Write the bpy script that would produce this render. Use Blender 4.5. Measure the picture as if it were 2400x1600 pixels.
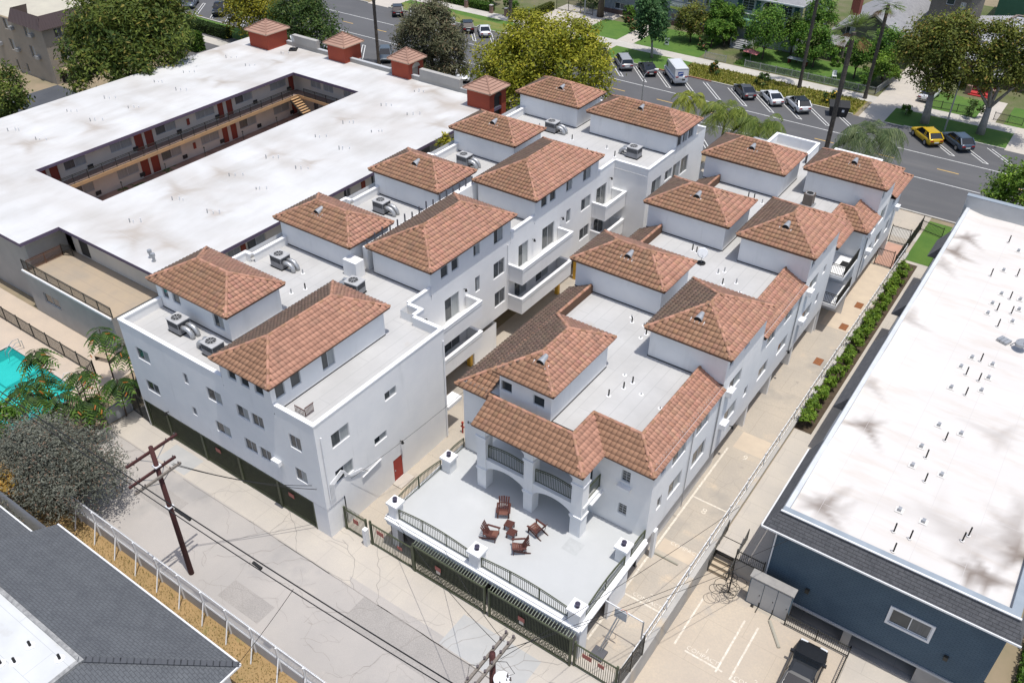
import bpy, bmesh, math, random
import numpy as np
from mathutils import Vector, Matrix
random.seed(7); rng = np.random.default_rng(11)
for o in list(bpy.data.objects): bpy.data.objects.remove(o)
S = bpy.context.scene; C = S.collection
# ---------------- camera (solved from the vanishing points of the photograph; metres, z = 0 is the alley) -------------
CAM = Vector((0.0, 0.0, 44.0)); YAW, PIT, ROL = math.radians(-34.8238), math.radians(36.5672), math.radians(-0.6027)
fw = Vector((math.sin(YAW)*math.cos(PIT), math.cos(YAW)*math.cos(PIT), -math.sin(PIT)))
rt = Vector((math.cos(YAW), -math.sin(YAW), 0)); dn = fw.cross(rt)
rt2 = rt*math.cos(ROL) + dn*math.sin(ROL); dn2 = -rt*math.sin(ROL) + dn*math.cos(ROL)
cd = bpy.data.cameras.new('camera'); cam = bpy.data.objects.new('camera', cd); C.objects.link(cam)
cam.matrix_world = Matrix(((rt2.x, -dn2.x, -fw.x, CAM.x), (rt2.y, -dn2.y, -fw.y, CAM.y), (rt2.z, -dn2.z, -fw.z, CAM.z), (0, 0, 0, 1)))
cd.sensor_fit = 'HORIZONTAL'; cd.sensor_width = 36.0; cd.lens = 36.0*2048.0/2400.0; cd.clip_start = 0.5; cd.clip_end = 3000
S.camera = cam
# ---------------- sky, sun, exposure -------------
sd = Vector((0.205, -0.05, 1.0)).normalized()
W = bpy.data.worlds.new('World'); S.world = W; W.use_nodes = True
nt = W.node_tree; nt.nodes.clear()
sky = nt.nodes.new('ShaderNodeTexSky'); sky.sky_type = 'NISHITA'; sky.sun_disc = False
sky.sun_elevation = math.asin(sd.z); sky.sun_rotation = math.atan2(sd.x, sd.y); sky.air_density = 1.0; sky.dust_density = 2.0; sky.ozone_density = 1.0
bg = nt.nodes.new('ShaderNodeBackground'); bg.inputs[1].default_value = 0.15
wo = nt.nodes.new('ShaderNodeOutputWorld'); nt.links.new(sky.outputs[0], bg.inputs[0]); nt.links.new(bg.outputs[0], wo.inputs[0])
sl = bpy.data.lights.new('sun', 'SUN'); sl.energy = 3.55; sl.angle = math.radians(0.53); sl.color = (1.0, 0.965, 0.91)
so = bpy.data.objects.new('sun', sl); C.objects.link(so); so.location = (0, 40, 120)
so.rotation_mode = 'QUATERNION'; so.rotation_quaternion = sd.to_track_quat('Z', 'Y')
S.view_settings.view_transform = 'Standard'; S.view_settings.look = 'None'; S.view_settings.exposure = 0.07; S.view_settings.gamma = 1.0
S.view_settings.use_curve_mapping = False
S.render.engine = 'CYCLES'; S.cycles.max_bounces = 6; S.cycles.diffuse_bounces = 4; S.cycles.glossy_bounces = 2; S.cycles.transmission_bounces = 2; S.cycles.transparent_max_bounces = 6
S.cycles.caustics_reflective = False; S.cycles.caustics_refractive = False; S.cycles.use_denoising = True
# ---------------- materials -------------
MT = {}
def srgb(h):
    h = h.lstrip('#'); v = [int(h[i:i+2], 16)/255 for i in (0, 2, 4)]
    return tuple(c/12.92 if c <= .04045 else ((c+.055)/1.055)**2.4 for c in v)
def _mix(nt, a, b, fac, mode='MIX'):
    n = nt.nodes.new('ShaderNodeMix'); n.data_type = 'RGBA'; n.blend_type = mode
    for sock, val in ((6, a), (7, b), (0, fac)):
        if hasattr(val, 'links') or hasattr(val, 'is_linked'): nt.links.new(val, n.inputs[sock])
        else: n.inputs[sock].default_value = (*val, 1) if sock else val
    return n.outputs[2]
def _noise(nt, pos, scale, detail=4, lo=.35, hi=.65, stretch=None):
    if stretch:
        mp = nt.nodes.new('ShaderNodeMapping'); mp.inputs['Scale'].default_value = stretch; nt.links.new(pos, mp.inputs[0]); pos = mp.outputs[0]
    n = nt.nodes.new('ShaderNodeTexNoise'); n.inputs['Scale'].default_value = scale; n.inputs['Detail'].default_value = detail; n.inputs['Roughness'].default_value = .6
    nt.links.new(pos, n.inputs['Vector'])
    r = nt.nodes.new('ShaderNodeMapRange'); r.inputs[1].default_value = lo; r.inputs[2].default_value = hi; nt.links.new(n.outputs[0], r.inputs[0])
    return r.outputs[0]
def mat(name, col, c2=None, scale=.4, fine=None, fscale=14, rough=.85, metal=0, bump=0, bscale=30, attr=None, spec=.3, stretch=None, lines=None, patch=None, emit=None, trans=0, lo=.35, hi=.65, mul=False):
    """col/c2 mixed by soft noise, fine = second grain colour, attr = colour attribute multiplied in, lines = (w,h,colour,thick,rot) joint grid, patch=(colour,scale,lo,hi)"""
    if name in MT: return MT[name]
    m = bpy.data.materials.new(name); m.use_nodes = True; nt = m.node_tree; b = nt.nodes['Principled BSDF']
    g = nt.nodes.new('ShaderNodeNewGeometry'); pos = g.outputs['Position']
    c = None
    if attr:
        a = nt.nodes.new('ShaderNodeAttribute'); a.attribute_name = attr; c = a.outputs[0]
    else: c = col
    if c2 and mul: c = _mix(nt, c, _mix(nt, (1, 1, 1), c2, _noise(nt, pos, scale, 6, lo, hi, stretch)), 1.0, 'MULTIPLY')
    elif c2: c = _mix(nt, c, c2, _noise(nt, pos, scale, 5, lo, hi, stretch))
    if patch:
        for pt in (patch if isinstance(patch[0][0], (tuple, list)) else [patch]): c = _mix(nt, c, pt[0], _noise(nt, pos, pt[1], 6, pt[2], pt[3], pt[4] if len(pt) > 4 else None))
    if fine:
        f = _noise(nt, pos, fscale, 3, .3, .7); mm = nt.nodes.new('ShaderNodeMath'); mm.operation = 'MULTIPLY'; mm.inputs[1].default_value = .5; nt.links.new(f, mm.inputs[0])
        c = _mix(nt, c, fine, mm.outputs[0])
    if lines:
        lw, lh, lc, th, rot = lines
        mp = nt.nodes.new('ShaderNodeMapping'); mp.inputs['Rotation'].default_value = rot; nt.links.new(pos, mp.inputs[0])
        br = nt.nodes.new('ShaderNodeTexBrick'); br.offset = .5; br.inputs['Scale'].default_value = 1; br.inputs['Brick Width'].default_value = lw; br.inputs['Row Height'].default_value = lh
        br.inputs['Mortar Size'].default_value = th; br.inputs['Mortar Smooth'].default_value = .2; nt.links.new(mp.outputs[0], br.inputs['Vector'])
        c = _mix(nt, c, lc, br.outputs['Fac'])
    if hasattr(c, 'links') or hasattr(c, 'is_linked'): nt.links.new(c, b.inputs['Base Color'])
    else: b.inputs['Base Color'].default_value = (*c, 1)
    b.inputs['Roughness'].default_value = rough; b.inputs['Metallic'].default_value = metal; b.inputs['Specular IOR Level'].default_value = spec
    if emit: b.inputs['Emission Color'].default_value = (*emit[0], 1); b.inputs['Emission Strength'].default_value = emit[1]
    if bump:
        n = nt.nodes.new('ShaderNodeTexNoise'); n.inputs['Scale'].default_value = bscale; n.inputs['Detail'].default_value = 3; nt.links.new(pos, n.inputs['Vector'])
        bp = nt.nodes.new('ShaderNodeBump'); bp.inputs['Strength'].default_value = bump; bp.inputs['Distance'].default_value = .03; nt.links.new(n.outputs[0], bp.inputs['Height']); nt.links.new(bp.outputs[0], b.inputs['Normal'])
    if trans:
        tr = nt.nodes.new('ShaderNodeBsdfTranslucent'); mx = nt.nodes.new('ShaderNodeMixShader'); mx.inputs[0].default_value = trans
        out = nt.nodes['Material Output']; nt.links.new(b.outputs[0], mx.inputs[1]); nt.links.new(tr.outputs[0], mx.inputs[2]); nt.links.new(mx.outputs[0], out.inputs[0])
        if hasattr(c, 'links') or hasattr(c, 'is_linked'): nt.links.new(c, tr.inputs[0])
        else: tr.inputs[0].default_value = (*c, 1)
    MT[name] = m
    return m
# ---------------- mesh building -------------
SPLIT = {'parapet', 'coping', 'wall', 'garage_pier', 'downpipe', 'moulding', 'gutter', 'garage_wall', 'string_course', 'edge_beam', 'mansard', 'fascia', 'soffit', 'porch_pier', 'walkway_beam', 'porch_recess', 'stair_stringer', 'roof_deck', 'walkway_deck', 'plank', 'bollard_bracket', 'porch_step', 'hip_cap', 'pillar', 'brace', 'print', 'window_trim', 'eave_board'}
class MB:
    def __init__(s): s.v = []; s.f = []; s.c = None
    def quad(s, *p):
        n = len(s.v); s.v += [tuple(q) for q in p]; s.f.append(tuple(range(n, n+len(p)))); return s
    def box(s, x0, x1, y0, y1, z0, z1):
        n = len(s.v); s.v += [(x, y, z) for z in (z0, z1) for y in (y0, y1) for x in (x0, x1)]
        s.f += [tuple(n+i for i in q) for q in ((0, 2, 3, 1), (4, 5, 7, 6), (0, 1, 5, 4), (2, 6, 7, 3), (0, 4, 6, 2), (1, 3, 7, 5))]; return s
    def bar(s, a, b, w, h=None, up=(0, 0, 1)):
        """rectangular bar from a to b, w wide and h high"""
        a, b = Vector(a), Vector(b); d = (b-a)
        if d.length < 1e-6: return s
        d.normalize(); u = Vector(up)
        if abs(d.dot(u)) > .99: u = Vector((0, 1, 0))
        r = d.cross(u).normalized()*(w/2); u = r.cross(d).normalized()*((h or w)/2)
        n = len(s.v)
        for p in (a, b): s.v += [tuple(p-r-u), tuple(p+r-u), tuple(p+r+u), tuple(p-r+u)]
        s.f += [tuple(n+i for i in q) for q in ((0, 3, 2, 1), (4, 5, 6, 7), (0, 1, 5, 4), (1, 2, 6, 5), (2, 3, 7, 6), (3, 0, 4, 7))]; return s
    def tube(s, pts, rad, seg=8, cap=True):
        pts = [Vector(p) for p in pts]; k = len(pts); rad = rad if isinstance(rad, (list, tuple)) else [rad]*k
        n = len(s.v); ref = None
        for i, p in enumerate(pts):
            d = (pts[min(i+1, k-1)]-pts[max(i-1, 0)]).normalized()
            if ref is None: ref = Vector((0, 0, 1)) if abs(d.z) < .9 else Vector((1, 0, 0))
            r = d.cross(ref).normalized(); u = r.cross(d).normalized(); ref = u if abs(d.dot(u)) < .9 else ref
            for j in range(seg):
                t = 2*math.pi*j/seg; s.v.append(tuple(p+r*math.cos(t)*rad[i]+u*math.sin(t)*rad[i]))
        for i in range(k-1):
            for j in range(seg):
                a = n+i*seg+j; b = n+i*seg+(j+1) % seg; s.f.append((a, b, b+seg, a+seg))
        if cap: s.f.append(tuple(n+j for j in range(seg))[::-1]); s.f.append(tuple(n+(k-1)*seg+j for j in range(seg)))
        return s
    def cyl(s, x, y, z0, z1, r, r2=None, seg=12): return s.tube([(x, y, z0), (x, y, z1)], [r, r if r2 is None else r2], seg)
    def prism(s, poly, z0, z1):
        n = len(s.v); k = len(poly); s.v += [(x, y, z0) for x, y in poly]+[(x, y, z1) for x, y in poly]
        s.f.append(tuple(n+i for i in range(k))[::-1]); s.f.append(tuple(n+k+i for i in range(k)))
        for i in range(k): j = (i+1) % k; s.f.append((n+i, n+j, n+k+j, n+k+i))
        return s
    def add(s, v, f):
        n = len(s.v); s.v += [tuple(p) for p in v]; s.f += [tuple(n+i for i in q) for q in f]; return s
    def wall(s, ax, c, a0, a1, z0, z1, holes=(), out=1, depth=.12):
        """plane ax=c seen from the side `out`, with rectangular holes (a0,a1,z0,z1) and their reveals"""
        us = sorted({a0, a1, *[h[0] for h in holes], *[h[1] for h in holes]}); zs = sorted({z0, z1, *[h[2] for h in holes], *[h[3] for h in holes]})
        us = [u for u in us if a0 <= u <= a1]; zs = [z for z in zs if z0 <= z <= z1]
        P = (lambda a, z, d=0: (c-out*d, a, z)) if ax == 'X' else (lambda a, z, d=0: (a, c-out*d, z))
        flip = (out > 0) == (ax == 'X')
        def q(*p): s.quad(*(p if flip else p[::-1]))
        for i in range(len(us)-1):
            for j in range(len(zs)-1):
                cu, cz = (us[i]+us[i+1])/2, (zs[j]+zs[j+1])/2
                if any(h[0] < cu < h[1] and h[2] < cz < h[3] for h in holes): continue
                q(P(us[i], zs[j]), P(us[i+1], zs[j]), P(us[i+1], zs[j+1]), P(us[i], zs[j+1]))
        for h in holes:
            b0, b1, y0, y1 = h
            q(P(b0, y0), P(b0, y0, depth), P(b1, y0, depth), P(b1, y0)); q(P(b0, y1), P(b1, y1), P(b1, y1, depth), P(b0, y1, depth))
            q(P(b0, y0), P(b0, y1), P(b0, y1, depth), P(b0, y0, depth)); q(P(b1, y0), P(b1, y0, depth), P(b1, y1, depth), P(b1, y1))
        return s
    def sheet(s, x0, x1, y0, y1, z, holes=()):
        holes = [(max(h[0], x0), min(h[1], x1), max(h[2], y0), min(h[3], y1)) for h in holes]; holes = [h for h in holes if h[1] > h[0] and h[3] > h[2]]
        xs = sorted({x0, x1, *[h[0] for h in holes], *[h[1] for h in holes]}); ys = sorted({y0, y1, *[h[2] for h in holes], *[h[3] for h in holes]})
        for i in range(len(xs)-1):
            for j in range(len(ys)-1):
                cx, cy = (xs[i]+xs[i+1])/2, (ys[j]+ys[j+1])/2
                if any(h[0] < cx < h[1] and h[2] < cy < h[3] for h in holes): continue
                s.quad((xs[i], ys[j], z), (xs[i+1], ys[j], z), (xs[i+1], ys[j+1], z), (xs[i], ys[j+1], z))
        return s
    def mesh(s, name, m, smooth=False):
        me = bpy.data.meshes.new(name); me.from_pydata(s.v, [], s.f)
        if m: me.materials.append(m)
        if smooth: me.shade_smooth()
        return me
    def islands(s):
        key = {}; par = list(range(len(s.v)))
        def fd(i):
            while par[i] != i: par[i] = par[par[i]]; i = par[i]
            return i
        for i, p in enumerate(s.v):
            k = (round(p[0], 3), round(p[1], 3), round(p[2], 3))
            if k in key: par[fd(i)] = fd(key[k])
            else: key[k] = i
        for f in s.f:
            for j in f[1:]: par[fd(j)] = fd(f[0])
        out = {}
        for f in s.f: out.setdefault(fd(f[0]), []).append(f)
        return list(out.values())
    def build(s, name, m, parent=None, smooth=False):
        if name in SPLIT and parent is not None:
            isl = s.islands()
            if len(isl) > 1:
                for fs in isl:
                    ids = sorted({i for f in fs for i in f}); mp = {i: k for k, i in enumerate(ids)}; q = MB(); q.v = [s.v[i] for i in ids]; q.f = [tuple(mp[i] for i in f) for f in fs]
                    o = bpy.data.objects.new(name, q.mesh(name, m, smooth)); C.objects.link(o); o.parent = parent
                return o
        o = bpy.data.objects.new(name, s.mesh(name, m, smooth)); C.objects.link(o); o.parent = parent; return o
def tag(o, label=None, cat=None, group=None, kind=None):
    if label: o['label'] = label
    if cat: o['category'] = cat
    if group: o['group'] = group
    if kind: o['kind'] = kind
    return o
def empty(name, loc=(0, 0, 0), rz=0, label=None, cat=None, group=None):
    o = bpy.data.objects.new(name, None); C.objects.link(o); o.location = loc; o.rotation_euler = (0, 0, rz); o.empty_display_size = .3
    return tag(o, label, cat, group)
def struct(name, mb, m): return tag(mb.build(name, m), kind='structure')
def copy_tree(o, parent=None):
    c = o.copy(); C.objects.link(c); c.parent = parent
    for ch in o.children: copy_tree(ch, c)
    return c
def colmesh(name, V, F, cols, m, parent=None, per=4, smooth=False):
    """numpy mesh; V (n,3), F (k,per), cols (k,3) per face colour"""
    me = bpy.data.meshes.new(name); k = len(F)
    me.vertices.add(len(V)); me.vertices.foreach_set('co', np.asarray(V, np.float32).ravel())
    me.loops.add(k*per); me.loops.foreach_set('vertex_index', np.asarray(F, np.int32).ravel())
    me.polygons.add(k); me.polygons.foreach_set('loop_start', np.arange(0, k*per, per, dtype=np.int32)); me.polygons.foreach_set('loop_total', np.full(k, per, np.int32))
    at = me.color_attributes.new('Col', 'FLOAT_COLOR', 'CORNER')
    cc = np.ones((k, per, 4), np.float32); cc[:, :, :3] = np.asarray(cols, np.float32)[:, None, :]
    at.data.foreach_set('color', cc.ravel())
    me.materials.append(m); me.update(calc_edges=True); me.validate()
    if smooth: me.shade_smooth()
    o = bpy.data.objects.new(name, me); C.objects.link(o); o.parent = parent; return o
# common materials
stucco = mat('stucco', (.83, .825, .81), (.77, .77, .765), .5, rough=.92, bump=.35, bscale=16, patch=[((.68, .68, .665), .9, .60, .85, (1, 1, .18)), ((.72, .715, .70), 3.0, .62, .8, (1, 1, .08))])
stucco_trim = mat('stucco_trim', (.82, .82, .82), (.76, .76, .76), 1.2, rough=.9, bump=.1)
deckm = mat('roof_membrane', (.49, .485, .475), (.43, .425, .415), .35, rough=.95, bump=.15, bscale=60, lines=(9.0, .95, (.36, .36, .355), .016, (0, 0, math.pi/2)), patch=((.42, .37, .31), .22, .66, .8))
concrete = mat('concrete', (.50, .435, .35), (.42, .375, .315), .3, fine=(.33, .30, .265), fscale=9, rough=.9, bump=.1, patch=[((.30, .28, .25), .16, .54, .68), ((.58, .475, .35), .45, .58, .72), ((.25, .23, .205), 1.1, .66, .76)], lines=(5.2, 3.1, (.33, .29, .24), .012, (0, 0, 0)))
concrete_pale = mat('concrete_pale', (.53, .48, .41), (.47, .43, .38), .5, fine=(.41, .38, .34), fscale=12, rough=.9, lines=(2.9, 1.6, (.36, .33, .29), .012, (0, 0, 0)))
dark_metal = mat('dark_iron', (.035, .035, .03), rough=.5, spec=.4)
green_metal = mat('olive_iron', (.075, .09, .045), (.06, .07, .04), 3, rough=.5, spec=.4)
white_metal = mat('white_metal', (.74, .75, .76), (.66, .67, .68), 2, rough=.5)
galv = mat('galvanised_metal', (.42, .43, .44), (.34, .35, .36), 3, rough=.45, metal=.4)
glass = mat('window_glass', (.028, .036, .042), (.05, .06, .065), .8, rough=.08, spec=.6)
blind = mat('window_blind', (.36, .38, .38), (.26, .28, .285), 2.2, rough=.35, spec=.5, stretch=(8, 8, .3))
blinddark = mat('window_blind_dark', (.12, .13, .135), (.08, .085, .09), 2.2, rough=.2, spec=.5, stretch=(8, 8, .3))
winframe = mat('window_frame', (.50, .51, .52), rough=.5)
winframe_white = mat('window_frame_white', (.75, .75, .75), rough=.5)
darkvoid = mat('garage_dark', (.06, .055, .05), (.04, .038, .035), .5, rough=.9)  # near-black colour stands for the shade inside garages and recesses
def window(parent, ax, c, a0, a1, z0, z1, out=1, style='slide', fm=None, depth=.12, name='window'):
    """a window set into a hole of `wall`: frame > panes"""
    d0, d1 = depth-.05, depth-.005; t = .055
    P = (lambda a, d, z: (c-out*d, a, z)) if ax == 'X' else (lambda a, d, z: (a, c-out*d, z))
    def bx(mb, a, b, da, db, za, zb):
        p, q = P(a, da, za), P(b, db, zb); mb.box(min(p[0], q[0]), max(p[0], q[0]), min(p[1], q[1]), max(p[1], q[1]), za, zb)
    f = MB(); bx(f, a0, a1, d0, d1, z0, z0+t); bx(f, a0, a1, d0, d1, z1-t, z1); bx(f, a0, a0+t, d0, d1, z0+t, z1-t); bx(f, a1-t, a1, d0, d1, z0+t, z1-t)
    mid = (a0+a1)/2; n = 1 if style in ('one', 'grid') else 2
    if n == 2: bx(f, mid-t/2, mid+t/2, d0+.002, d1-.002, z0+t, z1-t)
    if style == 'grid':
        bx(f, mid-.012, mid+.012, d0+.01, d1-.002, z0+t, z1-t)
        for k in (1, 2, 3): zz = z0+(z1-z0)*k/4; bx(f, a0+t, a1-t, d0+.012, d1-.004, zz-.012, zz+.012)
    o = f.build(name, fm or winframe, parent)
    edges = [a0+t, a1-t] if n == 1 else [a0+t, mid-t/2, mid+t/2, a1-t]
    for k in range(n):
        p = MB(); a, b = edges[2*k], edges[2*k+1]; dd = depth-.03+.008*k
        bx(p, a, b, dd, dd+.006, z0+t, z1-t)
        mt = glass
        if style == 'slide' and k == 1: mt = random.choice([blind, blind, blinddark])
        if style == 'slideL' and k == 0: mt = blind
        if style == 'blind': mt = blind if k else blinddark
        if style == 'both': mt = blind
        p.build('pane', mt, o)
    return o
def windows(parent, ax, c, lst, out=1, **kw):
    for w in lst: window(parent, ax, c, w[0], w[1], w[2], w[3], out, w[4] if len(w) > 4 else 'slide', **kw)
def holes(lst): return [w[:4] for w in lst]
# ---------------- clay tile roofs -------------
tile_mat = mat('clay_tile', (1, 1, 1), rough=.85, attr='Col', c2=(.20, .14, .10), scale=.8, lo=.56, hi=.95, bump=.25, bscale=25, spec=.25)
tile_bed = mat('tile_bed', (.13, .075, .05), rough=.95)
TW, TE = .300, .375
_TX = np.array([-.47, -.27, 0, .27, .47])*TW; _TZ = np.array([.000, .030, .042, .030, .000])
TILE_V = np.array([[x, -.01, z+.046] for x, z in zip(_TX, _TZ)]+[[x, -.012, z+.062] for x, z in zip(_TX, _TZ)]+[[x, TE+.05, z+.006] for x, z in zip(_TX, _TZ)])
TILE_F = np.array([[i, i+1, i+6, i+5] for i in range(4)]+[[5+i, 6+i, 11+i, 10+i] for i in range(4)])
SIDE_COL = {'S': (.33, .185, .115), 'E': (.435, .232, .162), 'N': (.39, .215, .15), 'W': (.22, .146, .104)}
class Roofs:
    """collects the tiles of one building; the nearest 300 become objects, the others one field for each roof"""
    def __init__(s): s.t = []
    def slope(s, roof, side, p0, u, v, L, l1, r1, vmax, col=None, l0=0, r0=None):
        p0, u, v = Vector(p0), Vector(u).normalized(), Vector(v).normalized(); n = u.cross(v); r0 = L if r0 is None else r0
        rows = int(round(vmax/TE)); te = vmax/max(rows, 1); nc = max(1, int(round(L/TW))); tw = L/nc
        for r in range(rows):
            vc = (r+.5)*te; t = vc/vmax; lo = l0+(l1-l0)*t; hi = r0+(r1-r0)*t
            i0 = min(0, int(math.floor(min(l0, l1)/tw))-1); i1 = max(nc, int(math.ceil(max(r0, r1)/tw))+1)
            for i in range(i0, i1):
                uc = (i+.5)*tw
                if uc < lo-.04 or uc > hi+.04: continue
                s.t.append((roof, side, p0+u*uc+v*(r*te)+n*.018, u, v, n))
    def hip(s, parent, x0, x1, y0, y1, ze, k=.48, sides='SENW', name='hip_roof', cap=True, vents=()):
        hf = min(x1-x0, y1-y0)/2; zr = ze+hf*k; sl = hf*math.sqrt(1+k*k)
        rx0, rx1, ry0, ry1 = (x0+hf, x1-hf, (y0+y1)/2, (y0+y1)/2) if x1-x0 >= y1-y0 else ((x0+x1)/2, (x0+x1)/2, y0+hf, y1-hf)
        mb = MB(); e = .14
        A, B, Cc, D = (x0, y0, ze), (x1, y0, ze), (x1, y1, ze), (x0, y1, ze); R0, R1 = (rx0, ry0, zr), (rx1, ry1, zr)
        lo = [(p[0], p[1], p[2]-e) for p in (A, B, Cc, D)]
        if x1-x0 >= y1-y0: mb.quad(A, B, R1, R0); mb.quad(B, Cc, R1); mb.quad(Cc, D, R0, R1); mb.quad(D, A, R0)
        else: mb.quad(A, B, R0); mb.quad(B, Cc, R1, R0); mb.quad(Cc, D, R1); mb.quad(D, A, R0, R1)
        q = (A, B, Cc, D)
        for i in range(4): j = (i+1) % 4; mb.quad(q[j], q[i], lo[i], lo[j])
        mb.quad(*lo[::-1])
        roof = mb.build(name, tile_bed, parent)
        Lx, Ly = x1-x0, y1-y0; ov = .05
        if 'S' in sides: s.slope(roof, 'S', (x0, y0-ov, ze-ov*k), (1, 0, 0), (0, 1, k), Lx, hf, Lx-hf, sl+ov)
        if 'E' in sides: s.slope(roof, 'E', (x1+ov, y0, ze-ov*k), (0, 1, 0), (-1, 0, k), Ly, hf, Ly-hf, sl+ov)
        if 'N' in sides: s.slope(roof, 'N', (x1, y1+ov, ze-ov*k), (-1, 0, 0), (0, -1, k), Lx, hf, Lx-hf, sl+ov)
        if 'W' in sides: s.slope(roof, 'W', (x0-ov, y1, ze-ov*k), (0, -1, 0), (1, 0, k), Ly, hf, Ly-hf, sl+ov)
        caps = []
        for p, r in ((A, R0), (B, R1 if Lx >= Ly else R0), (Cc, R1), (D, R0 if Lx >= Ly else R1)): caps.append((p, r))
        caps.append((R0, R1)); ridge_caps(caps, roof)
        return roof
    def finish(s, cams=CAM, n=300):
        d = sorted(range(len(s.t)), key=lambda i: (s.t[i][2]-cams).length_squared); near = set(d[:n]); shared = {}
        far = {}
        for i, (roof, side, o, u, v, nn) in enumerate(s.t):
            if i in near:
                key = (side, random.randrange(4))
                if key not in shared:
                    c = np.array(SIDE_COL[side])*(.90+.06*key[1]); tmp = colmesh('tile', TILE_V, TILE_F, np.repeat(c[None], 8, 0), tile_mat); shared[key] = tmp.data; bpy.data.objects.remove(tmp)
                t = bpy.data.objects.new('tile', shared[key]); C.objects.link(t); t.parent = roof
                t.matrix_world = Matrix(((u.x, v.x, nn.x, o.x), (u.y, v.y, nn.y, o.y), (u.z, v.z, nn.z, o.z), (0, 0, 0, 1)))
            else: far.setdefault(roof.name, (roof, []))[1].append((side, o, u, v, nn))
        for roof, lst in far.values():
            O = np.array([t[1] for t in lst]); U = np.array([t[2] for t in lst]); V = np.array([t[3] for t in lst]); N = np.array([t[4] for t in lst]); k = len(lst)
            jx = rng.normal(0, .004, (k, 1)); tv = TILE_V
            vv = O[:, None]+tv[None, :, :1]*U[:, None]+tv[None, :, 1:2]*V[:, None]+(tv[None, :, 2:]+jx[:, None])*N[:, None]
            ff = TILE_F[None]+(np.arange(k)*len(tv))[:, None, None]
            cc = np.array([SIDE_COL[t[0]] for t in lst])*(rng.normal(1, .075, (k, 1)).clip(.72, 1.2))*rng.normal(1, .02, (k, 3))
            cc = np.repeat(cc, len(TILE_F), 0)
            tag(colmesh('tile_field', vv.reshape(-1, 3), ff.reshape(-1, 4), cc, tile_mat, roof), kind='stuff')
def ridge_caps(segs, roof, r=.105, step=.36):
    Vs, Fs, Cs = [], [], []; seg = 5
    for a, b in segs:
        a, b = Vector(a), Vector(b); d = b-a; L = d.length
        if L < .2: continue
        d.normalize(); side = d.cross(Vector((0, 0, 1))).normalized(); up = side.cross(d).normalized(); n = max(1, int(round(L/step))); st = L/n
        for i in range(n):
            p, q = a+d*(i*st)-d*.02, a+d*((i+1)*st)+d*.03; n0 = len(Vs); c = np.array(SIDE_COL['E'] if (i+len(Vs)) % 3 else SIDE_COL['S'])*random.uniform(.8, 1.1)
            for e, (pt, rr) in enumerate(((p, r*1.12), (q, r*.92))):
                for j in range(seg+1):
                    t = math.pi*j/seg; Vs.append(pt+side*math.cos(t)*rr+up*(math.sin(t)*rr+.035))
            for j in range(seg): Fs.append((n0+j, n0+j+1, n0+seg+2+j, n0+seg+1+j)); Cs.append(c)
    if Vs: tag(colmesh('ridge_tile', np.array([tuple(v) for v in Vs]), np.array(Fs), np.array(Cs), tile_mat, roof), kind='stuff')
def parapet(mb, cap, pts, z0, z1, t=.22, ins=1, capo=.035):
    """inner face and coping of a parapet along pts (outer line); ins = +1 keeps the inside on the left of travel"""
    for (ax, ay), (bx, by) in zip(pts[:-1], pts[1:]):
        d = Vector((bx-ax, by-ay, 0)); L = d.length; d.normalize(); n = Vector((-d.y, d.x, 0))*ins
        a, b = Vector((ax, ay, 0)), Vector((bx, by, 0)); ia, ib = a+n*t, b+n*t
        q = ((ia.x, ia.y, z0), (ib.x, ib.y, z0), (ib.x, ib.y, z1-.07), (ia.x, ia.y, z1-.07)); mb.quad(*(q if ins < 0 else q[::-1]))
        o0, o1 = a-n*capo, b-n*capo; i0, i1 = ia+n*capo, ib+n*capo
        pr = [(o0.x, o0.y), (o1.x, o1.y), (i1.x, i1.y), (i0.x, i0.y)]
        parapet.k = (getattr(parapet, 'k', 0)+1) % 7; zz = .003*parapet.k; cap.prism(pr if ins > 0 else pr[::-1], z1-.075-zz, z1+.02+zz)
# ---------------- roof equipment -------------
acm = mat('air_conditioner_casing', (.30, .30, .31), (.24, .24, .25), 4, rough=.5, metal=.2)
act = mat('air_conditioner_top', (.46, .46, .46), (.38, .38, .38), 3, rough=.5)
ductm = mat('duct_foil', (.50, .51, .52), (.36, .37, .38), 6, rough=.4, metal=.5, bump=.4, bscale=12)
black = mat('black_rubber', (.018, .018, .018), rough=.7)
def make_ac(loc, rz, label, duct=0):
    e = empty('air_conditioner', loc, rz, label, 'air conditioner', 'air conditioners on the flat roofs')
    MB().box(-.62, .62, -.52, .52, 0, .09).build('skid', black, e)
    b = MB().box(-.58, .58, -.48, .48, .09, 1.0); cb = b.build('cabinet', acm, e)
    g = MB()
    for k in range(7): zz = .55+k*.055; g.box(-.54, .54, -.487, -.481, zz, zz+.03); g.box(.581, .587, -.44, .44, zz, zz+.03)
    g.build('louvre', black, cb)
    MB().box(-.62, .62, -.52, .52, 1.0, 1.05).build('lid', act, e)
    f = MB().cyl(-.1, 0, 1.05, 1.07, .36, seg=18); fo = f.build('fan_opening', black, e)
    r = MB(); r.tube([(-.1+.37*math.cos(t), .37*math.sin(t), 1.075) for t in np.linspace(0, 2*math.pi, 19)], .02, 5, False)
    for k in range(4): t = k*math.pi/4; r.bar((-.1-.36*math.cos(t), -.36*math.sin(t), 1.08), (-.1+.36*math.cos(t), .36*math.sin(t), 1.08), .025, .02)
    r.cyl(-.1, 0, 1.06, 1.09, .09, seg=10); r.build('fan_guard', act, e)
    for k, (dy, dz) in enumerate(((.22, .62), (-.2, .58))):
        s = -1 if duct % 2 else 1
        MB().tube([(.55*s, dy, dz), (.85*s, dy+.05, dz+.05), (1.15*s, dy+.08, dz-.02), (1.4*s, dy+.1, .3), (1.45*s, dy+.1, .0)], .17, 10).build('duct', ductm, e, True)
    return e
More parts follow.
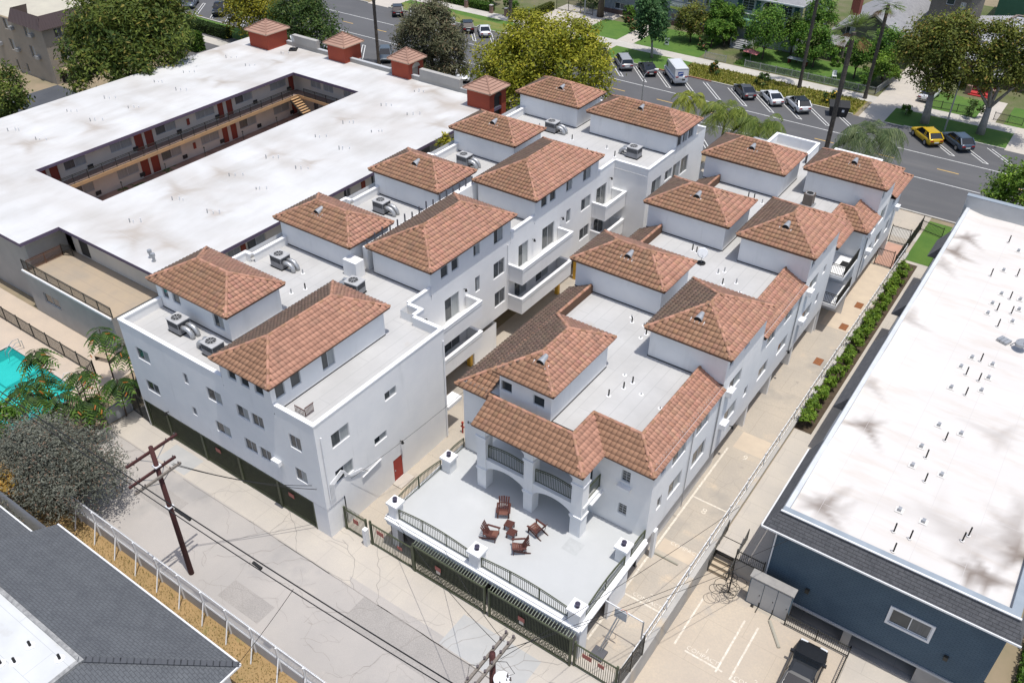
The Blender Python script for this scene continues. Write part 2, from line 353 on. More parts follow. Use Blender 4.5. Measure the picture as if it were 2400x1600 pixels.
def vent_pipe(parent, x, y, z, h=.5, r=.05, m=None):
    b = MB().cyl(x, y, z, z+.015, r*3.2, seg=10); b.build('flashing', stucco_trim, parent)
    MB().cyl(x, y, z, z+h, r, seg=8).build('vent_pipe', m or galv, parent)
flash_white = mat('flashing_white', (.74, .74, .74), rough=.5)
def roof_vent(parent, x, y, z, k=.48, ang=0):
    """half-round dormer vent on a south slope: apron, hood, louvre"""
    e = MB(); n = 8; w = .3; L = .62
    ca, sa = math.cos(ang), math.sin(ang)
    T = lambda a, b, c: (x+a*ca-b*sa, y+a*sa+b*ca, z+c)
    ap = MB().add([T(-.55, -.16, -.05-.16*k+.09), T(.55, -.16, -.05-.16*k+.09), T(.55, .12, .12*k+.06), T(-.55, .12, .12*k+.06)], [(0, 1, 2, 3)]).build('vent_apron', flash_white, parent)
    vs = []; fs = []
    for i in range(n+1):
        t = math.pi*i/n; vs += [T(w*math.cos(t), -.05, .05+w*1.05*math.sin(t)), T(w*.95*math.cos(t)*.6, L, .30+w*.5*math.sin(t))]
    for i in range(n): fs.append((2*i, 2*i+2, 2*i+3, 2*i+1))
    MB().add(vs, fs).build('vent_hood', galv, parent, True)
    lv = MB().add([T(w*.93*math.cos(math.pi*i/n), -.03, .05+w*.93*math.sin(math.pi*i/n)) for i in range(n+1)], [tuple(range(n+1))[::-1]]).build('vent_louvre', black, parent)
# ---------------- vehicles -------------
carglass = mat('car_glass', (.012, .014, .017), rough=.05, spec=.7); tyre_m = mat('tyre', (.018, .018, .018), rough=.85); rim_m = mat('wheel_rim', (.33, .34, .35), rough=.35, metal=.7); tail_m = mat('tail_light', (.30, .015, .015), rough=.25); head_m = mat('head_light', (.62, .64, .66), rough=.15); plate_m = mat('number_plate', (.6, .6, .58), rough=.6); carblk = mat('car_trim', (.02, .02, .02), rough=.6)
KIND = dict( # length, width, sections (x, z bottom, z top), glass house base x front/rear, roof x front/rear, roof z
    sedan=(4.75, 1.86, [(-2.37, .5, .7), (-2.33, .36, .86), (-2.2, .27, .97), (-1.7, .22, 1.0), (-.6, .2, .95), (.6, .2, .92), (1.1, .2, .88), (1.7, .22, .8), (2.1, .26, .72), (2.3, .34, .62), (2.37, .44, .55)], (-2.0, 1.2), (-.75, .2), 1.43),
    suv=(4.75, 1.94, [(-2.37, .55, .8), (-2.33, .42, .98), (-2.22, .35, 1.07), (-1.7, .3, 1.1), (-.6, .28, 1.06), (.7, .28, 1.03), (1.2, .28, 1.0), (1.8, .3, .93), (2.15, .34, .85), (2.32, .42, .74), (2.37, .52, .64)], (-2.25, 1.25), (-1.55, .25), 1.66),
    minivan=(5.1, 1.98, [(-2.55, .45, .85), (-2.5, .34, 1.1), (-1.7, .28, 1.12), (-.6, .26, 1.08), (1.1, .26, 1.05), (1.9, .28, .95), (2.4, .32, .8), (2.55, .45, .65)], (-2.42, 1.6), (-2.2, .7), 1.76),
    pickup=(5.7, 2.0, [(-2.85, .6, 1.0), (-2.8, .5, 1.15), (-1.2, .45, 1.17), (-.4, .42, 1.15), (1.1, .42, 1.15), (2.0, .42, 1.12), (2.7, .45, 1.05), (2.85, .6, .85)], (-.75, 1.15), (-.5, .5), 1.85),
    van=(5.9, 2.05, [(-2.95, .5, 1.3), (-2.92, .4, 1.45), (-1.5, .36, 1.45), (0, .36, 1.45), (1.6, .36, 1.4), (2.3, .38, 1.12), (2.8, .42, .95), (2.95, .5, .75)], (-2.9, 2.25), (-2.8, 1.3), 2.55))
def car(kind, colour, loc, rz, label, roofc=None, name='parked_car', group='cars parked along the street'):
    L, Wd, sec, gb, gr, zr = KIND[kind]; hw = Wd/2; e = empty(name, loc, rz, label, 'van' if kind == 'van' else 'car', group)
    pm_ = mat('paint_%s' % '_'.join('%d' % int(c*255) for c in colour), colour, rough=.28, spec=.55, metal=.15); b = MB(); ring = []
    for x, zb, zt in sec:
        f = 1-.10*max(0, abs(x)/(L/2)-.75)/.25; w = hw*f; h = zt-zb; ring.append([(x, s*yy*w, zb+zz*h) for s, lst in ((1, [(.86, 0), (.97, .22), (1, .5), (.97, .8), (.86, .99), (.45, 1.03)]), (-1, [(.45, 1.03), (.86, .99), (.97, .8), (1, .5), (.97, .22), (.86, 0)])) for yy, zz in lst])
    n = 12; vs = [p for r_ in ring for p in r_]; fs = [(i*n+j, (i+1)*n+j, (i+1)*n+(j+1) % n, i*n+(j+1) % n) for i in range(len(ring)-1) for j in range(n)]; fs += [tuple(range(n)), tuple((len(ring)-1)*n+j for j in range(n))[::-1]]
    b.add(vs, fs); bo = b.build('body', pm_, e, True)
    zb = np.interp([gb[0], gb[1]], [s[0] for s in sec], [s[2] for s in sec])+.0; wt = hw*(.76 if kind != 'van' else .9); wb = hw*.9
    g = [(gb[0], wb, zb[0]-.02), (gb[1], wb, zb[1]-.02), (gr[1], wt, zr-.05), (gr[0], wt, zr-.05)]
    gv = [(p[0], p[1], p[2]) for p in g]+[(p[0], -p[1], p[2]) for p in g]
    gl = MB().add(gv, [(0, 1, 2, 3), (7, 6, 5, 4), (1, 5, 6, 2), (4, 0, 3, 7), (3, 2, 6, 7)]); gl.build('glass', carglass if kind != 'van' else pm_, e)
    rp = mat('roof_%s' % '_'.join('%d' % int(c*255) for c in roofc), roofc, rough=.25, spec=.5) if roofc else pm_
    rv = [(gr[0]-.06, wt*.99, zr-.06), (gr[1]+.05, wt*.97, zr-.06), (gr[1]-.15, wt*.75, zr), (gr[0]+.1, wt*.75, zr)]; r = MB().add([(p[0], p[1], p[2]) for p in rv]+[(p[0], -p[1], p[2]) for p in rv], [(0, 1, 2, 3), (7, 6, 5, 4), (3, 2, 6, 7), (1, 5, 6, 2), (4, 0, 3, 7)]).build('roof', rp, e)
    pl = MB()
    for s in (1, -1):
        pl.bar((gb[1], s*wb, zb[1]), (gr[1], s*wt, zr-.05), .07, .06); pl.bar((gb[0], s*wb, zb[0]), (gr[0], s*wt, zr-.05), .12, .08); xm = (gr[0]+gr[1])/2-.1; pl.bar((xm, s*wb*1.0, (zb[0]+zb[1])/2), (xm, s*wt*1.0, zr-.06), .09, .04)
        if kind in ('suv', 'minivan'): pl.bar((gr[0]+.55, s*wb*1.0, zb[0]), (gr[0]+.55, s*wt, zr-.06), .09, .04)
    pl.build('pillar', pm_, e)
    if kind == 'van':
        MB().add([(gb[1]+.02, .82, zb[1]+.1), (gb[1]+.02, -.82, zb[1]+.1), (gr[1]+.32, -.78, zr-.45), (gr[1]+.32, .78, zr-.45)], [(0, 1, 2, 3)]).build('windscreen', carglass, e)
        for s in (1, -1): MB().box(1.0, 1.75, s*hw*.93-.01, s*hw*.93+.01, 1.5, 2.05).build('side_window', carglass, e); MB().box(-2.8, 2.0, s*(hw+.004)-.008, s*(hw+.004)+.008, 1.12, 1.2).build('stripe', mat('stripe_blue', (.03, .07, .28), rough=.5), e)
        MB().box(-2.97, -2.955, -.2, .55, 1.55, 2.05).build('emblem', mat('emblem_blue', (.02, .07, .30), rough=.5), e); MB().add([(-2.975, .5, 1.68), (-2.975, -.12, 1.85), (-2.975, -.14, 1.95), (-2.975, .45, 1.84)], [(0, 1, 2, 3)]).build('emblem_streak', white_metal, e); MB().box(-2.975, -2.94, -.55, -.1, .85, 1.1).build('rear_window', carglass, e)
    wr = .34 if kind in ('sedan', 'minivan') else .38
    for x in (-L*.3, L*.31):
        for s in (1, -1): w_ = MB().tube([(x, s*(hw-.2), wr), (x, s*(hw+.01), wr)], wr, 16).build('wheel', tyre_m, e); MB().tube([(x, s*(hw-.01), wr), (x, s*(hw+.02), wr)], wr*.62, 12).build('rim', rim_m, w_)
    x0, x1 = -L/2, L/2; zt = sec[0][2]; zf = sec[-1][2]
    for s in (1, -1):
        MB().box(x0-.02, x0+.12, s*hw*.62-.2, s*hw*.62+.2, zt-.02, zt+.14).build('tail_light', tail_m, e); MB().box(x1-.22, x1-.02, s*hw*.62-.22, s*hw*.62+.2, zf-.02, zf+.1).build('head_light', head_m, e); MB().box(gb[1]-.3, gb[1]-.12, s*(hw+.02)-.1, s*(hw+.02)+.1, zb[1]+.02, zb[1]+.16).build('mirror', pm_, e)
    MB().box(x0-.03, x0+.02, -.28, .28, zt-.2, zt-.06).build('number_plate', plate_m, e); MB().box(x0-.02, x0+.1, -hw*.8, hw*.8, sec[0][1]-.08, sec[0][1]+.04).build('bumper', carblk, e); MB().box(x1-.06, x1+.015, -hw*.55, hw*.55, sec[-1][1]-.02, sec[-1][1]+.12).build('grille', carblk, e)
    if kind == 'pickup': MB().box(-2.7, -.95, -.82, .82, 1.17, 1.19).build('bed', carblk, e)
    return e
hF = math.atan2(4.8, -4.3); hN = math.atan2(-4.9, 4.0)
def far(k, c, x, lab, y=112.0, **kw): d = KIND[k][0]/2; return car(k, c, (x+math.cos(hF)*d, y+math.sin(hF)*d, .006), hF, lab, **kw)
def near(k, c, x, lab, y=94.0, **kw): d = KIND[k][0]/2; return car(k, c, (x-math.cos(hN)*d, y-math.sin(hN)*d, .006), hN, lab, **kw)
blk, dk, wh, sv, gy = (.014, .015, .017), (.03, .033, .04), (.66, .67, .68), (.33, .335, .345), (.075, .08, .09)
far('suv', dk, -101.9, 'black SUV with roof rails, farthest left across the street'); far('suv', wh, -98.0, 'white SUV with black roof half hidden by the eucalyptus', roofc=blk); far('sedan', sv, -90.6, 'silver car glimpsed right behind the eucalyptus crown'); far('suv', blk, -87.0, 'black SUV between eucalyptus and white sedan'); far('sedan', wh, -83.6, 'white sedan alone left of the broad yellow green tree')
far('minivan', blk, -61.9, 'black van partly hidden by the broad yellow green tree'); far('minivan', sv, -58.1, 'silver minivan parked beside the magnolia'); far('sedan', dk, -54.2, 'dark sedan behind the curved street lamp'); far('van', wh, -49.2, 'tall white mail van with blue emblem on its rear door', 111.3, name='mail_van'); far('sedan', gy, -39.2, 'dark grey car parked left of the white sedan'); far('sedan', wh, -35.3, 'white sedan in the middle of three cars by the meadow verge'); far('suv', wh, -31.5, 'white crossover with black roof parked next to the dumpster', roofc=blk, y=111.6)
far('suv', (.55, .36, .01), -14.9, 'yellow sporty SUV under the broad tree', 111.0); far('suv', (.06, .085, .12), -11.4, 'blue grey SUV parked beside the yellow one', 111.6)
near('pickup', (.02, .022, .03), -125.9, 'dark pickup truck at the near kerb beside the lawn strip'); near('suv', gy, -121.9, 'grey SUV at the near kerb next to the pickup'); near('minivan', (.10, .12, .15), -133.6, 'blue grey minivan at the top left by the path'); near('sedan', (.12, .15, .19), -137.4, 'blue grey sedan at the top left corner of the street'); near('sedan', (.05, .08, .14), -141.2, 'dark blue car cut by the top edge'); near('suv', wh, -74.2, 'white car with glass roof between eucalyptus and broad tree', roofc=(.3, .32, .33)); near('suv', (.09, .11, .13), -88.4, 'grey car behind the bare palm trunk', 93.6); near('suv', dk, -84.6, 'dark car just left of the third kiosk', 93.6)
car('suv', blk, (-119.6, 82.6, .01), 2.6, 'black car parked behind the leafy shrub row', group=None); car('suv', (.13, .13, .13), (-107.5, 50.6, .01), -.6, 'grey minivan in the parking lot at the left edge', group=None); car('sedan', wh, (-19.9, 127.6, .02), 1.5, 'white car on the driveway mostly hidden by the broad tree', group=None)
car('sedan', (.022, .024, .028), (-2.75, 33.2, -1.394), math.pi/2+.03, 'black convertible-like car at the bottom edge in the parking court', group=None, roofc=(.03, .032, .035))
bt = empty('awning', (-69.2, 96.6, 0), 0, 'bright blue covered scooter at the near kerb', 'scooter'); MB().add([(-.8, -.4, .1), (.8, -.4, .1), (.8, .4, .1), (-.8, .4, .1), (-.5, -.2, 1.1), (.55, -.2, 1.0), (.55, .2, 1.0), (-.5, .2, 1.1)], [(0, 1, 5, 4), (1, 2, 6, 5), (2, 3, 7, 6), (3, 0, 4, 7), (4, 5, 6, 7)]).build('cover', mat('tarp_blue', (.03, .22, .55), rough=.5), bt); MB().tube([(-.55, 0, .14), (-.55, .05, .14)], .14, 10).tube([(.6, 0, .14), (.6, .05, .14)], .14, 10).build('wheel', tyre_m, bt)
# ---------------- the setting: ground, roads, pavements -------------
earth = mat('bare_earth', (.30, .235, .16), (.22, .19, .12), .3, rough=.95)
alley_m = mat('old_asphalt', (.45, .415, .38), (.39, .365, .34), .25, fine=(.31, .295, .28), fscale=22, rough=.95, patch=[((.33, .315, .30), .2, .56, .70), ((.50, .455, .405), .5, .6, .8)], bump=.2, bscale=40)
street_m = mat('street_asphalt', (.105, .105, .11), (.085, .085, .09), .12, fine=(.14, .14, .14), fscale=30, rough=.9, patch=((.135, .13, .128), .3, .55, .8, (.15, 1, 1)))
paint_w = mat('road_paint_white', (.72, .72, .70), (.55, .55, .53), 3, rough=.7)
paint_y = mat('road_paint_yellow', (.62, .40, .12), rough=.7)
paint_old = mat('worn_paint', (.70, .66, .58), (.55, .48, .39), 6, rough=.8)
kerb_m = mat('kerb_concrete', (.48, .46, .42), (.38, .36, .33), 1.5, rough=.9)
red_kerb = mat('kerb_red', (.36, .15, .10), (.30, .18, .14), 2, rough=.8)
walk_m = mat('pavement_concrete', (.50, .47, .42), (.42, .40, .36), .4, rough=.9, lines=(1.5, 40, (.34, .32, .29), .012, (0, 0, 0)))
grass_m = mat('lawn', (.075, .155, .028), (.11, .19, .035), .5, fine=(.05, .11, .02), fscale=18, rough=.95, patch=((.24, .22, .07), .3, .62, .75))
dry_grass = mat('dry_lawn', (.34, .22, .10), (.25, .17, .07), .8, fine=(.42, .30, .16), fscale=16, rough=.95, patch=((.12, .15, .04), .55, .60, .70))
LOT = (-10.45, 30, -30, 38.1)
struct('ground', MB().sheet(-420, 300, -60, 520, 0, [LOT, (-67.4, -57.2, 15.2, 23.65)]), earth)
struct('alley', MB().sheet(-52.2, LOT[0], 16.0, 22.35, .004), alley_m)
struct('apron', MB().sheet(-52.1, LOT[0], 22.35, 26.6, .006), concrete_pale)
struct('apron', MB().add([(-26.3, 21.4, .008), (-19.0, 21.55, .008), (-19.0, 22.9, .008), (-28.0, 22.9, .008)], [(0, 1, 2, 3)]), alley_m)
struct('driveway', MB().sheet(-36, -26.4, 26.6, 92.4, .004), concrete)
struct('driveway', MB().sheet(-27.0, -10.62, 26.6, 92.4, .008), concrete)
struct('walkway', MB().sheet(-10.45, -6.9, 38.1, 88, .004), concrete_pale)
struct('road', MB().sheet(-420, 300, 92.6, 115.5, .004), street_m)
kb = MB()
kb.box(-420, 300, 92.35, 92.6, -.1, .13); struct('kerb', kb, kerb_m)
k2 = MB(); 
for a, b in ((-420, -112), (-107.2, -83.0), (-70.5, -56.9), (-46.5, -26.4), (-19.9, -7.9), (-2, 300)): k2.box(a, b, 115.5, 115.7, -.1, .14)
struct('kerb', k2, kerb_m)
k3 = MB()
for a, b in ((-56.9, -46.5),): k3.box(a, b, 115.5, 115.7, -.1, .145)
struct('kerb', k3, red_kerb)
struct('pavement', MB().sheet(-420, 300, 121.4, 123.9, .012), walk_m)
struct('pavement', MB().sheet(-420, -50.2, 84.6, 86.6, .012), walk_m)
struct('pavement', MB().sheet(-36, -6, 86.2, 88.2, .012), walk_m)
# lawns and parkway strips on the far side
lw = MB()
for x0, x1, y0, y1 in ((-107.2, -83.5, 115.7, 121.4), (-72.2, -66.6, 115.7, 121.4), (-65.2, -52.2, 115.7, 121.4), (-22.4, -7.9, 115.7, 121.4), (-73.6, -66.6, 123.9, 132.5), (-63.6, -52.5, 123.9, 134), (-19.5, -13.0, 123.9, 131), (-9.6, 4, 123.9, 131), (-133, -112, 88.4, 92.3), (-47, -28, 124.4, 134)): lw.sheet(x0, x1, y0, y1, .02)
struct('lawn', lw, grass_m)
struct('lawn', MB().sheet(-107.2, -83.5, 116.4, 119.6, .024), mat('lawn_dry', (.21, .20, .06), (.13, .18, .04), .35, fine=(.09, .13, .03), fscale=14, rough=.95, lo=.42, hi=.6))
struct('lawn', MB().sheet(-55, -17, 15.6-9.5, 15.95, .006), dry_grass)
dv = MB()
for x0, x1, y0, y1 in ((-83.5, -72.2, 115.7, 136), (-25.6, -19.4, 115.4, 141), (-112, -107.2, 115.4, 140), (-66.6, -65.2, 115.7, 121.4), (-66.6, -63.6, 123.9, 134), (-7.9, -2, 115.4, 140), (-13.0, -10.6, 123.9, 132), (-42, -30, 130.2, 131.4)): dv.sheet(x0, x1, y0, y1, .016)
struct('path', dv, concrete_pale)
struct('lawn', MB().sheet(-160, -76, 123.95, 170, .009).sheet(-76, 20, 124, 180, .0095), mat('yard_ground', (.10, .13, .04), (.20, .17, .11), .25, rough=1, fine=(.06, .08, .03), fscale=5))
# road markings
rm = MB()
for y in (101.45, 108.5): rm.sheet(-300, 200, y-.06, y+.06, .009)
def stall(x, y0, y1, dx, w=.55):
    for o in (0, w):
        a, b = (x+o, y0), (x+o+dx, y1); h = .075
        rm.quad((a[0]-h, a[1], .009), (a[0]+h, a[1], .009), (b[0]+h, b[1], .009), (b[0]-h, b[1], .009))
    lo, up = sorted(((y1-.05), (y1+.05))); rm.quad((x+dx-.07, lo, .0095), (x+dx+w+.07, lo, .0095), (x+dx+w+.07, up, .0095), (x+dx-.07, up, .0095))
for k in range(-14, 24):
    x = -47.42+k*3.77
    if -26.0 < x < -20.3 or -82.5 < x < -71 or -112 < x < -106 or -8 < x < -2: continue
    stall(x, 110.0, 114.8, -4.75) if False else None
    a0 = x; a1 = x+4.3
    for o in (0, .55):
        rm.quad((a0+o-.07, 114.85, .009), (a0+o+.07, 114.85, .009), (a1+o+.07, 110.05, .009), (a1+o-.07, 110.05, .009))
    rm.sheet(a1-.07, a1+.62, 109.98, 110.1, .0105)
for k in range(0, 26):
    x = -130.71+k*3.77
    if -34 < x < -26 or x > -14: continue
    for o in (0, .55):
        rm.quad((x+o-.07, 93.2, .009), (x+o+.07, 93.2, .009), (x+o-4.0+.07, 98.1, .009), (x+o-4.0-.07, 98.1, .009))
    rm.sheet(x-4.07, x-3.38, 98.05, 98.17, .0105)
struct('road_marking', rm, paint_w)
ym = MB()
for k in range(-18, 14): x = -99.7+k*7.3+50; ym.sheet(x, x+2.4, 105.05, 105.2, .009)
struct('road_marking', ym, paint_y)
# driveway bays beside the right-hand apartment block
dm = MB(); dm.sheet(-13.72, -13.58, 27.6, 47.3, .013); dm.sheet(-13.58, -11.0, 41.38, 41.5, .013); dm.sheet(-13.58, -11.0, 31.62, 31.74, .013)
struct('road_marking', dm, paint_old)
def lettering(txt, loc, size, rz, m, name='painted_lettering', ext=.001, rx=0, parent=None, align='CENTER'):
    cu = bpy.data.curves.new(name, 'FONT'); cu.body = txt; cu.size = size; cu.align_x = align; cu.align_y = 'CENTER'; cu.extrude = ext; cu.resolution_u = 2
    tmp = bpy.data.objects.new('tmp', cu); C.objects.link(tmp); dg = bpy.context.evaluated_depsgraph_get(); me = bpy.data.meshes.new_from_object(tmp.evaluated_get(dg)); bpy.data.objects.remove(tmp)
    me.name = name; me.materials.clear(); me.materials.append(m); o = bpy.data.objects.new(name, me); C.objects.link(o); o.location = loc; o.rotation_euler = (rx, 0, rz); o.parent = parent; return o
for t, x, y, s in (('9', -12.2, 47.0, .75), ('8', -12.4, 40.6, .75), ('7', -12.05, 32.35, .6), ('COMPACT', -12.0, 36.9, .42), ('COMPACT', -12.1, 31.98, .4)):
    tag(lettering(t, (x, y, .013), s, 0, paint_old, 'road_marking'), kind='structure')
# cracks, sealed joints and patches in the paving
crk = MB()
def crack(x, y, n, ang, z, w=.03, jit=.55, step=.35):
    for _ in range(n):
        ang2 = ang+random.uniform(-jit, jit); nx, ny = x+math.cos(ang2)*step*random.uniform(.6, 1.4), y+math.sin(ang2)*step*random.uniform(.6, 1.4); px, py = -(ny-y), nx-x; l = math.hypot(px, py); px, py = px/l*w*random.uniform(.3, 1)/2, py/l*w/2
        crk.quad((x-px, y-py, z), (nx-px, ny-py, z), (nx+px, ny+py, z), (x+px, y+py, z)); x, y = nx, ny
        if random.random() < .12 and n > 6: crack(x, y, n//3, ang+random.choice((-1, 1))*random.uniform(.6, 1.4), z, w*.7)
for k in range(9): crack(random.uniform(-46, -13), random.uniform(16.4, 21.8), random.randint(6, 16), random.uniform(0, 6.28), .0105, .02)
for k in range(8): crack(random.uniform(-27, -21), random.uniform(17.5, 21.4), random.randint(6, 12), random.uniform(0, 6.28), .0105, .016, .8)
for k in range(5): crack(random.uniform(-46, -20), 22.3, 40, 0 if k % 2 else math.pi, .0125, .05, .05)
for k in range(7): crack(random.uniform(-13.2, -11.2), random.uniform(30, 78), random.randint(5, 14), random.uniform(0, 6.28), .0135, .02)
for k in range(5): crack(random.uniform(-40, -12), random.uniform(22.6, 25.2), random.randint(4, 12), random.uniform(0, 6.28), .0125, .018)
struct('paving_crack', crk, mat('crack_dark', (.27, .25, .23), rough=1))
pa = MB()
for x0, x1, y0, y1 in ((-26.2, -17.2, 20.2, 22.3), (-33.5, -30.0, 17.2, 18.6), (-44.5, -41.0, 19.5, 21.0)): pa.sheet(x0, x1, y0, y1, .0085)
struct('asphalt_patch', pa, mat('patch_asphalt', (.36, .335, .31), (.41, .38, .35), .6, rough=.95, fine=(.17, .165, .16), fscale=14))
pc = MB()
for x0, x1, y0, y1 in ((-46.4, -43.4, 22.5, 24.2), (-20.5, -15.0, 22.4, 24.8)): pc.sheet(x0, x1, y0, y1, .0095)
struct('concrete_patch', pc, mat('patch_concrete', (.44, .435, .42), (.40, .40, .39), .8, rough=.9))
struct('concrete_patch', MB().sheet(-13.5, -11.2, 35.9, 37.0, .0115).sheet(-13.6, -11.1, 66.6, 79.3, .0115).sheet(-13.4, -11.2, 47.6, 49.6, .0115), mat('patch_tan', (.56, .47, .36), (.50, .42, .33), .8, rough=.9))
# ---------------- left-hand white apartment block -------------
def tower(parent, R, x0, x1, y0, y1, zd, ze, winS=(), winE=(), skipE=False, skipS=False, ov=.33, vent=None, sides='SENW'):
    """roof storey: stucco walls and a hip roof whose eaves are the given rectangle"""
    a, b, c, d = x0+ov, x1-ov, y0+ov, y1-ov; w = MB(); zt = ze-.02
    if not skipS: w.wall('Y', c, a, b, zd-.3, zt, holes(winS), -1)
    if not skipE: w.wall('X', b, c, d, zd-.3, zt, holes(winE), 1)
    w.wall('Y', d, a, b, zd-.3, zt, (), 1); w.wall('X', a, c, d, zd-.3, zt, (), -1)
    wo = w.build('wall', stucco, parent)
    if not skipS: windows(parent, 'Y', c, winS, -1)
    if not skipE: windows(parent, 'X', b, winE, 1)
    roof = R.hip(parent, x0, x1, y0, y1, ze, sides=sides)
    # dark flashing strip at the foot of the walls
    f = MB(); h = .06
    skipS or f.box(a-.03, b+.03, c-.04, c-.005, zd+.004, zd+h); skipE or f.box(b+.005, b+.04, c, d, zd+.004, zd+h); f.box(a-.04, a-.005, c, d, zd+.004, zd+h); f.build('flashing', black, parent)
    if vent: roof_vent(parent, vent[0], vent[1], ze+(vent[1]-y0)*.48)
    return roof
A = empty('apartment_building', (-40, 24.4, 0), 0, 'white stucco apartment block with nine red tiled roof towers above olive garage gates', 'building')
A.location = (0, 0, 0)
RA = Roofs(); ZD = 8.95; ZE = 11.2; ZP = 9.68
sw = [(-48.4, -47.0, 6.9, 7.92), (-48.4, -46.95, 4.1, 5.06), (-43.36, -42.9, 7.1, 7.98), (-43.36, -42.9, 4.35, 5.06), (-41.05, -39.6, 6.88, 7.92), (-40.97, -39.5, 4.1, 5.07), (-38.18, -37.04, 6.87, 7.9), (-36.78, -35.7, 6.87, 7.9), (-38.12, -36.98, 4.05, 5.07), (-36.67, -35.6, 4.05, 5.07), (-33.41, -32.4, 6.8, 7.94), (-33.42, -32.4, 4.04, 5.1)]
w = MB().wall('Y', 24.4, -49.6, -31.0, 2.65, ZP-.06, holes(sw), -1); w.build('wall', stucco, A); windows(A, 'Y', 24.4, sw, -1)
tw = [(-38.26, -37.5, 9.92, 10.63, 'one'), (-37.11, -36.32, 9.92, 10.63, 'one'), (-35.84, -35.05, 9.92, 10.63, 'one')]
MB().wall('Y', 24.4, -38.93, -34.4, ZP-.06, ZE, holes(tw), -1).build('wall', stucco, A); windows(A, 'Y', 24.4, tw, -1)
s1 = [(25.6, 27.1, 6.97, 8.1), (25.5, 27.05, 4.05, 5.13), (30.4, 31.5, 7.42, 8.1), (29.08, 30.25, 4.55, 5.15)]
dh = (30.56, 31.48, .06, 2.02)
MB().wall('X', -31.0, 26.0, 36.5, 0, 2.65, [dh], 1).wall('X', -31.0, 24.4, 36.5, 2.65, ZP-.06, holes(s1), 1).wall('Y', 36.5, -34.85, -31.0, 0, ZP-.06, (), 1).build('wall', stucco, A)
windows(A, 'X', -31.0, s1, 1)
doorm = mat('door_red', (.36, .045, .03), (.31, .04, .03), 1, rough=.6)
dr = MB().box(-31.10, -31.03, 30.58, 31.46, .06, 2.0).build('door', doorm, A); MB().box(-31.03, -30.97, 30.66, 30.74, .98, 1.04).build('handle', galv, dr)
MB().box(-30.98, -30.2, 30.3, 31.7, .01, .1).build('doorstep', concrete_pale, A)
ew3 = [(41.0, 41.85, 9.75, 10.7, 'one'), (42.25, 43.07, 9.75, 10.7, 'one'), (44.9, 45.7, 9.72, 10.68), (47.5, 48.7, 9.55, 10.75)]
ew2 = [(54.1, 55.0, 9.9, 10.78, 'one'), (55.4, 56.3, 9.9, 10.8, 'one'), (57.95, 58.9, 9.78, 10.8), (60.7, 62.0, 9.65, 10.75)]
emid = [(41.3, 43.0, 5.72, 7.75, 'slide'), (45.05, 45.64, 6.46, 7.83), (47.45, 48.93, 6.4, 7.85), (47.58, 49.03, 3.59, 5.01), (50.9, 52.3, 5.72, 7.85), (54.4, 56.25, 5.72, 7.85), (58.2, 58.85, 6.7, 7.95), (60.65, 62.25, 6.75, 7.95), (60.65, 62.3, 3.75, 4.95), (63.3, 65.1, 5.72, 7.95), (41.0, 43.0, 2.9, 4.75), (50.4, 52.2, 2.9, 4.8), (53.6, 55.6, 2.9, 4.8), (63.2, 65.1, 2.9, 4.8)]
MB().wall('X', -34.85, 36.5, 66.35, 2.5, ZP-.06, holes(emid), 1).wall('X', -34.85, 39.82, 49.75, ZP-.06, ZE, holes(ew3), 1).wall('X', -34.85, 53.15, 63.3, ZP-.06, ZE, holes(ew2), 1).build('wall', stucco, A)
windows(A, 'X', -34.85, emid+ew3+ew2, 1)
ne = [(67.3, 69.15, 6.7, 8.1), (69.95, 71.4, 7.05, 8.05), (71.6, 73.1, 6.4, 8.1), (73.3, 74.85, 6.4, 8.1), (67.4, 69.1, 3.8, 5.1), (71.6, 73.2, 3.8, 5.1)]
nt_ = [(71.85, 72.75, 9.8, 10.85, 'one'), (72.98, 74.0, 9.8, 10.85), (74.2, 75.3, 9.8, 10.85)]
MB().wall('Y', 66.35, -34.85, -31.35, 0, ZP-.06, (), -1).wall('X', -31.35, 66.35, 78.3, 0, ZP-.06, holes(ne), 1).wall('X', -31.35, 71.7, 76.1, ZP-.06, ZE, holes(nt_), 1).wall('Y', 78.3, -49.6, -31.35, 0, ZP-.06, (), 1).wall('X', -49.6, 24.4, 78.3, 0, ZP-.06, (), -1).build('wall', stucco, A)
windows(A, 'X', -31.35, ne+nt_, 1)
# ground storey: soffit, dark garage, columns between the openings
MB().sheet(-49.6, -34.85, 24.4, 66.35, 2.62).sheet(-34.85, -31.0, 24.4, 36.5, 2.62).build('soffit', stucco, A)
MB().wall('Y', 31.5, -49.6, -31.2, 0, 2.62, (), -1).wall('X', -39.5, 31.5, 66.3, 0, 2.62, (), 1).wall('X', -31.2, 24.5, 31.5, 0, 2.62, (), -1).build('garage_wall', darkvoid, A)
cream = mat('garage_cream', (.62, .52, .30), (.55, .46, .28), 1, rough=.9); ypaint = mat('column_yellow', (.72, .42, .06), (.6, .36, .06), 2, rough=.7)
MB().wall('X', -34.5, 44.3, 47.3, 0, 2.55, (), 1).wall('Y', 47.3, -39.4, -34.5, 0, 2.5, (), 1).wall('Y', 44.3, -39.4, -34.5, 0, 2.5, (), -1).build('garage_wall', stucco, A)
for y in (39.9, 44.05, 57.1, 60.2): MB().box(-34.95, -34.6, y-.16, y+.16, .01, 2.5).build('column', ypaint if y > 43 else cream, A)
MB().box(-32.3, -31.05, 24.45, 25.95, .01, 2.63).build('column', stucco, A)
MB().box(-31.9, -31.0, 36.6, 38.2, 2.3, 2.6).build('canopy', stucco_trim, A)
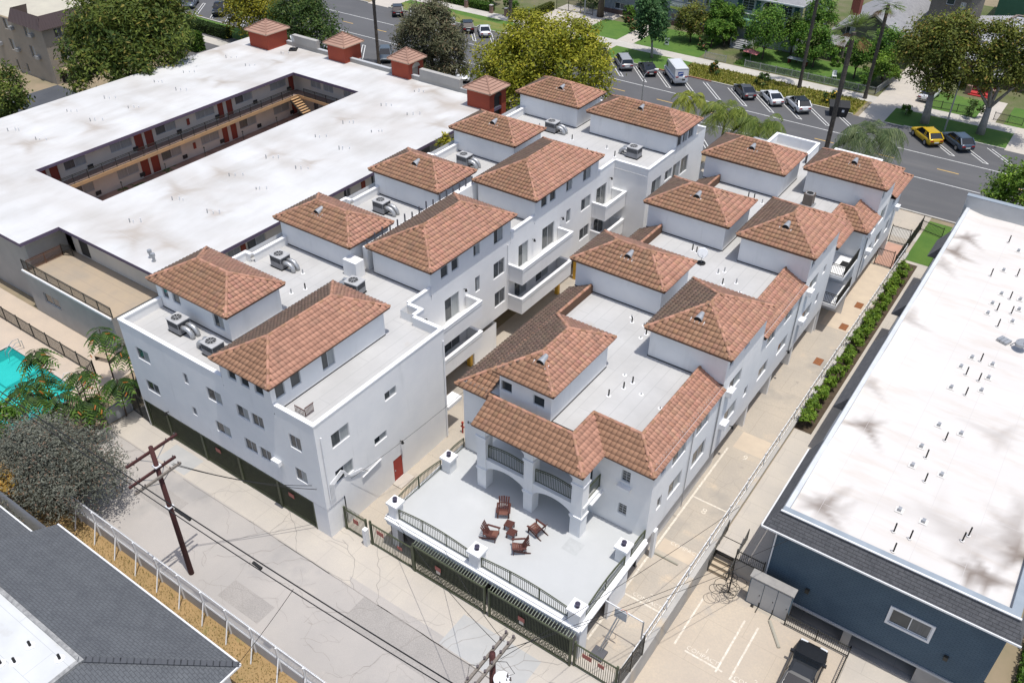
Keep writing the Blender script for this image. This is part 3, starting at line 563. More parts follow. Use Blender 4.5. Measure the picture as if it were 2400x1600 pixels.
# decks and parapets
MB().sheet(-49.4, -31.2, 24.6, 36.3, ZD).sheet(-49.4, -33.6, 36.3, 37.3, ZD).sheet(-49.4, -34.9, 37.3, 66.3, ZD).sheet(-49.4, -31.5, 66.3, 78.1, ZD).build('roof_deck', deckm, A)
pin, cap = MB(), MB()
parapet(pin, cap, [(-38.98, 24.4), (-49.6, 24.4)], ZD, ZP, ins=-1); parapet(pin, cap, [(-31.0, 24.4), (-34.35, 24.4)], ZD, ZP, ins=-1)
parapet(pin, cap, [(-31.0, 36.5), (-31.0, 24.4)], ZD, ZP, ins=-1)
parapet(pin, cap, [(-33.55, 36.5), (-31.0, 36.5)], ZD, ZP, ins=-1); parapet(pin, cap, [(-33.55, 37.45), (-33.55, 36.5)], ZD, ZP, ins=-1); parapet(pin, cap, [(-34.85, 37.45), (-33.55, 37.45)], ZD, ZP, ins=-1)
MB().wall('X', -33.55, 36.5, 37.45, 7.5, ZP-.06, (), 1).wall('Y', 37.45, -34.85, -33.55, 7.5, ZP-.06, (), 1).build('wall', stucco, A)
for y0, y1 in ((37.45, 39.82), (49.75, 53.15), (63.3, 66.35)): parapet(pin, cap, [(-34.85, y1), (-34.85, y0)], ZD, ZP, ins=-1)
parapet(pin, cap, [(-31.35, 66.35), (-34.85, 66.35)], ZD, ZP, ins=-1); parapet(pin, cap, [(-31.35, 71.7), (-31.35, 66.35)], ZD, ZP, ins=-1)
for y0, y1 in ((24.4, 27.75), (32.3, 38.9), (43.3, 49.6), (54.2, 60.7), (65.1, 71.9), (76.5, 78.3)):
    m_ = (y0+y1)/2
    parapet(pin, cap, [(-49.6, y0), (-49.6, m_ if y1-y0 > 5 else y1)], ZD, ZP, ins=-1)
    if y1-y0 > 5: parapet(pin, cap, [(-48.9, m_), (-48.9, y1)], ZD, ZP, ins=-1); parapet(pin, cap, [(-49.6, m_), (-48.9, m_)], ZD, ZP, ins=-1)
parapet(pin, cap, [(-49.6, 78.3), (-31.35, 78.3)], ZD, ZP, ins=-1)
pin.build('parapet', stucco, A); cap.build('coping', stucco_trim, A)
for x0, x1, y0, y1, ws, we, se, ss, vt in (
    (-50.0, -41.78, 27.45, 32.6, [(-49.05, -48.4, 9.88, 10.65, 'one'), (-47.95, -47.15, 9.88, 10.65, 'one'), (-43.7, -42.65, 9.6, 10.65)], (), 0, 0, None),
    (-49.55, -41.5, 38.65, 43.55, (), (), 0, 0, (-46.2, 40.1)), (-49.45, -41.78, 49.3, 54.5, (), (), 0, 0, (-45.6, 50.9)), (-49.5, -41.95, 60.4, 65.5, (), (), 0, 0, (-45.5, 61.9)), (-49.65, -42.1, 71.6, 76.85, (), (), 0, 0, (-45.2, 73.1)),
    (-39.27, -34.05, 24.05, 34.7, (), [(24.75, 25.5, 9.8, 10.85, 'one'), (26.0, 26.8, 9.8, 10.85, 'one'), (28.6, 29.7, 9.5, 10.75, 'slide')], 0, 1, None),
    (-40.7, -34.5, 39.5, 50.05, (), (), 1, 0, None), (-40.97, -34.52, 52.85, 63.6, (), (), 1, 0, None), (-41.1, -31.05, 71.4, 76.45, (), (), 1, 0, (-36.1, 73.0))):
    tower(A, RA, x0, x1, y0, y1, ZD, ZE, ws, we, se, ss, vent=vt)
def balcony(parent, x0, x1, y0, y1, zf, zt, sides='SE'):
    """solid balcony on an east wall: floor slab, parapet with two string mouldings"""
    mb = MB(); mb.box(x0, x1, y0, y1, zf-.28, zf); t = .16
    mb.box(x1-t, x1, y0+t, y1-t, zf, zt-.08); mb.box(x0, x1, y0, y0+t, zf, zt-.08); mb.box(x0, x1, y1-t, y1, zf, zt-.08)
    b = mb.build('balcony', stucco, parent); m = MB()
    for za, zb, o in ((zt-.08, zt+.03, .05), (zt-.28, zt-.2, .035)):
        m.box(x1-t-o, x1+o, y0-o, y1+o, za, zb) if za > zt-.1 else m.box(x1+.002, x1+o, y0-o, y1+o, za, zb)
        if za > zt-.1: m.box(x0, x1-t-o-.002, y0-o, y0+t+o, za, zb); m.box(x0, x1-t-o-.002, y1-t-o, y1+o, za, zb)
        else: m.box(x0, x1, y0-o, y0-.002, za, zb)
    m.build('coping', stucco_trim, b)
for y0, y1 in ((36.55, 43.95), (49.4, 57.0), (62.6, 66.3)):
    for zf, zt in ((5.7, 6.92), (2.85, 4.05)): balcony(A, -34.83, -33.4, y0, y1, zf, zt)
# cable conduits on the corner, downpipes, wall lamps, window boxes
cp = MB()
for k in range(4):
    o = k*.09; cp.tube([(-30.92, 24.9+o, 3.2), (-30.92, 24.9+o, 4.6-o), (-30.92, 25.9+o, 5.0-o), (-30.92, 26.3+o, 4.2-o), (-30.92, 27.6+o, 3.8-o*1.5), (-30.92, 28.1+o, 3.2-o)], .032, 6)
cp.tube([(-30.9, 27.6, 3.0), (-30.9, 29.4, 3.25)], .06, 6); cp.build('conduit', stucco_trim, A)
MB().tube([(-30.92, 36.3, 8.8), (-30.92, 36.3, .1)], .05, 6).tube([(-34.78, 49.3, 8.8), (-34.78, 49.3, 2.7)], .045, 6).tube([(-30.9, 24.75, 8.6), (-30.9, 24.75, 3.3)], .05, 6).build('downpipe', stucco_trim, A)
MB().box(-35.3, -34.6, 24.08, 24.38, 4.55, 4.9).build('vent_hood', stucco_trim, A)
def wall_lamp(parent, x, y, z, dx, dy):
    b = MB().tube([(x, y, z), (x+dx*.22, y+dy*.22, z+.05)], .03, 6); b.tube([(x+dx*.22, y+dy*.22, z+.1), (x+dx*.22, y+dy*.22, z-.12)], [.05, .11], 8); b.build('wall_lamp', black, parent)
for x, y, z, dx, dy in ((-30.99, 31.4, 3.3, 1, 0), (-34.84, 43.6, 7.6, 1, 0), (-34.84, 38.9, 7.5, 1, 0), (-34.84, 57.3, 7.7, 1, 0), (-34.84, 52.9, 7.6, 1, 0), (-34.84, 65.6, 8.2, 1, 0), (-46.5, 24.39, 2.95, 0, -1)): wall_lamp(A, x, y, z, dx, dy)
# small things on the decks
for x, y, h in ((-42.9, 35.2, .5), (-43.3, 34.2, .4), (-44.6, 36.6, .35), (-43.0, 47.5, .3), (-38.5, 67.5, .5), (-36.0, 68.4, .55), (-37.5, 69.5, .35), (-39.5, 66.5, .5), (-45.6, 70.0, .4), (-41.3, 69.3, .5)): vent_pipe(A, x, y, ZD, h, .05, black if h > .45 else galv)
# vent stacks in a row on the low wall between the towers
MB().box(-41.44, -40.95, 39.9, 53.9, ZD, 10.8).build('wall', stucco, A)
for k in range(16): vent_pipe(A, -41.2, 40.2+k*.86, 10.8, .6+.1*(k % 3), .06, mat('vent_stack_dark', (.10, .10, .115), rough=.5))
MB().box(-42.0, -40.7, 38.3, 39.2, ZD, 10.3).build('wall', stucco, A)
RA.finish()
NA = ('standing beside the front corner tower', 'tucked behind the front tiled roof', 'beside the second tower near the neighbouring white roof', 'with a fat bent duct at the foot of the long tiled roof', 'beside the third tower of the outer row', 'beside the fourth tower of the outer row', 'in front of the farthest outer tower', 'with raised ducts at the edge of the far deck')
for (x, y, rz, dk), nm in zip(((-46.0, 26.6, 0, 0), (-42.0, 26.2, 0, 1), (-46.7, 36.4, 0, 0), (-39.6, 37.0, .1, 1), (-46.4, 47.4, 0, 0), (-46.3, 58.6, 0, 0), (-44.0, 69.9, 0, 0), (-34.5, 69.4, 0, 1)), NA):
    make_ac((x, y, ZD+.005), rz, 'grey air conditioner '+nm, dk)
# ---------------- right-hand white apartment block with the terrace -------------
B = empty('apartment_building', (0, 0, 0), 0, 'white stucco apartment block with arcade, tiled skirt roofs and terrace over a garage', 'building')
RB = Roofs(); BD = 8.65; BE = 11.0; SK = .5
patio_m = mat('terrace_coating', (.50, .51, .51), (.46, .47, .47), .5, rough=.7, spec=.4, patch=((.55, .56, .56), .25, .5, .7), fine=(.44, .45, .45), fscale=30)
def extY(mb, poly, y0, y1):
    """extrude an x-z polygon along y"""
    n = len(mb.v); k = len(poly); mb.v += [(x, y0, z) for x, z in poly]+[(x, y1, z) for x, z in poly]
    mb.f.append(tuple(n+i for i in range(k))); mb.f.append(tuple(n+k+i for i in range(k))[::-1])
    for i in range(k): j = (i+1) % k; mb.f.append((n+j, n+i, n+k+i, n+k+j))
# east front
be = [(34.8, 35.5, 7.3, 7.92, 'one'), (36.35, 38.2, 6.8, 7.95), (39.6, 41.45, 6.85, 7.98), (36.45, 38.25, 3.95, 5.25), (39.75, 41.7, 3.9, 5.3), (34.9, 35.5, 4.35, 5.35, 'one'), (44.55, 46.6, 4.05, 5.27), (44.35, 46.4, 7.0, 8.1), (47.95, 48.6, 4.3, 5.15), (50.55, 52.3, 4.05, 5.15), (54.3, 56.2, 4.05, 5.1), (59.25, 61.2, 7.05, 8.03), (59.3, 61.4, 4.05, 5.15), (62.55, 63.2, 7.05, 7.8), (62.5, 63.1, 4.3, 5.2), (51.0, 52.6, 6.85, 7.95), (54.4, 56.0, 6.85, 7.95)]
bt3 = [(43.6, 44.3, 9.7, 10.5, 'one'), (46.0, 46.9, 9.7, 10.5, 'one')]; bt2 = [(58.4, 59.2, 9.7, 10.5, 'one'), (61.0, 61.9, 9.7, 10.5, 'one')]
XE = -13.55
MB().wall('X', XE, 33.87, 65.2, 2.45, BD, holes(be), 1).wall('X', XE, 43.15, 49.8, BD, BE, holes(bt3), 1).wall('X', XE, 58.0, 64.8, BD, BE, holes(bt2), 1).build('wall', stucco, B)
windows(B, 'X', XE, be+bt3+bt2, 1)
bn = [(72.1, 73.6, 6.6, 8.0), (74.3, 76.0, 6.6, 8.0), (72.3, 74.0, 3.9, 5.1), (75.2, 77.0, 3.9, 5.1), (78.4, 79.6, 6.6, 7.9), (78.4, 79.6, 3.9, 5.1)]; bnt = [(72.6, 73.4, 9.7, 10.5, 'one'), (74.8, 75.6, 9.7, 10.5, 'one')]
XN = -12.55
MB().wall('X', XN, 69.1, 81.4, 2.45, BD, holes(bn), 1).wall('X', XN, 72.3, 76.7, BD, BE, holes(bnt), 1).wall('Y', 69.1, -15.0, XN, 0, BD, (), -1).wall('X', -15.0, 65.2, 69.1, 0, BD, [(65.8, 67.3, 2.95, 4.95), (65.8, 67.3, 5.75, 7.8)], 1).wall('Y', 65.2, -15.0, XE, 0, BD, (), 1).wall('Y', 81.4, -27.35, XN, 0, BD, (), 1).wall('X', -27.35, 33.87, 81.4, 0, BD, (), -1).build('wall', stucco, B)
windows(B, 'X', XN, bn+bnt, 1); windows(B, 'X', -15.0, [(65.8, 67.3, 2.95, 4.95), (65.8, 67.3, 5.75, 7.8)], 1)
# south walls
bs = [(-15.6, -15.0, 6.65, 7.55, 'grid'), (-15.6, -15.0, 3.9, 4.78, 'grid'), (-23.4, -21.6, 2.85, 5.0), (-20.0, -18.2, 2.85, 5.0), (-23.9, -21.0, 5.4, 7.8, 'dark'), (-20.4, -17.5, 5.4, 7.8, 'dark')]  # wide upper panes stand for arcade doors plus the shade under its roof
MB().wall('Y', 33.87, -27.35, XE, 2.8, BD, holes(bs), -1).build('wall', stucco, B); windows(B, 'Y', 33.87, bs, -1, fm=None)
MB().box(-15.75, -14.85, 33.55, 33.865, 6.25, 6.42).box(-15.7, -14.9, 33.6, 33.865, 6.1, 6.25).build('window_box', stucco_trim, B)
# ground storey: plinth wall in the southern bays, open dark carport northwards, columns
MB().wall('X', -13.95, 33.87, 45.2, 0, 2.45, (), 1).wall('Y', 45.2, -22, -13.95, 0, 2.45, (), 1).build('plinth_wall', mat('plinth_grey', (.55, .54, .52), (.48, .47, .46), .7, rough=.9), B)
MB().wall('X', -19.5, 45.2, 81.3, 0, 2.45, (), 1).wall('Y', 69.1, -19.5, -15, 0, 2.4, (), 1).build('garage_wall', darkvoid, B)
MB().sheet(-27.35, XE, 33.87, 65.2, 2.44).sheet(-27.35, -15.0, 65.2, 81.4, 2.44).sheet(-15.0, XN, 69.1, 81.4, 2.44).build('soffit', stucco, B)
for y in (50.2, 54.8, 59.4, 64.9, 74.0, 79.2): MB().box(-14.3, -13.7, y-.18, y+.18, .01, 2.43).build('column', stucco, B)
MB().wall('X', -14.6, 65.25, 66.0, 0, 2.4, (), 1).build('garage_wall', stucco, B)
# deck
MB().sheet(-27.2, -13.7, 33.95, 65.1, BD).sheet(-27.2, -15.0, 65.1, 81.2, BD).sheet(-15.0, -12.7, 69.2, 81.2, BD).build('roof_deck', deckm, B)
# towers
for x0, x1, y0, y1, ws, we, se, vt in (
    (-24.7, -20.27, 33.43, 40.75, [(-24.28, -23.46, 9.48, 10.25, 'one'), (-21.9, -21.08, 9.48, 10.25, 'one')], (), 0, (-22.15, 34.85)),
    (-27.79, -20.15, 47.28, 52.25, (), (), 0, (-23.9, 48.7)), (-27.7, -20.3, 58.3, 63.85, (), (), 0, (-23.9, 59.9)), (-27.93, -20.17, 69.6, 74.95, (), (), 0, (-24.0, 71.2)),
    (-19.32, -13.22, 42.82, 50.1, (), (), 1, (-16.4, 44.4)), (-19.4, -13.22, 57.68, 65.1, (), (), 1, (-16.3, 59.3)), (-19.4, -12.2, 72.0, 77.0, (), (), 1, (-15.7, 73.6))):
    tower(B, RB, x0, x1, y0, y1, BD, BE, ws, we, se, False, vent=vt)
# skirt roofs: each slope is (side, eave start, eave length, left and right drift at the top)
def skirt(run, ze, parts, capsegs, back):
    mb = MB(); k = SK; zt = ze+run*k; sl = run*math.sqrt(1+k*k)
    dirs = {'S': ((1, 0, 0), (0, 1)), 'E': ((0, 1, 0), (-1, 0)), 'W': ((0, -1, 0), (1, 0)), 'N': ((-1, 0, 0), (0, -1))}
    geo = []
    for side, x, y, L, dl, drt in parts:
        u, i = Vector(dirs[side][0]), Vector((*dirs[side][1], 0)); p = Vector((x, y, ze)); q = p+u*L
        tp, tq = p+i*run+u*dl+Vector((0, 0, run*k)), q+i*run+u*drt+Vector((0, 0, run*k))
        mb.quad(p, q, tq, tp); dz = Vector((0, 0, -.14)); mb.quad(q, p, p+dz, q+dz); mb.quad(p+dz, p+i*.5+dz, q+i*.5+dz, q+dz)
        bz = Vector((0, 0, -(zt-BD)+.01)); ii = i*.12; mb.quad(tq, tp, tp+bz, tq+bz)
        mb.quad(tp, tq, tq+ii, tp+ii); mb.quad(tp+ii, tq+ii, tq+ii+bz, tp+ii+bz)
        geo.append((side, p, u, Vector((i.x, i.y, k)), L, dl, L+drt, sl))
    roof = mb.build('skirt_roof', tile_bed, B)
    for side, p, u, v, L, l1, r1, sl_ in geo: RB.slope(roof, side, p-v.normalized()*.05, u, v, L, l1, r1, sl_+.05)
    ridge_caps([(Vector(a)+Vector((0, 0, .02)), Vector(b)+Vector((0, 0, .02))) for a, b in capsegs], roof)
r = 1.9; ze = 8.4; zt = ze+r*SK
skirt(r, ze, [('S', -24.6, 31.1, 7.95, 0, -r), ('E', -16.65, 31.1, 2.35, r, r), ('S', -16.65, 33.45, 3.28, -r, -r), ('E', -13.37, 33.45, 9.7, r, 0)],
      [((-16.65, 31.1, ze), (-18.55, 33.0, zt)), ((-24.6, 33.0, zt), (-18.55, 33.0, zt)), ((-18.55, 33.0, zt), (-18.55, 35.35, zt)), ((-18.55, 35.35, zt), (-15.27, 35.35, zt)), ((-13.37, 33.45, ze), (-15.27, 35.35, zt)), ((-15.27, 35.35, zt), (-15.27, 43.1, zt))], None)
r = 1.75; zt = ze+r*SK
skirt(r, ze, [('W', -27.75, 47.5, 13.95, 0, -r), ('S', -27.75, 33.55, 2.55, r, 0)], [((-27.75, 33.55, ze), (-26.0, 35.3, zt)), ((-26.0, 35.3, zt), (-26.0, 47.4, zt))], None)
skirt(r, ze, [('W', -27.75, 58.5, 6.4, 0, 0)], [((-26.0, 52.1, zt), (-26.0, 58.5, zt))], None)
skirt(r, ze, [('W', -27.75, 69.8, 6.1, 0, 0)], [((-26.0, 63.7, zt), (-26.0, 69.8, zt))], None)
r = 1.9; zt = ze+r*SK
skirt(r, ze, [('E', -13.37, 49.9, 8.1, 0, 0)], [((-15.27, 49.9, zt), (-15.27, 58.0, zt))], None)
skirt(r, ze, [('E', -13.37, 64.9, 3.85, 0, r), ('S', -13.37, 68.75, 1.19, -r, -r), ('E', -12.18, 68.75, 3.6, r, 0)], [((-12.18, 68.75, ze), (-14.08, 70.65, zt)), ((-15.27, 70.65, zt), (-14.08, 70.65, zt)), ((-14.08, 70.65, zt), (-14.08, 72.3, zt)), ((-15.27, 64.9, zt), (-15.27, 70.65, zt))], None)
skirt(1.5, ze, [('E', -12.1, 76.6, 5.4, 0, -1.5), ('N', -12.1, 82.0, 2.0, 1.5, 0)], [((-12.1, 82, ze), (-13.6, 80.5, 9.15))], None)
RB.finish()
# parapet boxes at the street end
pin, cap = MB(), MB()
for pts in ([(-25.2, 81.4), (-20.9, 81.4)], [(-25.2, 78.2), (-25.2, 81.4)], [(-20.9, 81.4), (-20.9, 78.2)], [(-19.3, 81.2), (-14.9, 81.2)], [(-19.3, 78.6), (-19.3, 81.2)], [(-14.9, 81.2), (-14.9, 78.6)]): parapet(pin, cap, pts, BD, 9.6, ins=-1); pin.box(min(pts[0][0], pts[1][0])-.002, max(pts[0][0], pts[1][0])+.002, min(pts[0][1], pts[1][1])-.002, max(pts[0][1], pts[1][1])+.03, BD-1.2, 9.5)
pin.build('parapet', stucco, B); cap.build('coping', stucco_trim, B)
# arcade
ar = MB(); Y0, Y1 = 31.6, 32.35
cols = [(-24.58, -23.9), (-21.02, -20.36), (-17.6, -16.85)]
for a, b in cols: ar.box(a, b, Y0, Y1, 2.8, 8.5)
for (a, b), (c_, d) in zip(cols[:-1], cols[1:]):
    for zb, zs, ztp, ztop in ((2.8, 4.5, 5.0, 5.35), (5.35, 7.35, 7.95, 8.5)):
        arc = [(b+(c_-b)*i/10, zs+(ztp-zs)*math.sin(math.pi*i/10)**.7) for i in range(11)]
        extY(ar, [(b, ztop)]+arc+[(c_, ztop)] if False else arc+[(c_, ztop), (b, ztop)], Y0+.06, Y1-.06)
extra = [(-16.85-.68, -16.85)]
ar.box(-17.6, -16.92, 32.35, 33.86, 7.9, 8.5); ar.box(-24.5, -23.95, 32.35, 33.86, 7.9, 8.5)
ar.build('arcade', stucco, B)
MB().box(-24.5, -16.78, 31.72, 33.86, 5.12, 5.34).build('arcade_floor', stucco, B)
MB().box(-24.5, -16.75, 31.7, 33.86, 8.28, 8.44).build('arcade_ceiling', stucco, B)
mo = MB()
for a, b in cols:
    for z in (4.28, 4.4, 6.95, 7.07): o = .07 if z in (4.4, 7.07) else .04; mo.box(a-o, b+o, Y0-o, Y1+o, z, z+.11)
mo.box(-16.86, -16.62, 32.42, 33.86, 5.0, 5.12); mo.build('moulding', stucco_trim, B)
def railing(parent, p, q, z, h=1.05, bow=.18, sp=.12, m=green_metal, name='railing', post=1.6, rise=0):
    """iron railing from p to q (x,y), top rail bowed upwards, pickets joined"""
    p, q = Vector((*p, z)), Vector((*q, z+rise)); d = q-p; L = Vector((d.x, d.y, 0)).length; n = max(2, int(L/.35)); t_ = lambda s: p+d*s
    tp = lambda s: t_(s)+Vector((0, 0, h+bow*(math.sin(math.pi*s) if bow else 0)))
    r = MB()
    for i in range(n): r.bar(tp(i/n), tp((i+1)/n), .05, .04); 
    for i in range(n): r.bar(tp(i/n)-Vector((0, 0, .14)), tp((i+1)/n)-Vector((0, 0, .14)), .03, .03)
    r.bar(t_(0)+Vector((0, 0, .08)), t_(1)+Vector((0, 0, .08)), .035, .035)
    k = max(1, int(L/post))
    for i in range(k+1): r.bar(t_(i/k), tp(i/k), .055, .055)
    o = r.build(name, m, parent); pk = MB(); c = int(L/sp)
    for i in range(1, c): pk.bar(t_(i/c)+Vector((0, 0, .08)), tp(i/c), .022, .022)
    tag(pk.build('picket', m, o), kind='stuff'); return o
railing(B, (-23.9, 31.9), (-21.02, 31.9), 5.35); railing(B, (-20.36, 31.9), (-17.6, 31.9), 5.35); railing(B, (-16.95, 32.4), (-16.95, 33.8), 5.35, bow=.05)
# terrace over the garage
MB().box(-27.5, -13.6, 26.3, 33.865, 2.5, 2.8).build('terrace', patio_m, B)
tb = MB().box(-27.55, -13.55, 26.1, 26.3, 2.15, 2.86).box(-13.6, -13.4, 26.3, 33.86, 2.3, 2.86).box(-27.62, -27.5, 26.1, 33.86, 2.3, 2.86); tb.build('edge_beam', stucco, B)
MB().box(-13.55, -13.3, 26.1, 33.8, 2.62, 2.74).box(-27.6, -13.4, 25.96, 26.1, 2.62, 2.74).build('string_course', stucco_trim, B)
for x, y, w_ in ((-27.1, 26.55, .32), (-20.75, 26.5, .36), (-13.9, 26.5, .36), (-13.95, 31.75, .34), (-26.9, 31.6, .34)):
    p = MB().box(x-w_, x+w_, y-w_, y+w_, 2.86 if y < 27 else 2.8, 3.85).build('pier', stucco, B)
    MB().box(x-w_-.1, x+w_+.1, y-w_-.1, y+w_+.1, 3.85, 4.02).build('pier_cap', stucco_trim, p)
    l = MB().cyl(x, y, 4.02, 4.1, .13, seg=10).cyl(x, y, 4.1, 4.24, .08, .1, seg=10).cyl(x, y, 4.24, 4.32, .16, seg=10).cyl(x, y, 4.32, 4.42, .1, .03, seg=10); l.build('lantern', mat('lantern_metal', (.10, .09, .13), rough=.4, metal=.5), p)
MB().box(-13.62, -13.42, 26.15, 27.0, .01, 2.3).box(-13.62, -13.42, 29.4, 31.6, .01, 2.3).box(-13.62, -13.42, 35.0, 35.4, .01, 2.45).build('garage_pier', stucco, B)
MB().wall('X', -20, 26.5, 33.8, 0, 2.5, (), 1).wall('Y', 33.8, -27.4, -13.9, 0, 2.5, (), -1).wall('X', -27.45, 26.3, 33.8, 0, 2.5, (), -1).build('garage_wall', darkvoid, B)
for x in (-27.2, -20.7, -14.2): MB().box(x-.25, x+.25, 26.35, 26.8, .01, 2.5).build('column', stucco, B)
railing(B, (-26.7, 26.4), (-21.15, 26.4), 2.86, .8, .28, .13); railing(B, (-20.35, 26.4), (-14.3, 26.4), 2.86, .8, .28, .13)
railing(B, (-13.6, 26.95), (-13.6, 31.35), 2.86, .8, .25, .13); railing(B, (-13.6, 32.15), (-13.6, 33.8), 2.86, .8, .1, .13); railing(B, (-27.45, 26.95), (-27.35, 31.25), 2.86, .8, .25, .13); railing(B, (-27.4, 31.95), (-27.4, 33.8), 2.86, .8, .1, .13)
MB().sheet(-17.35, -16.3, 30.3, 31.35, 2.804).build('floor_patch', mat('terrace_patch', (.42, .43, .43), (.47, .48, .48), 3, rough=.7), B)
# east balconies in the recess, wall planters, downpipes, lamps
for zf in (2.95, 5.75):
    b = MB().box(-15.0, -12.45, 65.35, 69.05, zf-.3, zf).build('balcony', stucco, B)
    railing(b, (-12.5, 65.4), (-12.5, 69.0), zf, 1.0, 0, .13, dark_metal); railing(b, (-14.9, 65.42), (-12.5, 65.42), zf, 1.0, 0, .13, dark_metal)
MB().box(-13.4, -12.7, 67.2, 68.0, 5.752, 5.77).build('doormat', black, B)
MB().tube([(-12.8, 65.9, 2.95), (-12.8, 68.8, 2.98)], .09, 8).box(-13.2, -12.95, 65.9, 68.6, 2.96, 3.02).build('plank', white_metal, B)
for y, z in ((43.85, 4.75), (43.9, 7.55), (58.4, 4.9), (58.75, 7.4), (72.0, 5.0), (79.8, 6.0), (70.2, 7.6)):
    xx = XN if y > 69 else XE
    MB().box(xx+.002, xx+.42, y, y+.75, z-.3, z+.12).build('vent_hood', stucco_trim, B)
MB().tube([(-13.48, 43.0, 8.2), (-13.48, 43.0, 2.6)], .045, 6).tube([(-13.48, 39.0, 8.2), (-13.48, 39.0, 1.2)], .03, 6).tube([(-13.48, 57.3, 8.2), (-13.48, 57.3, 2.5)], .045, 6).tube([(-12.48, 71.0, 8.2), (-12.48, 71.0, 2.5)], .045, 6).build('downpipe', galv, B)
for y in (46.2, 56.9): wall_lamp(B, -13.54, y, 3.0, 1, 0)
lettering('810-8½', (-26.6, 33.855, 5.25), .3, 0, mat('bronze', (.16, .17, .17), rough=.4), 'house_number', .02, math.pi/2, B)
for x, y, h in ((-22.0, 46.4, .2), (-21.7, 45.9, .45), (-20.8, 46.0, .25), (-20.2, 45.2, .5), (-20.3, 44.6, .15), (-19.2, 40.4, .12), (-18.4, 40.0, .5), (-18.6, 39.2, .5), (-19.0, 38.0, .5), (-17.4, 39.3, .12), (-15.8, 38.8, .15), (-18.6, 54.2, .5), (-19.5, 55.4, .4), (-19.2, 55.9, .4), (-17.8, 54.9, .4), (-17.1, 53.9, .12), (-22.6, 57.4, .55), (-22.2, 57.3, .5), (-22.6, 68.5, .55), (-22.1, 68.6, .5), (-21.2, 68.2, .4), (-17.5, 70.2, .3), (-16.2, 69.8, .15)): vent_pipe(B, x, y, BD, h, .05, galv if h < .45 else black)
e = empty('satellite_dish', (-21.2, 56.0, BD+.005), .6, 'small round satellite dish on the grey deck of the right block', 'satellite dish')
MB().cyl(0, 0, 0, .06, .35, seg=14).build('base', black, e); MB().tube([(0, 0, 0), (0, 0, .9)], .025, 6).tube([(0, -.05, .85), (0, -.5, .75)], .015, 6).build('mast', galv, e)
MB().tube([(0, -.02, .95), (0, -.09, .98)], [.42, .36], 18).build('reflector', white_metal, e); MB().box(-.04, .04, -.56, -.48, .72, .8).build('receiver', white_metal, e)
c = empty('condenser', (-17.9, 70.3, BD+.005), 0, 'tall brown condenser unit on the deck between street-end towers', 'condenser')
MB().box(-.55, .55, -.55, .55, 0, .1).build('pad', galv, c); MB().box(-.4, .4, -.4, .4, .1, 1.1).build('cabinet', mat('condenser_brown', (.16, .13, .11), (.13, .11, .09), 3, rough=.6), c); MB().cyl(0, 0, 1.1, 1.14, .36, seg=16).build('fan_ring', act, c); MB().cyl(0, 0, 1.14, 1.15, .3, seg=16).build('fan_opening', black, c)
make_ac((-37.6, 66.8, ZD+.004), 0, 'brown small roof fan box on far deck of the left block') if False else None
# ---------------- flat white roofed courtyard motel-style block -------------
def stained(name, x0, x1, y0, y1, z, hol, step, base, stains, m, parent, amp=.03, dirt=(.40, .36, .32), zf=None):
    """fine sheet whose point colours carry the dirt patches (x, y, radius, strength, stretch)"""
    hol = [(max(h[0], x0), min(h[1], x1), max(h[2], y0), min(h[3], y1)) for h in hol]; hol = [h for h in hol if h[1] > h[0] and h[3] > h[2]]
    xs = np.unique(np.r_[np.arange(x0, x1, step), x1, [h[0] for h in hol], [h[1] for h in hol]]); ys = np.unique(np.r_[np.arange(y0, y1, step), y1, [h[2] for h in hol], [h[3] for h in hol]])
    gx, gy = np.meshgrid(xs, ys); n = len(xs); co = np.array(base)[None]*np.ones((gx.size, 3)); px, py = gx.ravel(), gy.ravel()
    ph = np.random.default_rng(3); low = np.zeros(gx.size)
    for _ in range(14): a = ph.uniform(0, 6.28); f = ph.uniform(.15, 1.1); low += np.sin(f*(px*math.cos(a)+py*math.sin(a))+ph.uniform(0, 6.28))/14
    co *= (1+amp*low*2.2)[:, None]
    for sx, sy, r, k, *e in stains:
        ex, ey = e if e else (1, 1); d = np.hypot((px-sx)/ex, (py-sy)/ey)/r*(1+.35*np.sin(3*np.arctan2(py-sy, px-sx)+sx)+.25*np.sin(7*np.arctan2(py-sy, px-sx)+sy)); w = k*np.clip(1-d, 0, 1)**.8
        co = co*(1-w[:, None])+np.array(dirt)[None]*w[:, None]
    V = np.c_[px, py, np.full(gx.size, z) if zf is None else zf(px, py)]; F = []
    for j in range(len(ys)-1):
        for i in range(n-1):
            cx, cy = (xs[i]+xs[i+1])/2, (ys[j]+ys[j+1])/2
            if any(h[0] < cx < h[1] and h[2] < cy < h[3] for h in hol): continue
            F.append((j*n+i, j*n+i+1, (j+1)*n+i+1, (j+1)*n+i))
    me = bpy.data.meshes.new(name); me.from_pydata(V.tolist(), [], F); at = me.color_attributes.new('Col', 'FLOAT_COLOR', 'POINT'); at.data.foreach_set('color', np.c_[co, np.ones(len(co))].astype(np.float32).ravel())
    me.materials.append(m); me.shade_smooth(); o = bpy.data.objects.new(name, me); C.objects.link(o); o.parent = parent; return o
white_roof = mat('white_roof_coating', (1, 1, 1), attr='Col', rough=.8, c2=(.84, .83, .81), scale=.45, bump=.15, bscale=3, lo=.42, hi=.75, mul=True, stretch=(1, .35, 1), lines=(60, 1.9, (.50, .50, .49), .012, (0, 0, 0)))
Cb = empty('courtyard_building', (0, 0, 0), 0, 'two storey apartment building with vast white flat roof around a sunken courtyard', 'building')
beige = mat('beige_stucco', (.66, .61, .53), (.60, .56, .49), .6, rough=.92, bump=.2, bscale=25)
grey_st = mat('grey_stucco', (.40, .385, .36), (.35, .34, .32), .6, rough=.92, bump=.2, bscale=25)
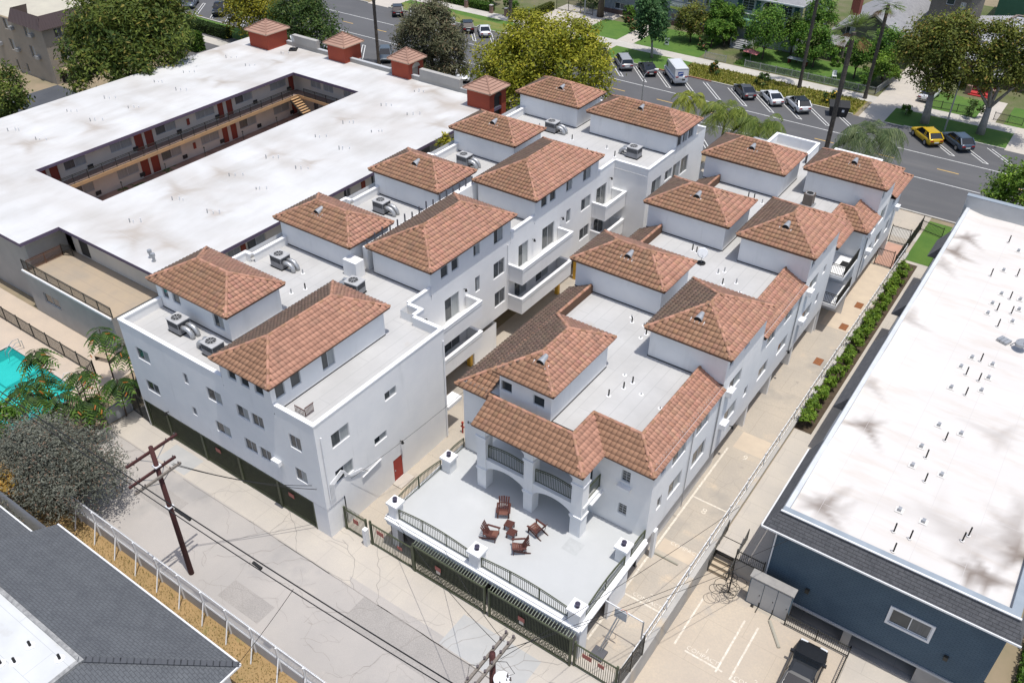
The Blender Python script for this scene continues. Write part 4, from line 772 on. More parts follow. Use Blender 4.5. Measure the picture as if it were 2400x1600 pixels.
fascia = mat('fascia_plum', (.13, .10, .15), rough=.7); tan_beam = mat('tan_beam', (.52, .33, .17), (.44, .29, .16), 1, rough=.8); doorr = mat('door_brick_red', (.27, .055, .035), (.23, .05, .035), 1, rough=.6)
CZ = 6.9; CT = (-81.5, -70.75, 36.8, 70.2)
st = [(-85.8, 46.2, 1.3, .9), (-87.6, 39.9, 1.4, .9), (-86.6, 51.8, 1.1, .6), (-66.7, 42.0, 1.5, .95), (-66.6, 46.9, 1.1, .8), (-66.0, 52.9, 1.0, .7), (-61.6, 53.4, 1.0, .7), (-60.6, 41.1, .9, .7), (-85.7, 62.9, 1.0, .75), (-85.6, 71.6, .8, .9), (-95.0, 70.0, 1.4, .75, 1, 2.4), (-94.9, 47.7, .9, .6), (-79.4, 35.5, .9, .4), (-88.2, 62.2, .8, .6), (-66.5, 75.4, 1.2, .8), (-64.0, 75.3, 1.1, .75), (-60.2, 73.1, 1.3, .8), (-57.4, 68.3, 1.2, .85), (-58.9, 73.0, 1.4, .6), (-66.7, 63.2, .9, .7), (-63.8, 35.0, 1.4, .8), (-62.9, 34.4, 1.2, .7), (-59.5, 35.2, .9, .7), (-86.4, 75.4, 1.6, .6), (-84.4, 75.9, 1.4, .6), (-86.3, 74.1, .9, .6), (-95.6, 73, 1.5, .5, .8, 1.8), (-78.2, 76.2, 1.2, .6, 2, .6)]
st += [(x, y, r*.55, .95, 1.3, .8) for x, y, r, k, *e in st if k > .65]+[(x+rng.normal(0, .8), y+rng.normal(0, .8), r*1.9, .32, 1.6, .7) for x, y, r, k, *e in st]
st += [(rng.uniform(-95, -56), rng.uniform(29, 76), rng.uniform(1.5, 4), rng.uniform(.08, .28), rng.uniform(1, 3), .7) for _ in range(110)]
stained('roof_membrane', -96.2, -69.6, 28.2, 77.0, CZ, [CT], .33, (.585, .585, .58), st, white_roof, Cb, .05)
stained('roof_membrane', -69.6, -55.1, 31.75, 77.0, CZ, [CT], .33, (.585, .585, .58), st, white_roof, Cb, .05)
fa = MB()
for a, b in (((-96.2, 28.2), (-69.6, 28.2)), ((-69.6, 28.2), (-69.6, 31.75)), ((-69.6, 31.75), (-55.1, 31.75)), ((-55.1, 31.75), (-55.1, 77.0)), ((-96.2, 28.2), (-96.2, 77.0)), ((CT[0], CT[2]), (CT[0], CT[3])), ((CT[0], CT[3]), (CT[1], CT[3])), ((CT[1], CT[2]), (CT[1], CT[3])), ((CT[0], CT[2]), (CT[1], CT[2]))):
    fa.bar((*a, CZ-.16), (*b, CZ-.16), .06, .3)
fa.build('fascia', fascia, Cb)
sf = MB().sheet(-96.1, -69.7, 28.3, 76.9, CZ-.34, [CT]).sheet(-69.7, -55.2, 31.85, 76.9, CZ-.34, [CT]); sf.build('soffit', beige, Cb)
# courtyard walls with doors and windows, two storeys
cu = [(40.36, 42.75), (45.6, 48.15), (51.2, 53.8), (56.55, 59.1), (62.2, 64.75), (67.55, 70.15)]; cdr = [(37.6, 38.45), (38.8, 39.7), (48.5, 49.5), (49.8, 50.8), (59.6, 60.4), (60.85, 61.7), (70.5, 71.35)]
def court_wall(x, out):
    hs = [(a, b, z0, z0+1.15, 'both' if k % 2 else 'blind') for z0 in (4.95, 1.95) for k, (a, b) in enumerate(cu)]; dh_ = [(a, b, z0, z0+2.05) for z0 in (4.08, 1.1) for a, b in cdr]
    MB().wall('X', x, 35.5, 71.6, 1.0, CZ-.34, holes(hs)+dh_, out).build('wall', beige, Cb); windows(Cb, 'X', x, hs, out)
    for a, b, z0, z1 in dh_: MB().box(min(x-out*.11, x-out*.05), max(x-out*.11, x-out*.05), a+.01, b-.01, z0, z1-.01).build('door', doorr, Cb)
    for z0 in (4.3, 1.3):
        for a, b in cu: MB().box(min(x+out*.01, x+out*.08), max(x+out*.01, x+out*.08), b-.05, b+.55, z0, z0+.42).build('wall_air_conditioner', darkvoid, Cb)
    for z0, y in ((5.2, 55.4), (2.3, 55.55)): MB().box(min(x, x+out*.1), max(x, x+out*.1), y-.16, y+.16, z0-.35, z0+.35).build('fire_cabinet', doorr, Cb)
court_wall(-83.0, 1); court_wall(-69.3, -1)
nh = [(-80.3, -78.55, 4.95, 6.0, 'both'), (-78.1, -76.45, 4.95, 5.95, 'both'), (-74.7, -73.5, 4.95, 5.95, 'both'), (-80.3, -78.55, 1.95, 3.0, 'blind'), (-75.5, -73.7, 1.95, 3.0, 'blind')]
MB().wall('Y', 71.6, -83.0, -69.3, 1.0, CZ-.34, holes(nh), -1).wall('Y', 35.5, -83.0, -69.3, 1.0, CZ-.34, (), 1).build('wall', beige, Cb); windows(Cb, 'Y', 71.6, nh, -1)
MB().sheet(-83.0, -81.4, 35.5, 71.6, 4.06).sheet(-81.4, -70.85, 70.3, 71.6, 4.06).sheet(-70.85, -69.3, 35.5, 71.6, 4.06).sheet(-81.4, -70.85, 35.5, 36.7, 4.06).build('walkway_deck', mat('walkway_deck', (.30, .22, .19), (.25, .19, .17), 1, rough=.9), Cb)
MB().bar((-81.4, 36.7, 3.96), (-81.4, 70.3, 3.96), .12, .36).bar((-81.46, 70.3, 3.96), (-70.79, 70.3, 3.96), .12, .36).bar((-70.85, 36.7, 3.96), (-70.85, 70.3, 3.96), .12, .36).build('walkway_beam', tan_beam, Cb)
MB().sheet(-83, -69.3, 35.5, 71.6, 1.05).build('courtyard_floor', mat('brick_paving', (.42, .27, .21), (.27, .17, .13), .6, rough=.9, patch=((.07, .11, .03), .35, .55, .6)), Cb)
rl = railing(Cb, (-81.42, 36.8), (-81.42, 69.5), 4.14, 1.0, 0, .13, dark_metal); railing(Cb, (-80.2, 70.3), (-70.9, 70.3), 4.14, 1.0, 0, .13, dark_metal)
for k in range(13): MB().box(-81.2+k*.28, -80.93+k*.28, 68.9, 70.15, 3.92-k*.215, 3.98-k*.215).build('stair_tread', tan_beam, Cb)
MB().bar((-81.2, 68.85, 3.85), (-77.5, 68.85, 1.1), .06, .2).bar((-81.2, 70.2, 3.85), (-77.5, 70.2, 1.1), .06, .2).build('stair_stringer', dark_metal, Cb)
for y in (44.2, 49.6, 54.8, 60.3, 65.5): MB().tube([(-80.2, y, 1.05), (-80.2, y, 3.0)], .04, 6).cyl(-80.2, y, 3.0, 3.15, .12, .05, 8).build('lamp_post', dark_metal, Cb)
# outer walls
eh = [(38.3, 39.6, 4.9, 6.0, 'both'), (40.4, 42.4, 4.9, 6.0, 'blind'), (45.0, 46.6, 4.9, 6.0), (52.2, 53.1, 4.6, 6.2), (56.0, 56.8, 4.9, 6.2), (60.5, 62.0, 4.9, 6.0), (63.6, 66.6, 4.9, 6.1, 'blind'), (70.0, 71.5, 4.9, 6.0)]
MB().wall('X', -55.9, 32.5, 77, 0, CZ-.34, holes(eh), 1).wall('Y', 77, -96, -55.9, 0, CZ-.34, (), 1).wall('X', -96, 28.9, 77, 0, CZ-.34, (), -1).wall('Y', 32.5, -69.5, -55.9, 3.6, CZ-.34, [(-68.6, -67.2, 4.15, 6.2)], -1).build('wall', beige, Cb); windows(Cb, 'X', -55.9, eh, 1)
MB().box(-68.6, -67.2, 32.55, 32.6, 4.15, 6.2).build('door', darkvoid, Cb)
for y in (39.9, 54.8): MB().box(-55.89, -55.8, y-.25, y+.25, 4.15, 6.0).build('door', doorr, Cb)
MB().wall('Y', 28.9, -96, -70.5, 0, CZ-.34, (), -1).wall('X', -70.5, 28.9, 32.5, 4.0, CZ-.34, (), 1).build('wall', grey_st, Cb)
# terrace over the southern garage
TZ = 4.1
MB().sheet(-70.5, -58.0, 28.08, 32.5, TZ).build('terrace', mat('terrace_brown', (.40, .32, .23), (.33, .28, .22), .4, rough=.9, patch=((.26, .25, .22), .5, .6, .75), lines=(50, 1.2, (.32, .26, .2), .02, (0, 0, 0))), Cb)
gh = [(-68.3, -66.0, 1.7, 2.7, 'slide')]
MB().wall('Y', 28.08, -70.5, -58.0, 0, TZ, holes(gh), -1).wall('X', -58.0, 28.08, 32.5, 0, TZ, (), 1).wall('X', -70.5, 28.08, 28.9, 0, TZ, (), -1).build('wall', grey_st, Cb); windows(Cb, 'Y', 28.08, gh, -1)
MB().box(-70.55, -58, 27.96, 28.1, TZ-.1, TZ+.06).build('gutter', white_metal, Cb)
railing(Cb, (-70.5, 28.2), (-58.0, 28.2), TZ, 1.0, 0, .12, dark_metal); railing(Cb, (-69.9, 28.3), (-69.9, 31.5), TZ, 1.0, 0, .1, mat('rust_iron', (.20, .10, .06), rough=.8)); railing(Cb, (-69.9, 31.5), (-69.0, 31.9), TZ, 1.1, 0, .12, dark_metal)
for x, y, r in ((-58.9, 33.2, .12), (-58.2, 33.0, .12)): MB().cyl(x, y, CZ, CZ+.5, r, seg=10).cyl(x, y, CZ+.5, CZ+.75, r*1.5, seg=10).build('chimney_pipe', galv, Cb)
for x, y in ((-91.7, 52.1), (-91.6, 58.4), (-91.5, 62.7), (-91.6, 47.3), (-87.3, 47.3), (-87.5, 41.1), (-91.8, 40.8), (-87.2, 51.9), (-87.4, 58.3), (-91.5, 69.2), (-87.4, 68.6), (-65.3, 40.9), (-65.1, 47.3), (-65.2, 52.0), (-61.1, 51.9), (-65.1, 58.4), (-61.0, 46.8), (-60.8, 41.1), (-65.0, 36.1), (-87.4, 74.3), (-65.3, 68.8), (-61.2, 68.7), (-61.2, 62.9), (-65.2, 62.8), (-65.1, 74.2), (-61.0, 57.7)):
    for k in range(3): xx, yy = x+(k-1)*.45+random.uniform(-.1, .1), y+(k-1)*.35+random.uniform(-.15, .15); MB().cyl(xx, yy, CZ, CZ+random.uniform(.2, .42), .05, seg=6).build('vent_pipe', white_metal if k else galv, Cb)
# street front: parapet and four red kiosks with tiled pyramid roofs
MB().box(-96.2, -55.1, 77.0, 77.35, 5.5, CZ+.45).box(-88.6, -84.2, 76.9, 77.5, CZ+.45, CZ+1.5).box(-67.2, -61.2, 76.9, 77.5, CZ+.45, CZ+1.5).build('parapet', grey_st, Cb)
MB().box(-96.2, -55.1, 76.96, 77.4, CZ+.45, CZ+.52).build('coping', mat('coping_grey', (.45, .46, .47), rough=.6), Cb)
brick_red = mat('kiosk_red', (.36, .075, .04), (.31, .065, .04), .7, rough=.85); kt = mat('kiosk_tile', (.40, .245, .185), (.34, .21, .16), .5, rough=.85)
for cx, cy, hw, zb in ((-91.6, 75.6, 2.05, CZ), (-80.0, 77.6, 1.8, CZ), (-69.9, 77.9, 1.7, CZ), (-56.6, 75.9, 1.9, CZ-2.2)):
    k = MB(); ze_ = 9.0; t = hw-.35
    if cx > -70.5: ah = (cy-.8, cy+.8)
    k.wall('Y', cy-t, cx-t, cx+t, zb, ze_, (), -1); k.wall('Y', cy+t, cx-t, cx+t, zb, ze_, (), 1); k.wall('X', cx-t, cy-t, cy+t, zb, ze_, (), -1); k.wall('X', cx+t, cy-t, cy+t, zb, ze_, [(cy-.7, cy+.7, zb, ze_-.9)] if cx > -70.5 else (), 1, .35)
    ko = k.build('kiosk', brick_red, Cb)
    if cx > -70.5: MB().add([(cx+t+.004, cy+.7*math.cos(a), ze_-.9+.55*math.sin(a)) for a in np.linspace(0, math.pi, 13)], [tuple(range(13))]).box(cx+t-.36, cx+t-.3, cy-.7, cy+.7, zb, ze_-.9).build('arch_recess', mat('arch_tan', (.50, .45, .38), rough=.9) if cx < -60 else darkvoid, ko)  # arch backed in plain tan on one kiosk, near-black on the other
    rf = MB().add([(cx-hw, cy-hw, ze_), (cx+hw, cy-hw, ze_), (cx+hw, cy+hw, ze_), (cx-hw, cy+hw, ze_), (cx, cy, ze_+1.15)], [(0, 1, 4), (1, 2, 4), (2, 3, 4), (3, 0, 4), (3, 2, 1, 0)]).build('kiosk_roof', kt, ko)
    cs = MB()
    for q in range(1, 6):
        f = 1-q/6; h = hw*f; zz = ze_+1.15*(1-f)
        for (a, b), (c_, d) in (((-h, -h), (h, -h)), ((h, -h), (h, h)), ((h, h), (-h, h)), ((-h, h), (-h, -h))): cs.bar((cx+a, cy+b, zz+.02), (cx+c_, cy+d, zz+.02), .05, .05)
    for sx, sy in ((-1, -1), (1, -1), (1, 1), (-1, 1)): cs.bar((cx+sx*hw, cy+sy*hw, ze_+.05), (cx, cy, ze_+1.2), .14, .07)
    cs.build('roof_course', mat('kiosk_tile_edge', (.27, .16, .12), rough=.9), ko)
    MB().box(cx-hw, cx+hw, cy-hw-.02, cy-hw+.04, ze_-.12, ze_+.02).box(cx+hw-.04, cx+hw+.02, cy-hw, cy+hw, ze_-.12, ze_+.02).build('eave_board', mat('eave_tan', (.50, .34, .25), rough=.8), ko)
e = empty('satellite_dish', (-87.6, 76.0, CZ), 2.2, 'grey satellite dish on a black mount on the white courtyard roof', 'satellite dish')
MB().box(-.6, .6, -.5, .5, 0, .12).build('base', black, e); MB().tube([(0, 0, 0), (0, 0, 1.1)], .04, 6).build('mast', galv, e); MB().tube([(0, -.02, 1.4), (0, -.12, 1.44)], [.5, .42], 18).build('reflector', galv, e)
# ---------------- pool and pool deck -------------
pool_deck = mat('pool_deck', (.55, .45, .35), (.48, .40, .32), .5, fine=(.42, .36, .3), fscale=10, rough=.9)
PL = (-67.4, -57.2, 15.2, 23.65)
struct('pool_deck', MB().sheet(-84, -58.05, 14.5, 25.4, .012, [PL]).sheet(-84, -56.2, 25.4, 28.05, .012).sheet(-58.05, -56.2, 23.0, 25.4, .012), pool_deck)
bs_ = MB(); x0, x1, y0, y1 = PL
bs_.quad((x0, y0, -1.3), (x1, y0, -1.3), (x1, y1, -1.3), (x0, y1, -1.3)); bs_.quad((x0, y1, .01), (x0, y1, -1.3), (x1, y1, -1.3), (x1, y1, .01)); bs_.quad((x0, y0, .01), (x0, y0, -1.3), (x0, y1, -1.3), (x0, y1, .01)); bs_.quad((x1, y0, .01), (x1, y1, .01), (x1, y1, -1.3), (x1, y0, -1.3))
for k in range(1): bs_.box(x0, x0+3.2-k*.8 if k else x0+3.4, y1-2.6+k*.6, y1-.001, -1.3, -1.0+k*.27)
struct('pool_basin', bs_, mat('pool_plaster', (.17, .60, .55), (.13, .54, .50), .6, rough=.8))
struct('pool_coping', MB().box(x0-.3, x1+.3, y1, y1+.3, -.05, .05).box(x0-.3, x0, y0, y1, -.05, .05).box(x1, x1+.3, y0, y1, -.05, .05), mat('pool_coping', (.50, .42, .36), rough=.9))
wm = bpy.data.materials.new('pool_water'); wm.use_nodes = True; n_ = wm.node_tree; pb = n_.nodes['Principled BSDF']; tb_ = n_.nodes.new('ShaderNodeBsdfTransparent'); tb_.inputs[0].default_value = (.45, .93, .92, 1); mx_ = n_.nodes.new('ShaderNodeMixShader'); mx_.inputs[0].default_value = .18
pb.inputs['Base Color'].default_value = (.05, .5, .5, 1); pb.inputs['Roughness'].default_value = .06; n_.links.new(tb_.outputs[0], mx_.inputs[1]); n_.links.new(pb.outputs[0], mx_.inputs[2]); n_.links.new(mx_.outputs[0], n_.nodes['Material Output'].inputs[0])
struct('pool_water', MB().sheet(x0, x1, y0, y1, -.09), wm)
def fence(name, p, q, h, label, m=dark_metal, sp=.13, post=2.2, cat='fence', z=0, group=None, solid=None):
    e = empty(name, (0, 0, 0), 0, label, cat, group); p, q = Vector((*p, z)), Vector((*q, z)); d = q-p; L = d.length; r = MB()
    for zz in (.15, h-.12): r.bar(p+Vector((0, 0, zz)), q+Vector((0, 0, zz)), .05, .05)
    r.build('rail', m, e); k = max(1, int(round(L/post)))
    for i in range(k+1): a = p+d*(i/k); MB().bar(a, a+Vector((0, 0, h+.05)), .075, .075).build('post', m, e)
    pk = MB(); c = int(L/sp)
    for i in range(1, c): a = p+d*(i/c); pk.bar(a+Vector((0, 0, .06)), a+Vector((0, 0, h)), .024, .024)
    tag(pk.build('picket', m, e), kind='stuff'); return e
fence('pool_fence', (-84, 25.5), (-58.0, 25.5), 1.5, 'long dark iron fence between swimming pool and the concrete walk')
fence('pool_fence', (-58.0, 25.5), (-56.9, 23.3), 1.6, 'short dark iron fence at the corner of the pool deck'); fence('pool_fence', (-56.2, 28.6), (-52.6, 25.6), 1.7, 'dark iron fence with gate beside the front block corner')
fence('garden_lattice', (-55.2, 24.0), (-54.6, 20.6), 1.9, 'rusty brown lattice fence half hidden by the bushes', mat('rust_lattice', (.22, .12, .07), rough=.85), .16)
wlm = mat('peeling_wall', (.42, .42, .41), (.30, .30, .30), 1.2, rough=.95, patch=((.66, .66, .65), 1.6, .55, .6, (1, 1, .3)))
tag(MB().box(-54.2, -52.15, 24.55, 24.75, 0, 1.5).box(-52.4, -52.2, 22.6, 24.55, 0, 1.3).build('garden_wall', wlm), 'low grey wall with peeling white paint beside the garage gates', 'wall')
b = empty('bench', (-59.3, 27.2, .012), .3, 'wooden slatted pool bench under dark metal frame', 'bench')
for k in range(5): MB().box(-.8, .8, -.3+k*.13, -.2+k*.13, .42, .46).build('slat', mat('bench_wood', (.45, .36, .26), rough=.8), b)
for s in (-.7, .7): MB().box(s-.04, s+.04, -.3, .35, 0, .42).build('leg', dark_metal, b); MB().bar((s, .35, .4), (s, .45, .95), .06, .06).build('back_post', dark_metal, b)
for k in range(3): MB().bar((-.8, .4+.02*k, .55+k*.14), (.8, .4+.02*k, .55+k*.14), .04, .1).build('back_slat', mat('bench_wood', (.45, .36, .26), rough=.8), b)
lad = empty('pool_handrail', (-66.6, 23.9, 0), 0, 'bent steel handrail at the pool steps', 'handrail'); MB().tube([(0, .3, .012), (0, .3, .8), (0, -.2, .85), (0, -1.0, .3), (0, -1.1, -.4)], .03, 6).build('rail', galv, lad); MB().tube([(.5, .3, .012), (.5, .3, .8), (.5, -.2, .85), (.5, -1.0, .3), (.5, -1.1, -.4)], .03, 6).build('rail', galv, lad)
lad = empty('pool_ladder', (-59.3, 23.7, 0), 0, 'white curved pool ladder at the far edge of the pool', 'ladder')
for s in (0, .5): MB().tube([(s, .5, .012), (s, .45, .7), (s, 0, .85), (s, -.25, .4), (s, -.25, -.8)], .03, 6).build('rail', white_metal, lad)
# ---------------- blue building at the right with its big white roof -------------
D = empty('blue_building', (0, 0, 0), 0, 'blue sided building with grey shingle mansard and large white flat roof', 'building')
siding = mat('blue_siding', (.082, .125, .165), (.066, .103, .14), .8, rough=.8, lines=(.35, .17, (.038, .064, .09), .012, (math.pi/2, 0, 0)), bump=.1)
shing = mat('grey_shingle', (.115, .118, .125), (.075, .078, .085), 2.5, rough=.9, lines=(.5, .14, (.05, .05, .055), .012, (math.radians(65), 0, 0)), fine=(.18, .18, .19), fscale=6)
shing_x = mat('grey_shingle_side', (.115, .118, .125), (.075, .078, .085), 2.5, rough=.9, fine=(.18, .18, .19), fscale=6)
DX0, DX1, DY0, DY1 = -7.1, 5.75, 38.0, 85.0; DZ = 5.25
dw = [(.2, 2.4, 1.15, 2.35, 'slide')]; go = [(-5.0, -1.75, -2.75, -1.2), (-1.25, 2.55, -2.75, -1.2)]
MB().wall('Y', DY0, DX0, DX1, -1.2, 4.6, holes(dw), -1).build('wall', siding, D)
window(D, 'Y', DY0-.03, .2, 2.4, 1.15, 2.35, -1, 'slide', winframe_white, .1)
fr = MB().box(.06, 2.54, 37.93, 37.995, 1.0, 1.15).box(.06, 2.54, 37.93, 37.995, 2.35, 2.5).box(.06, .2, 37.93, 37.995, 1.15, 2.35).box(2.4, 2.54, 37.93, 37.995, 1.15, 2.35); fr.build('window_trim', winframe_white, D)
MB().wall('Y', DY0, DX0, DX1, -2.8, -1.2, go, -1, .4).build('garage_front', mat('garage_concrete', (.33, .32, .31), (.28, .27, .26), .8, rough=.9), D)
MB().box(DX0, DX1, 37.9, 38.0, -1.28, -1.12).build('sill_band', mat('band_grey', (.40, .41, .42), rough=.8), D)
MB().wall('Y', 42, DX0, DX1, -2.8, -1.2, (), -1).build('garage_wall', darkvoid, D); MB().sheet(DX0, DX1, DY0, 42, -1.22).build('soffit', darkvoid, D)
MB().wall('X', DX0, DY0, DY1, -1.4, 4.6, [(62, 63.4, 1, 3), (50, 51.4, 1.2, 2.6)], -1).wall('X', DX1, DY0, DY1, -2.8, 4.6, (), 1).wall('Y', DY1, DX0, DX1, 0, 5.2, (), 1).build('wall', mat('blue_side_wall', (.33, .36, .40), (.28, .31, .35), .6, rough=.9), D)
# mansard
ms = MB(); eo, ei, ezb, ezt = .45, 0, 4.45, 5.7
ms.quad((DX0-.75, DY0-eo, ezb), (DX1+.55, DY0-eo, ezb), (DX1+.1, DY0+.12, ezt), (DX0-.05, DY0+.12, ezt)); ms.build('mansard', shing, D)
m2 = MB(); m2.quad((DX1+.55, DY0-eo, ezb), (DX1+.55, DY1, ezb), (DX1+.1, DY1, ezt), (DX1+.1, DY0+.12, ezt))
m2.quad((DX0-.75, DY0-eo, ezb), (DX0-.05, DY0+.12, ezt), (DX0-.05, 45.5, ezt), (DX0-.75, 45.5, ezb))
for a, b in ((50.6, 59.8), (64.5, 68.9), (75.5, 79)):
    m2.quad((DX0-.95, a, ezb), (DX0-.05, a, ezt), (DX0-.05, b, ezt), (DX0-.95, b, ezb)); m2.quad((DX0-.95, a, ezb), (DX0-.05, a, ezb), (DX0-.05, a, ezt)); m2.quad((DX0-.95, b, ezb), (DX0-.05, b, ezt), (DX0-.05, b, ezb))
m2.build('mansard', shing_x, D)
MB().box(DX0-.04, DX0+.0, DY0+.1, DY1, 4.5, 5.66).box(DX0-.35, DX0-.05, 45.5, DY1, 4.3, 4.42).build('fascia', mat('fascia_grey', (.22, .24, .27), (.18, .2, .22), 1, rough=.7), D)
MB().bar((DX0-.8, DY0-eo-.03, ezb-.04), (DX1+.6, DY0-eo-.03, ezb-.04), .09, .11).bar((DX0-.05, DY0+.08, ezt+.02), (DX1+.1, DY0+.08, ezt+.02), .12, .06).bar((DX0-.8, DY0-eo, ezb-.02), (DX0-.8, 45.5, ezb-.02), .09, .1).build('gutter', white_metal, D)
copm = mat('coping_blue_grey', (.30, .34, .38), (.25, .29, .33), 1, rough=.6)
MB().box(DX0+.0, DX1+.05, DY0+.14, DY0+.62, 5.4, 5.64).box(DX1-.45, DX1+.05, DY0+.62, DY1, 5.4, 5.64).build('coping', copm, D)
MB().box(DX0, DX0+.28, DY0+.62, DY1-.3, 5.3, 5.62).build('coping', mat('coping_pale', (.60, .62, .64), (.52, .54, .56), 1, rough=.6), D)
MB().box(DX0-.3, DX1+.3, DY1-.3, DY1+.2, 4.5, 6.75).build('parapet', mat('parapet_grey', (.52, .53, .53), (.45, .46, .46), .6, rough=.9), D); MB().box(DX0-.33, DX1+.33, DY1-.36, DY1+.25, 6.75, 6.82).build('coping', copm, D)
sd_ = [(-5.4, 48.9, 1.1, .85), (-5.8, 79.3, 1.1, .8), (-6.1, 75.9, 1.3, .8), (-5.4, 40.2, 1.3, .75), (3.0, 40.2, 1.0, .85), (3.9, 40.3, 1.0, .9), (2.0, 42.6, 1.8, .35), (5.0, 43.1, 1.2, .9), (4.3, 44.5, 1.8, .5, .5, 2), (-4.4, 40.6, .9, .4), (0.4, 43.3, 1.6, .15, 2, 1), (1.9, 53.0, 1.2, .4), (-6.5, 63.1, 1.0, .6), (-6.5, 53.2, .9, .6), (-6.4, 72.9, 1.1, .6), (4.6, 46.5, 1.5, .3, .4, 2)]
sd_ += [(rng.uniform(-6, 5), rng.uniform(40, 84), rng.uniform(1, 3), rng.uniform(.01, .05), rng.uniform(1.5, 3.5), .4) for _ in range(60)]; sd_ += [(x, y, r*.5, .9) for x, y, r, k, *e in sd_[:11] if k > .7]
def dz_(px, py):
    rise = np.clip((-5.2-px)/1.6, 0, 1)**1.5*.3*(.55+.45*np.cos((py-45)*2*np.pi/9.7)); return DZ+rise+.01*np.sin(px*1.7+py*.6)
dr_m = mat('cream_roof_coating', (1, 1, 1), attr='Col', rough=.85, c2=(.90, .85, .80), scale=.9, lo=.5, hi=.8, mul=True, lines=(9, 2.7, (.50, .47, .455), .01, (0, 0, math.pi/2)), stretch=(.3, 1.5, 1))
dr_white = mat('cream_flashing', (.66, .64, .61), rough=.7)
stained('roof_membrane', DX0+.2, DX1-.4, DY0+.6, DY1-.3, DZ, (), .3, (.615, .585, .555), sd_, dr_m, D, .02, (.20, .165, .14), dz_)
for x, y in ((-2.6, 80.6), (-2.7, 73.7), (-0.9, 75.0), (-0.7, 70.9), (-1.2, 68.5), (-0.2, 68.7), (-0.7, 66.2), (-0.8, 60.8), (-1.3, 58.5), (-0.4, 58.3), (-0.8, 56.1), (-0.8, 50.5), (-1.4, 48.1), (-0.9, 45.9), (-1.3, 40.7), (-0.4, 40.7), (-0.9, 39.2), (2.1, 42.3), (2.3, 42.9)):
    MB().cyl(x, y, DZ-.02, DZ+.06, .13, seg=8).build('flashing', dr_white, D); MB().cyl(x, y, DZ, DZ+.75, .045, seg=7).build('vent_pipe', black, D)
for x, y in ((-1.6, 79.5), (-2.0, 75.3), (-1.4, 71.3), (0.0, 71.3), (-1.7, 69.4), (0.2, 69.7), (-1.7, 67.7), (0.1, 67.6), (-1.4, 60.9), (0, 60.9), (-1.8, 59.3), (0.1, 59.1), (-1.8, 56.4), (0, 57.3), (-1.5, 51.8), (-0.1, 51.8), (-1.9, 49.0), (-1.9, 46.9), (-0.2, 47.1), (-1.5, 42.6), (-0.1, 42.5)):
    MB().sheet(x-.24, x+.24, y-.24, y+.24, DZ+.03).build('flashing', dr_white, D); MB().box(x-.1, x+.1, y-.13, y+.13, DZ+.03, DZ+.22).build('roof_vent', galv, D)
e = empty('satellite_dish', (.4, 64.3, DZ), -.4, 'grey satellite dish with ballast blocks on the cream white roof', 'satellite dish')
for k in range(3): MB().box(-.75+k*.28, -.5+k*.28, -.35, .35, .03, .22).build('ballast_block', galv, e)
MB().tube([(.2, 0, .05), (.6, .1, .7)], .04, 6).build('mast', galv, e); MB().tube([(.9, .1, .55), (.87, .06, .72)], [.5, .44], 18).build('reflector', galv, e); MB().tube([(.9, .05, .6), (1.3, -.2, 1.0)], .02, 6).build('receiver_arm', dark_metal, e)
# lamps on the blue wall, downpipe
MB().tube([(-7.0, 37.93, 4.3), (-7.0, 37.93, .1)], .05, 6).build('downpipe', white_metal, D)
for x, z in ((3.6, .6), (-4.4, .5)): MB().box(x-.12, x+.12, 37.8, 37.99, z-.15, z+.15).build('wall_lamp', dark_metal, D)
# ---------------- sunken parking court, retaining wall, steps -------------
LZ = -1.4
struct('parking_court', MB().sheet(-10.45, -.95, -30, 36.35, LZ).sheet(-10.45, -7.1, 36.35, 38.1, LZ), mat('court_concrete', (.53, .45, .35), (.47, .40, .32), .35, fine=(.38, .34, .29), fscale=9, rough=.9, patch=[((.37, .345, .31), .3, .6, .68), ((.60, .49, .36), .6, .62, .75)], lines=(4.4, 3.4, (.36, .31, .25), .01, (0, 0, 0))))
struct('ramp', MB().sheet(-7.1, 30, 36.35, 42, -2.8).sheet(-.95, 30, -30, 36.35, -2.8), concrete_pale)
struct('retaining_wall', MB().wall('X', -.95, -30, 36.35, -2.8, LZ, (), 1).wall('Y', 36.35, -7.1, -.95, -2.8, LZ, (), 1).wall('X', -7.1, 36.35, 38.1, -2.8, LZ, (), 1), grey_st)
rw = mat('retaining_concrete', (.44, .42, .39), (.37, .36, .34), .7, rough=.9, patch=((.50, .42, .32), .5, .55, .7, (1, 1, .3)))
struct('retaining_wall', MB().box(-10.75, -10.45, 22, 38.1, LZ, .35).box(-10.75, -10.5, 38.1, 83, -.2, .3), rw)
struct('retaining_wall', MB().box(-9.0, -7.1, 38.1, 38.3, LZ, 0).box(-10.45, -9.0, 39.75, 39.9, LZ, 0), rw)
pm = MB()
for x in (-9.7, -6.92, -6.05, -3.2): pm.sheet(x-.06, x+.06, 30.9 if x > -7 else 31.2, 35.2, LZ+.006)
pm.sheet(-9.0, -6.6, 31.1, 31.22, LZ+.007); pm.sheet(-6.1, -3.2, 30.9, 31.02, LZ+.007); struct('road_marking', pm, paint_old)
for t, x, y, s in (('1', -7.9, 31.9, .5), ('COMPACT', -8.0, 31.45, .42), ('2', -4.75, 31.6, .5), ('COMPACT', -4.9, 31.2, .42)): tag(lettering(t, (x, y, LZ+.006), s, 0, paint_old, 'road_marking'), kind='structure')
stp = empty('stairway', (0, 0, 0), 0, 'outdoor steps with dark metal handrails down to the parking court', 'stairs')
tread = mat('step_concrete', (.55, .45, .33), (.48, .4, .3), 1, rough=.9)
for k in range(7): MB().box(-10.42, -9.05, 37.35+k*.34, 37.7+k*.34, LZ, LZ+.2*(k+1)-.004).build('step', tread, stp)
nos = MB()
